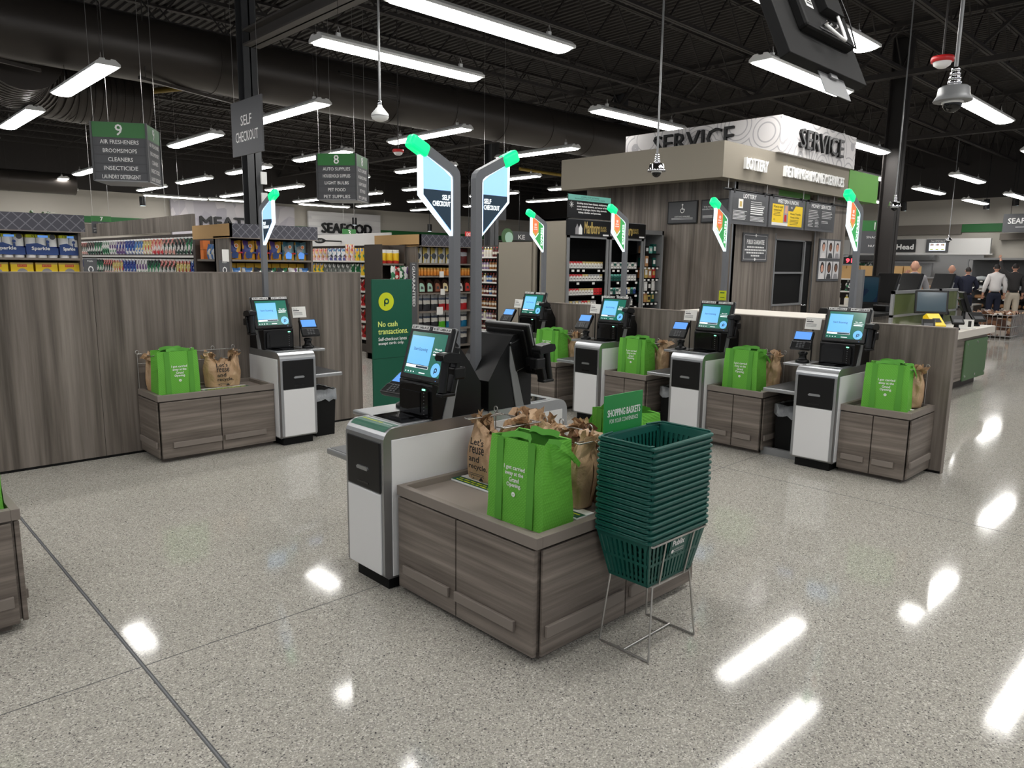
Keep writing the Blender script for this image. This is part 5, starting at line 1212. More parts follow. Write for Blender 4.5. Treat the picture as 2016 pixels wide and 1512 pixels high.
for zi, (z, nm, seq, h) in enumerate(((1.62, 'top', ['tr_yel']*4+['tr_pink']*2+['tr_blue']*4+['tr_pink']*6, .22), (1.36, 'second', ['tr_yel']*3+['tr_green']*2+['tr_grey']*6+['tr_yel']*5, .20), (1.09, 'third', ['tr_red']*5, .20), (.82, 'fourth', ['tr_red']*5, .20), (.55, 'fifth', ['tr_red']*5, .20), (.25, 'lowest', ['tr_red']*4, .22))):
    for i, m in enumerate(seq):
        hh = h+(.07 if zi == 0 and i in (4, 5) else 0)
        place(('tr', m, hh), lambda: pouch(.145, .07, hh, m), (7.24, 11.15+i*.16, z), -PI/2, 'treat_bag', '%s treat bag, %s from the near end of the %s shelf' % (TR[m], ORD[i], nm), 'treat bag', 'treat bags on the pet treat run')
# ---- end cap 3
endcap(7.22, 8.42, 'tall end cap left of the island poles with chips and jugs', (.20, .50, .80, 1.105, 1.385, 1.59), None, 1.87, 2.05, flag='GUARANTEED')
cells('chip', 16, [rgb(222, 222, 220), rgb(230, 230, 228), rgb(216, 190, 90), rgb(70, 76, 84), rgb(206, 208, 210), rgb(226, 226, 224)], .3, (1, 1, .8)); bands('bagd', [(0, rgb(50, 50, 54)), (.42, rgb(226, 222, 214)), (.66, rgb(90, 100, 120)), (.8, rgb(220, 222, 226))], .12, 14); bands('bagr', [(0, rgb(180, 34, 38)), (.42, rgb(226, 222, 214)), (.66, rgb(90, 100, 120)), (.8, rgb(220, 222, 226))], .12, 14); bands('bagb', [(0, rgb(20, 110, 150)), (.42, rgb(226, 222, 214)), (.66, rgb(80, 84, 90)), (.8, rgb(220, 222, 226))], .12, 14); bands('bagg', [(0, rgb(90, 190, 40)), (.42, rgb(226, 222, 214)), (.66, rgb(80, 84, 90)), (.8, rgb(220, 222, 226))], .12, 14); bands('bagm', [(0, rgb(110, 40, 40)), (.5, rgb(200, 200, 206)), (.75, rgb(110, 50, 50))], .1, 14)
for i in range(7): place(('chip', i == 6), lambda: pouch(.15, .09, .255, 'chip' if i < 6 else 'bagm'), (7.34+i*.162, 9.92, 1.59), 0, 'chip_bag', '%s chip bag, %s from left on the top shelf of the tall end cap' % ('maroon' if i == 6 else 'white', ORD[i]), 'chip bag', 'chip bags on the tall end cap')
bands('spice', [(0, rgb(150, 84, 30)), (.1, rgb(206, 130, 50)), (.55, rgb(214, 150, 70)), (.8, rgb(196, 120, 44))], .1, 20)
for i in range(17): place('spice', lambda: can(.028, .135, 'spice', 'gold'), (7.29+i*.067, 9.86, 1.385), 0, 'orange_jar', 'orange jar, %s from left on the second shelf of the tall end cap' % ORD[i], 'jar', 'orange jars on the tall end cap')
mat('jug_brown', rgb(52, 34, 28), .2)
for i in range(7):
    lb = ('lab_mint', 'lab_mint', 'lab_tea', 'lab_cream', 'lab_white', 'lab_white', 'lab_red')[i]
    mat('lab_mint', rgb(170, 206, 186), .5); mat('lab_tea', rgb(140, 84, 62), .5); mat('lab_cream', rgb(224, 206, 160), .5); mat('lab_white', rgb(220, 216, 212), .5); mat('lab_red', rgb(200, 60, 50), .5)
    place(('jug', lb), lambda: jug('jug_brown', lb), (7.35+i*.164, 9.90, 1.105), 0, 'tea_jug', 'dark jug with a %s label, %s from left on the jug shelf' % ({'lab_mint': 'mint green', 'lab_tea': 'brown', 'lab_cream': 'cream', 'lab_white': 'white', 'lab_red': 'red'}[lb], ORD[i]), 'jug', 'dark tea jugs on the tall end cap')
for z, nm, seq in ((.80, 'fourth', ['bagd', 'bagd', 'bagd', 'bagr', 'bagr', 'bagr', 'bagr']), (.50, 'fifth', ['bagd', 'bagd', 'bagd', 'bagg', 'bagb', 'bagb', 'bagb']), (.20, 'lowest', ['bagd', 'bagb', 'bagr', 'bagg', 'bagb', 'bagd', 'bagd'])):
    for i, m in enumerate(seq): place(('sb', m), lambda: pouch(.15, .09, .265, m), (7.34+i*.162, 9.92, z), 0, 'snack_bag', 'white bag with %s base, %s from left on the %s shelf' % ({'bagd': 'black', 'bagr': 'red', 'bagb': 'blue', 'bagg': 'green'}[m], ORD[i], nm), 'snack bag', 'snack bags on the tall end cap')
for i, (x, z) in enumerate(((7.70, 1.36), (7.72, 1.07), (7.66, .74))): place(('pc', i == 2), lambda: carton(.13 if i == 2 else .09, .003, .13 if i == 2 else .10, 'paper'), (x, 9.765, z), 0, 'price_card', 'white price card on the %s shelf edge of the tall end cap' % ('second', 'third', 'fourth')[i], 'price card', 'end cap price cards')
b = MB(); b.box((6.72, 10.06, 1.02), (7.18, 10.5, 1.05), 'shelf_grey'); b.box((6.72, 10.06, 1.30), (7.18, 10.5, 1.33), 'shelf_grey'); b.box((6.72, 10.06, 1.55), (7.18, 10.5, 1.58), 'shelf_grey'); b.box((6.70, 10.5, 0), (7.18, 10.54, 1.88), 'gondola_dark'); b.box((6.70, 10.06, 0), (6.73, 10.5, 1.88), 'gondola_dark'); b.box((7.15, 10.06, 0), (7.18, 10.5, 1.88), 'gondola_dark'); b.box((6.70, 10.06, 0), (7.18, 10.5, .1), 'gondola_dark'); tag(b.build('side_shelf'), 'dark shelf bay left of the tall end cap', 'shelf unit')
bands('sauce_jar', [(0, rgb(190, 50, 40)), (.2, rgb(230, 190, 40)), (.75, rgb(226, 224, 220))], .2, 14)
for i in range(3): place('sj', lambda: can(.058, .22, 'sauce_jar', 'shelf_white'), (6.80+i*.125, 10.16, 1.58), 0, 'snack_jar', 'yellow labelled snack jar, %s from left in the dark bay' % ORD[i], 'jar', 'yellow jars in the dark bay')
for i in range(4): place(('flyer', i), lambda: pouch(.095, .05, .23, ('pk2', 'tr_red', 'tr_green', 'pk5')[i]), (6.90+i*.085, 10.02, 1.30 if i % 2 else 1.31), 0, 'seasoning_pouch', '%s seasoning pouch in front of the dark bay' % ('mixed green', 'red and white', 'green and white', 'white')[i], 'pouch', 'pouches in front of the dark bay')
for i in range(4): place('wb', lambda: pouch(.11, .09, .17, 'pk5'), (6.80+i*.11, 10.16, 1.05), 0, 'snack_bag', 'white bag, %s from left low in the dark bay' % ORD[i], 'snack bag', 'white bags in the dark bay')
# ---- sauce run seen right of the island poles
gondola(10.3, 10.2, 13.0, 'white shelf run of sauce bottles seen right of the island poles', (.22, .45, .70, .96, 1.22, 1.48, 1.74), 1.98)
mat('cap_red', rgb(170, 40, 36), .4)
cols = [('s_white', rgb(222, 218, 210)), ('s_violet', rgb(150, 130, 160)), ('s_brown', rgb(110, 66, 44)), ('s_maroon', rgb(96, 36, 34)), ('s_amber', rgb(150, 100, 50)), ('s_blue', rgb(60, 100, 160))]
for nme, c in cols: bands(nme, [(0, c), (.25, rgb(226, 220, 206)), (.5, c), (.7, rgb(70, 44, 36) if nme != 's_white' else rgb(200, 180, 80))], .1, 30)
SN = {'s_white': 'white', 's_violet': 'violet', 's_brown': 'brown', 's_maroon': 'maroon', 's_amber': 'amber', 's_blue': 'blue'}
for zi, (z, seq) in enumerate(((1.74, ['s_white']*3+['s_violet']*2+['s_maroon']*2), (1.48, ['s_amber', 's_violet', 's_violet', 's_violet', 's_brown', 's_amber', 's_amber']), (1.22, ['s_blue', 's_blue', 's_white', 's_brown', 's_brown', 's_maroon', 's_brown']), (.96, ['s_blue', 's_maroon', 's_maroon', 's_amber', 's_maroon', 's_maroon', 's_brown']), (.70, ['s_amber', 's_brown', 's_amber', 's_amber', 's_maroon', 's_amber', 's_amber']), (.45, ['s_violet', 's_violet', 's_white', 's_violet', 's_brown', 's_maroon', 's_brown']), (.22, ['s_maroon']*7))):
    for i, m in enumerate((seq+seq+seq)[:18]): place(('bt', m, zi < 2), lambda: bottle(.034, .20 if zi < 2 else .18, m, 'cap_red' if m != 's_white' else 'shelf_white'), (10.36, 10.85+i*.09, z), 0, 'sauce_bottle', '%s sauce bottle, %s from the near end of the %s shelf' % (SN[m], ORD[i], ORD[zi]), 'bottle', 'sauce bottles on the white shelf run')
b = MB(); b.box((8.9, 10.16, .02), (8.93, 10.5, 1.5), 'black_matte'); b.box((8.9, 9.82, .02), (10.2, 9.86, .06), 'black_matte')
# ---- back wall: department lettering
def dept(x0, x1, z0, z1, t, tx0, tx1, tz0, tz1, m, lab):
    r = thing('department_panel', lab, 'department sign', (0, 0, 0)); b = MB(); b.box((x0, 32.72, z0), (x1, 32.84, z1), m); b.build('panel', r)
    b = MB(); text(t, ((tx0+tx1)/2, 32.72, (tz0+tz1)/2), X_, Z_, 'black', w=tx1-tx0, h=tz1-tz0, depth=.12, mb=b, weight=.02); b.build('raised_lettering', r)
cells('meat_panel', 2.4, [rgb(168, 164, 170), rgb(180, 177, 180), rgb(190, 186, 188), rgb(160, 157, 164)], .6, (1, 1, .7)); cells('sea_panel', 2.0, [rgb(206, 204, 204), rgb(214, 213, 212), rgb(198, 197, 198)], .6, (.2, 1, 3))
dept(11.4, 17.0, 2.4, 4.1, 'MEATS', 12.55, 14.85, 2.98, 3.46, 'meat_panel', 'grey textured back wall panel lettered MEATS')
dept(17.72, 21.8, 2.88, 3.98, 'SEAFOOD', 18.38, 21.2, 2.98, 3.45, 'sea_panel', 'white wavy back wall panel lettered SEAFOOD')
r = thing('band_sign', 'dark band sign with a round green picture behind the beige screen', 'sign', (0, 0, 0)); b = MB(); b.box((18.44, 19.6, 2.45), (20.67, 19.7, 2.77), 'charcoal'); b.tube([(19.10, 19.65, 2.77), (19.10, 19.65, 6.47)], .01, 'black', 5); b.build('board', r)
b = MB(); disc(b, (18.44, 19.57, 2.56), X_, Z_, .30, 'board_green', 28); disc(b, (18.51, 19.56, 2.53), X_, Z_, .2, 'lab_mint', 24); b.build('picture', r)
b = MB(); text('KE', (19.18, 19.59, 2.57), X_, Z_, 'text_white', w=0.34, h=.16, mb=b); b.build('lettering', r)
b = MB(); b.box((14.49, 17.2, 2.38), (14.75, 17.24, 2.54), 'red'); b.tube([(14.62, 17.22, 2.54), (14.62, 17.22, 6.47)], .01, 'black', 5); o = tag(b.build('exit_sign'), 'small red lit exit sign beside the right tall kiosk pole', 'exit sign'); b = MB(); text('EXIT', (14.618, 17.19, 2.457), X_, Z_, 'text_white', w=0.21, h=0.094, mb=b); b.build('lettering', o)
def spot(x, y, z, lab, tilt=.25):
    r = thing('spot_lamp', lab, 'spot lamp', (x, y, z), 0, 'black spot lamps'); b = MB(); b.tube([(0, 0, 0), (tilt*.3, 0, -.34)], .11, 'black', 14); b.build('can', r); b = MB(); b.tube([(0, 0, 0), (0, 0, 6.47-z)], .012, 'black', 5); b.build('stem', r)
    b = MB(); b.tube([(tilt*.3, 0, -.342), (tilt*.3, 0, -.35)], .09, 'panel_white', 14); b.build('bulb', r)
for i, (x, y, z) in enumerate(((9.6, 30.5, 3.95), (19.5, 31.5, 3.7), (22.9, 30.0, 3.5))): spot(x, y, z, 'black spot lamp before the back wall, %s from left' % ORD[i], 0)
for i, (x, y, z) in enumerate(((32.2, 11.0, 4.25), (33.0, 8.3, 4.25), (33.2, 7.4, 4.35))): spot(x, y, z, 'black spot lamp aimed at the deli wall, %s from left' % ORD[i])
# potted fronds glimpsed behind the far left column
r = thing('leafy_plant', 'green spiky plant leaves glimpsed over the paper towel header', 'plant', (5.6, 29.0, 0)); mat('leaf', rgb(52, 82, 44), .5)
b = MB(); b.lathe([(.25, 0), (.32, .6), (.28, .62), (0, .58)], 'charcoal', n=16); b.build('planter', r); b = MB(); q = random.Random(4)
b.tube([(0, 0, .55), (0, 0, 2.5)], .04, 'leaf', 6)
for i in range(26): a = q.uniform(0, 2*PI); L = q.uniform(.6, 1.3); d = Vector((math.cos(a), math.sin(a), 0)); t = Vector((-d.y, d.x, 0)); p0 = Vector((0, 0, 2.4)); p1 = p0+d*L*.5+Z_*L*.6; p2 = p0+d*L+Z_*L*.5; b.add([p0-t*.03, p0+t*.03, p1+t*.04, p1-t*.04, p2], [(0, 1, 2, 3), (3, 2, 4)], 'leaf')
b.build('foliage', r)
# ================================================================ HANGING SIGNS AND CEILING GEAR
def aisle_box(loc, rz, num, lines_, lab, w=.66, dpt=.66, H=.74):
    r = thing('aisle_sign', lab, 'aisle sign', loc, rz, 'hanging aisle signs')
    b = MB(); b.box((-w/2, -dpt/2, 0), (w/2, dpt/2, H), 'sign_grey'); b.box((-w/2-.006, -dpt/2-.006, -.004), (w/2+.006, dpt/2+.006, .012), 'silver_paint')
    for sx in (-1, 1):
        for sy in (-1, 1): b.box((sx*w/2-.012, sy*dpt/2-.012, 0), (sx*w/2+.012, sy*dpt/2+.012, H), 'charcoal')
    b.build('sign_box', r)
    zt = H*.74
    for rt, nr in ((X_, -Y_), (Y_, X_), (-X_, Y_), (-Y_, -X_)):
        hw = w/2 if abs(rt.x) > .5 else dpt/2; off = dpt/2 if abs(rt.x) > .5 else w/2
        c = nr*(off+.004)
        b = MB(); b.quad([c+rt*(-hw+.014)+Z_*zt, c+rt*(hw-.014)+Z_*zt, c+rt*(hw-.014)+Z_*(H-.004), c+rt*(-hw+.014)+Z_*(H-.004)], 'sign_green'); b.build('number_panel', r)
        b = MB(); text(num, c+nr*.001+Z_*(zt+(H-zt)/2), rt, Z_, 'text_white', h=(H-zt)*.72, mb=b, weight=.002)
        n = len(lines_); dz = zt/n
        for i, t in enumerate(lines_):
            z = zt-(i+.5)*dz; text(t, c+nr*.001+Z_*z, rt, Z_, 'text_white', w=min(.70*2*hw, .037*len(t)*(2*hw/.66)), h=dz*.46, mb=b, weight=.0008)
            b.quad([c+nr*.0008+rt*(-hw+.014)+Z_*(z-dz*.5), c+nr*.0008+rt*(hw-.014)+Z_*(z-dz*.5), c+nr*.0008+rt*(hw-.014)+Z_*(z-dz*.5+.006), c+nr*.0008+rt*(-hw+.014)+Z_*(z-dz*.5+.006)], 'text_grey')
        b.build('lettering', r)
    for sx, sy in ((-1, -1), (1, -1), (1, 1), (-1, 1)):
        b = MB(); b.tube([(sx*(w/2-.03), sy*(dpt/2-.03), H), (sx*(w/2-.03), sy*(dpt/2-.03), 6.47-loc[2])], .003, 'steel_wire', 4); b.build('wire', r)
    return r
aisle_box((3.30, 10.95, 2.60), R(-32), '9', ['AIR FRESHENERS', 'BROOMS/MOPS', 'CLEANERS', 'INSECTICIDE', 'LAUNDRY DETERGENT'], 'square hanging aisle sign numbered 9 with a green top')
aisle_box((6.70, 11.15, 2.60), R(-50), '8', ['AUTO SUPPLIES', 'HOUSEHOLD SUPPLIES', 'LIGHT BULBS', 'PET FOOD', 'PET SUPPLIES'], 'square hanging aisle sign numbered 8 with a green top', .66, .62)
def flat_sign(x, y, z0, w, H, num, lines_, lab, zc=6.47, rz=0):
    r = thing('aisle_sign', lab, 'aisle sign', (x, y, z0), rz, 'hanging aisle signs')
    b = MB(); b.box((-w/2, -.02, 0), (w/2, .02, H), 'sign_grey'); b.build('sign_board', r)
    b = MB(); zt = H*(.68 if lines_ else .1); b.box((-w/2-.001, -.024, zt), (w/2+.001, .024, H), 'sign_green'); b.build('number_panel', r)
    b = MB(); num and text(num, (0, -.0255, (zt+H)/2), X_, Z_, 'text_white', h=(H-zt)*.68, mb=b, weight=.003)
    for i, t in enumerate(lines_): text(t, (0, -.0215, zt-(i+.7)*zt/(len(lines_)+.6)), X_, Z_, 'text_white', w=min(w*.86, w*.08*len(t)), h=zt*.10, mb=b)
    b.build('lettering', r)
    for sx in (-1, 1): b = MB(); b.tube([(sx*w*.42, 0, H), (sx*w*.42, 0, zc-z0)], .003, 'steel_wire', 4); b.build('wire', r)
flat_sign(4.26, 16.0, 2.08, .34, .33, '7', ['NUTS', 'POPCORN', 'POTATO CHIPS', 'SPORTS DRINKS'], 'small far hanging aisle sign numbered 7 over a green wall band')
flat_sign(7.0, 20.0, 2.36, .42, .30, '6', [], 'small far hanging aisle sign numbered 6 at the end of the green band')
flat_sign(13.4, 22.0, 2.42, .5, .26, '3', [], 'small far hanging aisle sign numbered 3 before the seafood wall')
flat_sign(9.9, 10.9, 2.45, .62, .78, '', ['P', 'SP'], 'hanging aisle sign mostly hidden between the two tall lit kiosk signs')
flat_sign(24.05, 9.0, 2.05, 1.2, 1.0, '1', ['SNACKS', 'NUTS'], 'large hanging aisle sign numbered 1 behind the right kiosk sign', rz=R(-25))
r = thing('hanging_sign', 'plain grey hanging sign reading SELF CHECKOUT in front of the column', 'hanging sign', (5.0, 11.0, 3.17))
b = MB(); b.box((-.012, -.52, 0), (.012, .52, .79), 'sign_grey'); b.build('sign_board', r)
for q_ in (-1, 1):
    b = MB(); rt = -Y_ if q_ < 0 else Y_; text('SELF', (q_*.0128, 0, .50), rt, Z_, 'text_white', w=.37, h=.145, mb=b, weight=.001); text('CHECKOUT', (q_*.0128, 0, .27), rt, Z_, 'text_white', w=.77, h=.145, mb=b, weight=.001); b.build('lettering', r)
for y in (-.42, .42): b = MB(); b.tube([(0, y, .79), (0, y, 3.30)], .003, 'steel_wire', 4); b.build('wire', r)
# ceiling poles
r = thing('ceiling_antenna', 'white cone antenna hanging on a long pole above the island', 'antenna', (4.54, 6.79, 0))
AZ = 3.06
b = MB(); b.tube([(0, 0, AZ+.20), (0, 0, 6.4)], .013, 'silver_paint', 8); b.build('pole', r)
b = MB(); b.lathe([(.0, AZ+.0), (.03, AZ-.002), (.05, AZ+.006), (.082, AZ+.022), (.093, AZ+.05), (.088, AZ+.075), (.05, AZ+.12), (.028, AZ+.145), (.022, AZ+.165), (.0, AZ+.167)], 'white', n=24); b.lathe([(.094, AZ+.046), (.0945, AZ+.052)], 'silver_paint', n=24); b.build('antenna_cone', r)
b = MB(); b.lathe([(.016, AZ+.16), (.022, AZ+.17), (.022, AZ+.20), (.014, AZ+.21)], 'chrome', n=14); b.build('coupling', r)
def dome(x, y, z, k, lab, col='silver_paint', top=6.4):
    r = thing('dome_camera', lab, 'security camera', (x, y, z), 0, 'dome cameras on ceiling poles')
    b = MB(); b.tube([(0, 0, .27*k), (0, 0, top-z)], .016*k, 'silver_paint', 10); b.build('pole', r)
    b = MB(); b.lathe([(.02*k, .28*k)] + sum([[(.034*k+.006*k*i, .27*k-.035*k*i), (.034*k+.006*k*i, .245*k-.035*k*i), (.028*k+.006*k*i, .243*k-.035*k*i)] for i in range(4)], []) + [(.07*k, .125*k)], 'chrome', n=20); b.build('neck', r)
    b = MB(); b.lathe([(.05*k, .135*k), (.10*k, .125*k), (.118*k, .11*k), (.125*k, .05*k), (.15*k, .01*k), (.145*k, .004*k), (.075*k, .004*k), (.072*k, .03*k), (.0, .03*k)], col, n=28); b.build('hood', r)
    b = MB(); b.lathe([(.082*k, .006*k), (.084*k, -.012*k), (.072*k, -.014*k)], 'white', n=24); b.build('trim_ring', r)
    b = MB(); b.lathe([(.074*k*math.cos(a), -.012*k-.074*k*math.sin(a)) for a in [PI/2*i/8 for i in range(9)]], 'black_gloss', n=24); b.build('dome_glass', r)
    return r
dome(7.14, 2.13, 2.99, 1.0, 'large grey dome camera on a chrome pole at the upper right', 'silver_paint')
dome(7.04, 5.04, 2.64, .7, 'chrome dome camera in front of the taupe fascia', 'chrome')
dome(12.5, 4.40, 2.55, .67, 'chrome dome camera right of the green fascia end', 'chrome')
dome(27.2, 7.8, 2.52, .67, 'small far camera hanging before the deli price screen', 'chrome', 6.4)
# smoke strobes
for x, y, z, lab in ((8.35, 2.62, 3.62, 'red and clear alarm strobe near the large dome camera'), (8.14, 11.6, 3.60, 'small red strobe left of the tall left kiosk sign')):
    r = thing('alarm_strobe', lab, 'alarm', (x, y, z)); b = MB(); b.lathe([(0, .05), (.10, .05), (.105, .03), (.10, .0), (0, .0)], 'red', n=20); b.build('strobe_base', r)
    b = MB(); b.lathe([(.085, .0), (.075, -.03), (.04, -.055), (0, -.06)], 'white', n=18); b.build('strobe_lens', r)
    b = MB(); b.tube([(0, 0, .05), (0, 0, 6.47-z)], .01, 'joist_black', 6); b.build('conduit', r)
# hanging monitor seen from behind: width along X, bottom towards us
r = thing('hanging_monitor', 'black monitor hanging from the ceiling, seen from behind', 'monitor', (3.76, 1.70, 2.55), 0)
th = R(24); U = Vector((0, math.sin(th), math.cos(th))); NB = Vector((0, -math.cos(th), math.sin(th))); M = Matrix((X_, -NB, U)).transposed()
def mb_(c, s, m, name, par, bev=.004):
    b = MB(); p = X_*c[0] + NB*c[1] + U*c[2]; b.obox(p, s, M, m); return b.build(name, par, bev)
mb_((0, 0, .30), (.88, .055, .60), 'black_matte', 'monitor_shell', r)
bc = mb_((.04, .045, .36), (.56, .06, .40), 'black_matte', 'rear_cover', r, .015)
mb_((0, -.03, .30), (.84, .006, .56), 'dark_glass', 'monitor_screen', r)
mb_((.06, .09, .40), (.20, .06, .26), 'black_matte', 'mount_plate', r)
mb_((-.14, .0765, .36), (.075, .002, .17), 'paper', 'spec_label', r, 0)
b = MB()
for i in range(9): p = X_*-.14+NB*.0785+U*(.295+.015*i); b.obox(p, (.055, .001, .007 if i % 3 else .010), M, 'text_grey')
b.build('label_print', bc)
mb_((.06, -.005, -.05), (.30, .004, .13), 'silver_paint', 'tag_panel', r, 0)
mb_((.06, .004, -.005), (.08, .012, .035), 'silver_paint', 'tag_clip', r, 0)
b = MB(); pts = []
for t in range(15):
    a = t/14; x = -.05+.20*a; z = .205-.09*math.sin(PI*a)*1.0 + (.30*max(0, a-.55)**1.2/.38); pts.append(X_*x + NB*(.085+.03*math.sin(PI*a)) + U*z)
b.tube(pts, .008, 'white', 8); b.build('white_cable', r)
b = MB()
for x in (-.05, -.0, .06): p = X_*x+NB*.085+U*.205; b.tube([p-NB*.02, p+NB*.018], .010, 'chrome', 8)
b.box((0, 0, 0), (0, 0, 0), 'text_white') if False else None
p = X_*0+NB*.077+U*.178; b.obox(p, (.20, .001, .010), M, 'text_grey'); b.build('sockets', r)
b = MB(); pts = [X_*(.30)+NB*.09+U*.66, X_*.28+NB*.10+U*.3, X_*.22+NB*.10+U*.12, X_*.15+NB*.08+U*.17]; b.tube(pts, .004, 'black', 6); b.build('black_cable', r)
b = MB(); p = X_*.06+NB*.13+U*.42; b.tube([p, p+Vector((0, .1, .35)), p+Vector((0, .1, 3.6))], .028, 'black', 10); b.build('ceiling_pipe', r)
# ================================================================ STAFFED CHECKOUT LANES
r = thing('checkout_counter', 'checkout counter with pale top and green side panel, right of the partition', 'counter', (0, 0, 0))
b = MB(); b.box((9.3, 2.95, 0), (12.1, 3.7, .12), 'gondola_dark'); b.box((9.3, 2.88, .12), (12.25, 3.7, .70), 'wood_h'); b.build('counter_base', r)
b = MB(); b.box((9.2, 2.84, .70), (12.47, 3.75, .80), 'ledge'); b.build('counter_top', r, .006)
b = MB(); b.box((11.17, 2.855, .10), (12.22, 2.88, .655), 'board_green'); o = b.build('side_board', r, .01)
for x, z in ((11.25, .60), (11.7, .61), (12.15, .60), (11.25, .16), (11.7, .16), (12.15, .16)): b = MB(); b.lathe([(.018, -.006), (.018, 0)], 'chrome', (x, 2.855, z), 10, 'y'); b.build('bolt', o)
# divider screen along the counter
r = thing('divider_screen', 'low green tinted divider screen in grey frames on the checkout counter', 'screen', (0, 0, 0))
for x0, x1 in ((9.98, 11.8), (11.83, 12.7)):
    b = MB(); y = 3.42
    for a0, a1, z0, z1 in ((x0, x0+.05, .8, 1.32), (x1-.05, x1, .8, 1.32), (x0, x1, 1.28, 1.32), (x0, x1, .98, 1.01), (x0, x1, .80, .83)): b.box((a0, y, z0), (a1, y+.035, z1), 'silver_paint')
    b.build('frame', r)
    b = MB(); b.box((x0+.05, y+.012, .83), (x1-.05, y+.022, 1.28), 'tint_glass'); b.build('pane', r)
r = thing('divider_screen', 'small tinted divider beside the rightmost kiosk scanner', 'screen', (0, 0, 0))
b = MB()
for a0, a1, z0, z1 in ((8.15, 8.19, .82, 1.14), (9.0, 9.04, .82, 1.14), (8.15, 9.04, 1.11, 1.14)): b.box((a0, 3.3, z0), (a1, 3.33, z1), 'silver_paint')
b.build('frame', r); b = MB(); b.box((8.19, 3.31, .82), (9.0, 3.32, 1.11), 'tint_glass'); b.build('pane', r)
b = MB(); b.box((7.6, 2.95, 0), (9.15, 3.7, .82), 'wood_v'); tag(b.build('counter_block'), 'wood counter block hidden mostly behind the partition end', 'counter')
r = thing('handheld_case', 'orange framed handheld device leaning by the small divider', 'device', (8.62, 3.27, .82), R(-50)); b = MB(); M = Matrix.Rotation(R(-18), 3, 'X'); b.obox((0, 0, .10), (.13, .03, .22), M, 'orange'); b.build('shell', r, .01); b = MB(); b.obox((0, -.017, .105), (.07, .006, .15), M, 'charcoal'); b.build('screen', r)
def till(x, y, z, rz, lab, w=.36, front='screen_off', tilt=20, stand=.18, back=False):
    r = thing('till_monitor', lab, 'monitor', (x, y, z), rz, 'checkout lane monitors'); th = R(tilt); U = Vector((0, math.sin(th), math.cos(th))); NN = Vector((0, -math.cos(th), math.sin(th))); M = Matrix((X_, -NN, U)).transposed(); c = Vector((0, 0, stand+.16))
    b = MB(); b.obox(c, (w, .045, .30), M, 'black'); b.obox(c-NN*.04-U*.03, (w*.6, .05, .18), M, 'black'); b.build('shell', r, .008)
    b = MB(); b.obox(c+NN*.0235, (w-.05, .002, .25), M, front); b.build('screen', r)
    b = MB(); b.lathe([(.09, 0), (.09, .015), (.03, .03), (.025, stand+.05)], 'black', n=16); b.build('foot', r)
    return r
till(10.45, 3.12, .80, -PI/2+R(24), 'grey lit till monitor with a glare spot facing the camera', .38, 'screen_off', 14, .22)
till(11.05, 3.16, .80, R(25), 'till monitor seen edge on, leaning behind the yellow box', .34)
till(12.05, 3.16, .80, R(25), 'till monitor seen edge on at the far end of the divider', .34)
r = thing('donation_box', 'bright yellow collection box with a slanted top', 'box', (10.33, 3.02, .80), R(-38)); b = MB(); b.prism([(-.10, 0), (.12, 0), (.12, .20), (.06, .24), (-.10, .10)], -.085, .085, 'yellow'); b.build('box_body', r); b = MB(); U = Vector((0, .16, .14)).normalized()
b.quad([Vector((x, -.06+.112*t, .1362+.098*t))+Vector((0, -.003, .004)) for x, t in ((-.05, 0), (.05, 0), (.05, .45), (-.05, .45))], 'text_black'); b.quad([(-.06, -.1004, .02), (.02, -.1004, .02), (.02, -.1004, .07), (-.06, -.1004, .07)], 'gold'); b.quad([(.04, -.1006, .02), (.05, -.1006, .02), (.05, -.1006, .07), (.04, -.1006, .07)], 'text_black'); b.build('box_print', r)
def pin(x, y, z, rz, lab, sc=1.):
    r = thing('payment_terminal', lab, 'card terminal', (x, y, z), rz, 'card terminals on the checkout counter'); M = Matrix.Rotation(R(-32), 3, 'X').inverted()
    b = MB(); b.lathe([(.05, 0), (.05, .02), (.03, .04), (.03, .10)], 'black', n=14); b.obox((0, -.01, .13), (.15*sc, .17*sc, .035), M, 'black'); b.build('terminal_body', r, .008); b = MB(); b.obox((0, .02, .165), (.12*sc, .07*sc, .004), M, 'dark_glass'); b.build('display', r); b = MB(); b.obox((0, -.055, .122), (.10*sc, .06*sc, .006), M, 'charcoal'); b.build('keypad', r); return r
pin(10.02, 3.0, .80, R(-70), 'black card terminal left of the yellow box'); pin(11.1, 2.98, .80, R(-60), 'black card terminal right of the yellow box'); pin(12.1, 3.0, .80, R(-50), 'black card terminal at the far end of the checkout counter', 1.2)
r = thing('counter_notice', 'small white notice standing on the pale checkout counter', 'notice', (11.35, 2.93, .80), R(-60)); b = MB(); b.box((-.09, -.004, 0), (.09, .004, .13), 'paper'); b.box((-.11, -.03, 0), (.11, .03, .02), 'paper'); b.build('card', r); b = MB(); b.quad([(.02, -.0048, .03), (.06, -.0048, .03), (.06, -.0048, .11), (.02, -.0048, .11)], 'text_black'); b.build('print', r)
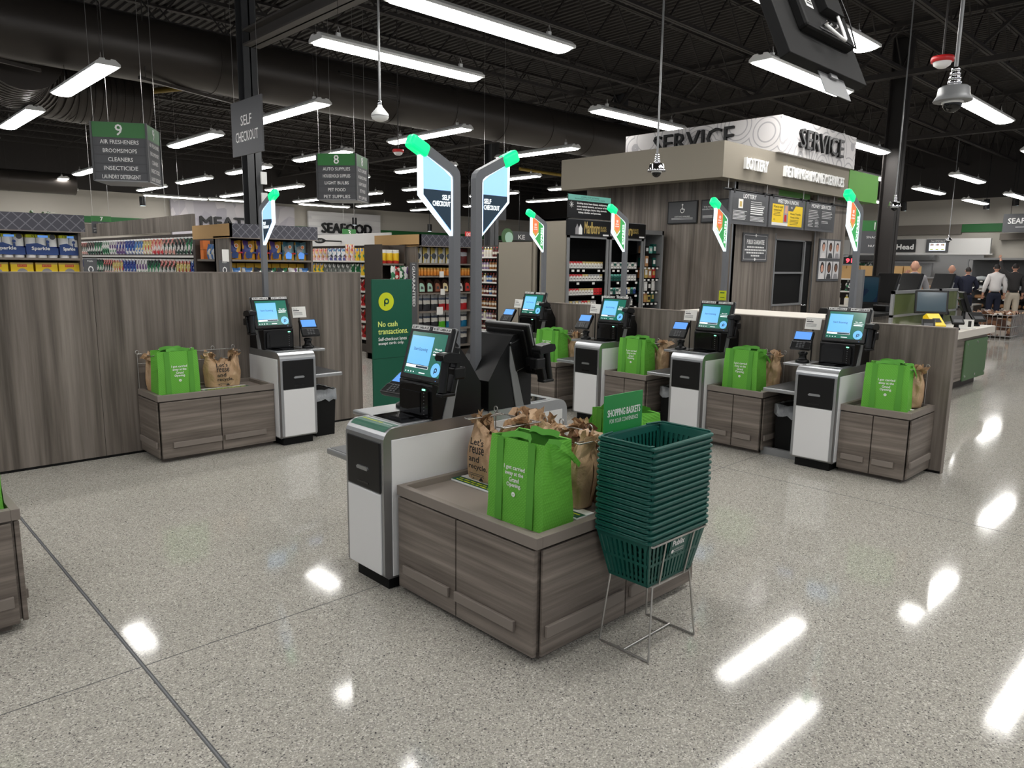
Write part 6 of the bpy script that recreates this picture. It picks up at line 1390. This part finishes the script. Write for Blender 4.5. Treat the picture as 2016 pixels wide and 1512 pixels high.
# register banks further back
r = thing('register_counter', 'dark register counter behind the divider screens', 'counter', (0, 0, 0)); b = MB(); b.box((11.5, 4.35, 0), (16.6, 5.0, .86), 'wood_v'); b.build('counter_base', r); b = MB(); b.box((11.45, 4.3, .86), (16.65, 5.05, .90), 'black_matte'); b.build('counter_top', r)
for x, rz, lab in ((13.0, -PI/2+R(-25), 'tall black register back standing left of the bald man'), (14.1, -PI/2+R(-25), 'tall black register back just before the bald man'), (15.9, -PI/2+R(-25), 'tall black register back right of the bald man')):
    r = thing('register', lab, 'register', (x, 4.6, .90), rz+PI, 'black register backs'); th = R(-18); U = Vector((0, math.sin(th), math.cos(th))); NN = Vector((0, -math.cos(th), math.sin(th))); M = Matrix((X_, -NN, U)).transposed()
    b = MB(); b.obox(Vector((0, 0, .38)), (.44, .05, .50), M, 'black'); b.obox(Vector((0, -.05, .33)), (.26, .07, .30), M, 'black_matte'); b.build('register_head', r, .01)
    b = MB(); b.bar((-.16, .05, 0), (-.16, -.1, .45), .05, .03, 'silver_paint'); b.bar((.16, .05, 0), (.16, -.1, .45), .05, .03, 'silver_paint'); b.build('bracket', r); b = MB(); b.box((-.2, -.16, 0), (.2, .16, .09), 'black'); b.build('base', r, .01); b = MB(); b.obox(Vector((.08, -.045, .52)), (.05, .012, .04), M, 'paper'); b.build('paper_tag', r)
r = thing('self_service_screen', 'upright dark screen with faint colours behind the rightmost kiosk', 'monitor', (12.25, 4.6, .90), -PI/2+R(25)); b = MB(); b.box((-.17, -.02, .14), (.17, .02, .58), 'black'); b.box((-.1, -.06, 0), (.1, .06, .14), 'black'); b.build('shell', r); cells('scr_faint', 5, [rgb(20, 40, 44), rgb(26, 54, 70), rgb(20, 36, 60), rgb(30, 40, 40)], .15); b = MB(); b.box((-.15, -.022, .17), (.15, -.02, .56), 'scr_faint'); b.build('screen', r)
b = MB(); b.box((11.75, 4.5, .90), (11.83, 4.58, 1.58), 'silver'); tag(b.build('metal_post'), 'pale metal post beside the dark upright screen', 'post')
r = thing('bag_dispenser', 'black wedge shaped stand with a yellow triangle behind the right kiosk', 'stand', (7.75, 3.35, .82), -PI/2+R(20))
b = MB(); b.prism([(-.16, 0), (.14, 0), (.05, .36), (-.02, .36)], -.07, .07, 'black', 'y'); b.build('wedge', r, .01); b = MB(); b.add([(-.05, -.0715, .03), (.09, -.0715, .03), (.03, -.0715, .20)], [(0, 1, 2)], 'yellow'); b.build('yellow_triangle', r)
# candy rack and drinks behind the registers
gondola(18.2, 7.2, 9.8, 'rack of drinks and boxes behind the registers', (.3, .7, 1.05, 1.35), 1.45)
q = random.Random(11)
for zi, z in enumerate((.3, .7, 1.05)):
    for i in range(11):
        c = ('orange', 'pk4', 's_white', 'tr_pink', 'pk9', 'tr_blue')[(i//2+zi*2) % 6]; place(('dr', c), lambda: bottle(.055, .26, c, 'shelf_white'), (18.32, 7.35+i*.215, z), 0, 'drink_bottle', '%s drink bottle, %s from the near end of the %s rack shelf' % ({'orange': 'orange', 'pk4': 'blue', 's_white': 'white', 'tr_pink': 'pink', 'pk9': 'dark', 'tr_blue': 'purple'}[c], ORD[i], ('low', 'middle', 'upper')[zi]), 'bottle', 'drinks on the rack behind the registers')
for i in range(6): place('kraftbox', lambda: carton(.40, .3, .24, 'kraft'), (18.42, 7.4+i*.42, 1.35), -PI/2, 'cardboard_box', 'plain tan carton, %s from the near end on top of the drinks rack' % ORD[i], 'box', 'tan cartons on the drinks rack')
# drift of wire bins at right with bread and bags
def dump_bin(x, y, rz, lab, w=1.3, d=.9, h=.55):
    r = thing('dump_bin', lab, 'bin', (x, y, 0), rz, 'wire bins before the bakery cases'); b = MB()
    for z in (.06, h*.5, h): b.tube([(-w/2, -d/2, z), (w/2, -d/2, z), (w/2, d/2, z), (-w/2, d/2, z)], .012, 'steel_wire', 5, True)
    for i in range(14): x_ = -w/2+w*i/13; b.tube([(x_, -d/2, 0), (x_, -d/2, h)], .008, 'steel_wire', 4); b.tube([(x_, d/2, 0), (x_, d/2, h)], .008, 'steel_wire', 4)
    for i in range(10): y_ = -d/2+d*i/9; b.tube([(-w/2, y_, 0), (-w/2, y_, h)], .008, 'steel_wire', 4); b.tube([(w/2, y_, 0), (w/2, y_, h)], .008, 'steel_wire', 4)
    b.build('wire_frame', r)
    b = MB(); qq = random.Random(int(x*10)); n = 12; g = [[(-w/2*.95+w*.95*i/n, -d/2*.95+d*.95*j/n, h*.9+qq.uniform(0, .14)) for j in range(n+1)] for i in range(n+1)]
    vs = [p for row in g for p in row]; b.add(vs, [(i*(n+1)+j, (i+1)*(n+1)+j, (i+1)*(n+1)+j+1, i*(n+1)+j+1) for i in range(n) for j in range(n)], 'bin_fill')
    b.box((-w/2*.94, -d/2*.94, .05), (w/2*.94, d/2*.94, h*.88), 'bin_fill'); o = b.build('bin_contents', r); o['kind'] = 'stuff'
cells('bin_fill', 9, [rgb(120, 84, 60), rgb(170, 140, 110), rgb(80, 56, 46), rgb(200, 190, 180), rgb(140, 100, 76)], .4)
dump_bin(20.9, 4.75, R(0), 'large wire bin full of wrapped brown items, beyond the checkout counter'); dump_bin(19.0, 5.25, R(5), 'second wire bin left of the larger one, beyond the checkout counter', 1.0, .7, .75)
# ================================================================ DELI WALL AND PEOPLE
r = thing('deli_canopy', 'long pale canopy board over the deli counter', 'canopy', (0, 0, 0)); b = MB(); b.box((33.4, 8.1, 2.22), (33.55, 16, 2.82), 'wall_white'); b.box((33.38, 8.0, 2.18), (33.56, 16, 2.23), 'wall_white'); b.build('canopy_board', r)
r = thing('deli_sign', 'black deli sign with an oval emblem, reading Head', 'sign', (33.367, 11.55, 2.55)); b = MB(); b.box((-.03, -.78, -.26), (.03, 1.0, .26), 'black'); b.build('board', r)
b = MB(); c = Vector((-.034, .18, -.04))
def oval(b, c, ry, rz_, m, dx=0): b.add([c+Vector((-dx, ry*math.cos(2*PI*i/24), rz_*math.sin(2*PI*i/24))) for i in range(24)], [tuple(range(24))], m)
oval(b, c, .24, .165, 'gold'); oval(b, c, .21, .14, 'bread', .001); oval(b, c+Vector((0, .03, .0)), .13, .10, 'kraft', .002); b.build('emblem', r)
b = MB(); text("oar's", Vector((-.034, .66, -.06)), -Y_, Z_, 'text_white', w=.5, h=.19, mb=b, weight=.012); text('Head', Vector((-.034, -.38, -.05)), -Y_, Z_, 'text_white', w=.66, h=.20, mb=b, weight=.012); text('Publix.', Vector((-.034, .18, .18)), -Y_, Z_, 'text_white', w=.28, h=.07, mb=b); b.build('lettering', r)
r = thing('price_screen', 'dark hanging deli price screen with a pale price grid', 'screen', (33.367, 9.95, 2.54)); b = MB(); b.box((-.03, -.40, -.26), (.03, .42, .26), 'sign_grey'); b.build('case', r)
b = MB(); b.quad([(-.032, .30, -.20), (-.032, -.30, -.20), (-.032, -.30, .11), (-.032, .30, .11)], 'scr_white'); 
for i in range(3): y = .2-.2*i; b.quad([(-.033, y+.06, .0), (-.033, y-.06, .0), (-.033, y-.06, .08), (-.033, y+.06, .08)], 'tr_pink'); b.quad([(-.033, y+.05, -.17), (-.033, y-.05, -.17), (-.033, y-.05, -.13), (-.033, y+.05, -.13)], 'lime')
text('Deli SPECIALS', (-.033, 0, .18), -Y_, Z_, 'text_white', w=.5, h=.08, mb=b); b.build('price_grid', r)
r = thing('steel_hood', 'stainless steel hood and panels behind the deli counter', 'hood', (0, 0, 0)); b = MB(); b.box((33.5, 8.3, 0), (33.6, 14, 2.18), 'steel'); b.build('wall_panel', r); b = MB(); b.prism([(33.0, 1.95), (33.5, 1.95), (33.5, 2.15), (33.25, 2.15)], 10.0, 13.4, 'steel', 'y'); b.build('hood_canopy', r); b = MB(); b.box((33.42, 10.1, 1.2), (33.5, 11.6, 1.85), 'silver_paint'); b.build('oven_door', r); b = MB(); b.box((33.42, 11.7, 1.2), (33.5, 13.2, 1.85), 'pk9'); b.build('merchandise_panel', r)
r = thing('number_display', 'red lit queue number display reading 91', 'display', (32.6, 13.1, 1.92)); b = MB(); b.box((-.04, -.24, -.15), (.04, .24, .15), 'black'); b.build('case', r); mat('led_red', (1, .05, .08, 1), .4, emit=2.0); b = MB(); text('91', (-.042, 0, 0), -Y_, Z_, 'led_red', w=.26, h=.17, mb=b, weight=.01); b.build('digits', r); b = MB(); b.tube([(0, 0, .15), (0, 0, 4.55)], .01, 'black', 5); b.build('stem', r)
r = thing('seafood_sign', 'dark hanging seafood sign cut by the right edge of the photo', 'sign', (33.2, 7.1, 3.35)); b = MB(); b.box((-.04, -.75, -.34), (.04, .62, .34), 'sign_grey'); b.build('board', r); b = MB(); text('SEAFOOD', (-.042, -.12, .08), -Y_, Z_, 'text_white', w=1.15, h=.2, mb=b, weight=.006); b.quad([(-.042, .2, -.16), (-.042, -.4, -.16), (-.042, -.4, -.14), (-.042, .2, -.14)], 'text_white'); b.build('lettering', r)
for y in (-.5, .4): b = MB(); b.tube([(0, y, .34), (0, y, 2.3)], .008, 'black', 4); b.build('wire', r)
# deli counter with cartons on top
r = thing('deli_counter', 'long deli counter in front of the steel hood', 'counter', (0, 0, 0)); b = MB(); b.box((30.5, 8.2, 0), (31.5, 14, 1.25), 'taupe'); b.build('counter_base', r); b = MB(); b.box((30.4, 8.2, 1.25), (31.5, 14, 1.30), 'steel'); b.build('counter_top', r)
for i in range(6): place('deliBox', lambda: carton(.5, .4, .40, 'kraft'), (30.9, 10.0+i*.54, 1.30), -PI/2, 'cardboard_box', 'tan carton on the deli counter, %s from the right' % ORD[i], 'box', 'tan cartons on the deli counter')
# bakery cases with loaves
r = thing('bakery_case', 'open bakery case with shelves of bread at the far right', 'display case', (0, 0, 0)); b = MB(); b.box((28.9, 2.5, 0), (29.9, 7.7, .30), 'taupe'); b.box((28.9, 2.5, 0), (29.0, 7.7, .12), 'black_matte'); b.box((29.8, 2.5, .3), (29.9, 7.7, 1.98), 'charcoal'); b.build('case_body', r); b = MB(); b.box((28.95, 2.5, 1.93), (29.9, 7.7, 2.0), 'steel'); b.build('canopy_rail', r)
BS = (.32, .62, .92, 1.22)
for z in BS: b = MB(); b.box((28.92, 2.5, z-.03), (29.8, 7.7, z), 'black_matte'); b.build('shelf', r)
for z in BS:
    b = MB()
    for i in range(14): y = 2.8+i*.36; b.box((28.905, y, z-.035), (28.915, y+.08, z+.01), 'paper')
    b.build('price_strip', r)
for y in (4.2, 5.9, 7.6): b = MB(); b.box((28.92, y, 1.22), (28.97, y+.05, 1.95), 'silver_paint'); b.build('post', r)
def loaf():
    b = MB(); b.tube([(-.15, 0, .06), (-.13, 0, .065), (0, 0, .07), (.13, 0, .065), (.15, 0, .06)], [.02, .06, .075, .06, .02], 'bread', 8); return b
def wrapped():
    b = MB(); b.tube([(-.17, 0, .07), (-.14, 0, .075), (0, 0, .085), (.14, 0, .075), (.17, 0, .06)], [.03, .07, .085, .07, .02], 'liner', 8); return b
for zi, z in enumerate(BS):
    for i in range(13): place(('loaf', zi > 1), wrapped if zi > 1 else loaf, (29.15+.1*(i % 2), 2.9+i*.36, z), PI/2, 'bread_loaf', '%s loaf, %s from the right on the %s bakery shelf' % ('wrapped pale' if zi > 1 else 'brown', ORD[i], ('lowest', 'second', 'third', 'top')[zi]), 'bread', 'loaves in the bakery case')
r = thing('bread_table', 'white topped bread table left of the man in the white shirt', 'table', (26.5, 7.3, 0)); b = MB(); b.box((-.5, -.7, 0), (.5, .7, .5), 'gondola_dark'); b.build('table_base', r); b = MB(); b.box((-.55, -.75, .98), (.55, .75, 1.05), 'shelf_white'); b.box((-.5, -.7, .5), (.5, .7, .53), 'shelf_white'); b.box((-.5, .66, .5), (.5, .7, .98), 'taupe'); b.build('table_top', r)
for i in range(6): place('loaf2', loaf, (26.2, 6.75+i*.22, .53), 0, 'bread_loaf', 'brown loaf under the white table top, %s from the right' % ORD[i], 'bread', 'loaves on the bread table')
for i in range(3): place('crate', lambda: carton(.42, .5, .28, 'bread'), (22.6, 6.8+i*.52, .86), -PI/2, 'bread_crate', 'brown basket crate beyond the registers, %s from the right' % ORD[i], 'crate', 'brown crates beyond the registers')
b = MB(); b.box((22.2, 6.4, 0), (23.0, 8.4, .86), 'taupe'); tag(b.build('crate_stand'), 'low taupe stand carrying the brown basket crates', 'stand')
# ---------------------------------------------------------------- people
def skin(name, verts, edges, parent, m, levels=1, root=0):
    me = bpy.data.meshes.new(name); me.from_pydata([v[0] for v in verts], edges, []); me.materials.append(MATS[m]); o = bpy.data.objects.new(name, me); COL.objects.link(o); o.parent = parent
    md = o.modifiers.new('skin', 'SKIN'); md.use_smooth_shade = True; md.use_x_symmetry = False
    if not me.skin_vertices: 
        bpy.context.view_layer.objects.active = o
    sv = me.skin_vertices[0].data
    for i, v in enumerate(verts): r = v[1]; sv[i].radius = (r, r) if not isinstance(r, tuple) else r; sv[i].use_root = (i == root)
    s = o.modifiers.new('sub', 'SUBSURF'); s.levels = levels; s.render_levels = levels
    return o
def person(loc, rz, lab, shirt, trousers, hair=None, arms='down', bald=False, sk='skin', h=1.76, vest=None):
    """stands facing +y locally (back to -y)"""
    k = h/1.76; r = thing('person', lab, 'person', loc, rz)
    def S(p): return tuple(c*k for c in p)
    # continuous body: legs, torso, neck, arms, hands
    if arms == 'point': L = [(-.17, 0, 1.42), (-.30, .12, 1.60), (-.34, .26, 1.86), (-.35, .29, 1.95)]
    elif arms == 'phone': L = [(-.175, 0, 1.41), (-.27, .06, 1.18), (-.17, .14, 1.42), (-.13, .12, 1.50)]
    else: L = [(-.175, 0, 1.41), (-.265, -.02, 1.14), (-.285, .06, .90), (-.285, .08, .80)]
    if arms == 'rest': Rr = [(.175, 0, 1.41), (.30, .0, 1.16), (.24, .2, 1.05), (.2, .28, 1.04)]
    else: Rr = [(.175, 0, 1.41), (.265, -.02, 1.14), (.28, .06, .90), (.28, .08, .80)]
    V = [((0, 0, .95), .12), ((0, 0, 1.12), .12), ((0, 0, 1.30), .13), ((0, .0, 1.44), .12), ((0, .01, 1.52), .058), ((0, .02, 1.57), .055)]
    E = [(0, 1), (1, 2), (2, 3), (3, 4), (4, 5)]
    for A in (L, Rr):
        n = len(V); V += [(A[0], .072), (A[1], .05), (A[2], .037), (A[3], .03)]; E += [(3, n), (n, n+1), (n+1, n+2), (n+2, n+3)]
    for s in (-1, 1):
        n = len(V); V += [((s*.095, 0, .86), .08), ((s*.105, .015, .48), .062), ((s*.11, -.02, .10), .042), ((s*.115, .10, .035), .036)]; E += [(0, n), (n, n+1), (n+1, n+2), (n+2, n+3)]
    skin('body', [(S(p), q*k) for p, q in V], E, r, sk, 1)
    # fingers on each hand
    for A, nm in ((L, 'hand'), (Rr, 'hand')):
        d = (Vector(A[3])-Vector(A[2])).normalized(); p = Vector(A[3]); t = d.cross(Vector((0, 1, 0.2))); t.normalize(); V2 = [(S(p), .026*k)]; E2 = []
        for i, (o_, ln) in enumerate(((-.024, .060), (-.008, .072), (.008, .068), (.024, .052))): n = len(V2); V2 += [(S(p+t*o_+d*.03), .010*k), (S(p+t*o_*1.3+d*(.03+ln)), .008*k)]; E2 += [(0, n), (n, n+1)]
        n = len(V2); V2 += [(S(p+t*.035+d*.005), .010*k), (S(p+t*.06+d*.04), .008*k)]; E2 += [(0, n), (n, n+1)]; skin(nm, V2, E2, r, sk, 1)
    # head with face
    b = MB(); vs = []; n, m_ = 14, 18
    for i in range(n+1):
        t = PI*i/n; z = math.cos(t)
        for j in range(m_):
            a = 2*PI*j/m_; x = math.sin(t)*math.cos(a); y = math.sin(t)*math.sin(a); jaw = 1-.22*max(0, -z)**1.0
            yy = y*.098*(1 if y > 0 else 1.06)*(1-.10*max(0, -z)); nose = .020*math.exp(-((x/.16)**2))*math.exp(-(((z+.12)/.2)**2)) if y > 0 else 0
            vs.append(S((x*.076*jaw, .025+yy+nose, 1.655+z*.118)))
    b.add(vs, [(i*m_+j, i*m_+(j+1) % m_, (i+1)*m_+(j+1) % m_, (i+1)*m_+j) for i in range(n) for j in range(m_)], sk, True)
    for s in (-1, 1): b.tube([S((s*.074, .02, 1.63)), S((s*.084, .012, 1.65)), S((s*.080, .012, 1.68))], [.012*k, .016*k, .010*k], sk, 6)
    hd = b.build('head', r)
    b = MB()
    for s in (-1, 1): b.lathe([(0, .012*k), (.010*k, .004*k), (.012*k, -.004*k)], 'text_white', S((s*.028, .108, 1.665)), 8, 'y'); b.lathe([(0, .016*k), (.006*k, .010*k)], 'hair_dark', S((s*.028, .108, 1.665)), 8, 'y')
    b.obox(S((0, .108, 1.595)), (.045*k, .012*k, .010*k), Matrix.Identity(3), 'bread'); b.build('face', hd)
    b = MB(); vs = []; lo = .62 if bald else .60
    rng = (PI*.42, PI*.62) if bald else (0, PI*.56)
    for i in range(9):
        t = rng[0]+(rng[1]-rng[0])*i/8; z = math.cos(t)
        for j in range(m_):
            a = 2*PI*j/m_; x = math.sin(t)*math.cos(a); y = math.sin(t)*math.sin(a); f = y > .45 and z < .45
            kx = .98 if f else 1.07
            vs.append(S((x*.076*kx, .025+y*(.098 if y > 0 else .104)*kx, 1.655+z*.118*(1.06 if not f else 1.0))))
    b.add(vs, [(i*m_+j, i*m_+(j+1) % m_, (i+1)*m_+(j+1) % m_, (i+1)*m_+j) for i in range(8) for j in range(m_)], hair or 'hair_dark', True); b.build('hair', hd)
    # clothes as looser skins over the same joints
    V = [((0, 0, .89), .172), ((0, 0, 1.10), .172), ((0, 0, 1.28), .165), ((0, .0, 1.41), .125), ((0, .01, 1.51), .070), ((0, .012, 1.545), .064)]; E = [(0, 1), (1, 2), (2, 3), (3, 4), (4, 5)]
    for A in (L, Rr):
        n = len(V); w = Vector(A[2]); V += [(A[0], .082), (A[1], .068), (tuple(w), .050)]; E += [(3, n), (n, n+1), (n+1, n+2)]
    skin('top', [(S(p), q*k) for p, q in V], E, r, shirt, 2)
    V = [((0, 0, .97), .155), ((0, 0, .86), .14)]; E = [(0, 1)]
    for s in (-1, 1): n = len(V); V += [((s*.10, 0, .78), .115), ((s*.108, .015, .46), .088), ((s*.112, -.01, .09), .072)]; E += [(1, n), (n, n+1), (n+1, n+2)]
    skin('trousers', [(S(p), q*k) for p, q in V], E, r, trousers, 2)
    b = MB(); b.tube([S((.125*math.cos(2*PI*i/20), .12*math.sin(2*PI*i/20), .93)) for i in range(20)], .018*k, 'black', 6, True); b.build('belt', r)
    for s in (-1, 1): b = MB(); b.tube([S((s*.112, -.07, .045)), S((s*.115, .03, .05)), S((s*.12, .13, .038)), S((s*.122, .18, .03))], [.042*k, .048*k, .042*k, .02*k], 'black', 10); b.build('shoe', r)
    return r
FACE = R(-62)
person((26.3, 6.13, 0), FACE, 'person in a white shirt and navy trousers, back turned, arms down', 'cloth_white', 'cloth_navy', 'hair_dark', 'down')
person((26.75, 5.75, 0), FACE, 'person in a black jacket and pale trousers pointing up with one arm', 'cloth_black', 'cloth_khaki', 'hair_dark', 'point', h=1.78)
person((17.0, 5.45, 0), FACE+R(8), 'bald person in a grey shirt seen from behind at the registers', 'cloth_grey', 'cloth_navy', 'skin', 'phone', True, h=1.76)
person((22.0, 6.15, 0), FACE, 'person with thin hair, only the head showing above a register', 'cloth_navy', 'cloth_navy', 'skin', 'down', True, h=1.70)
person((25.0, 6.55, 0), FACE, 'dark haired person in a navy jacket bending beyond the registers', 'cloth_navy', 'cloth_navy', 'hair_dark', 'rest', h=1.66)
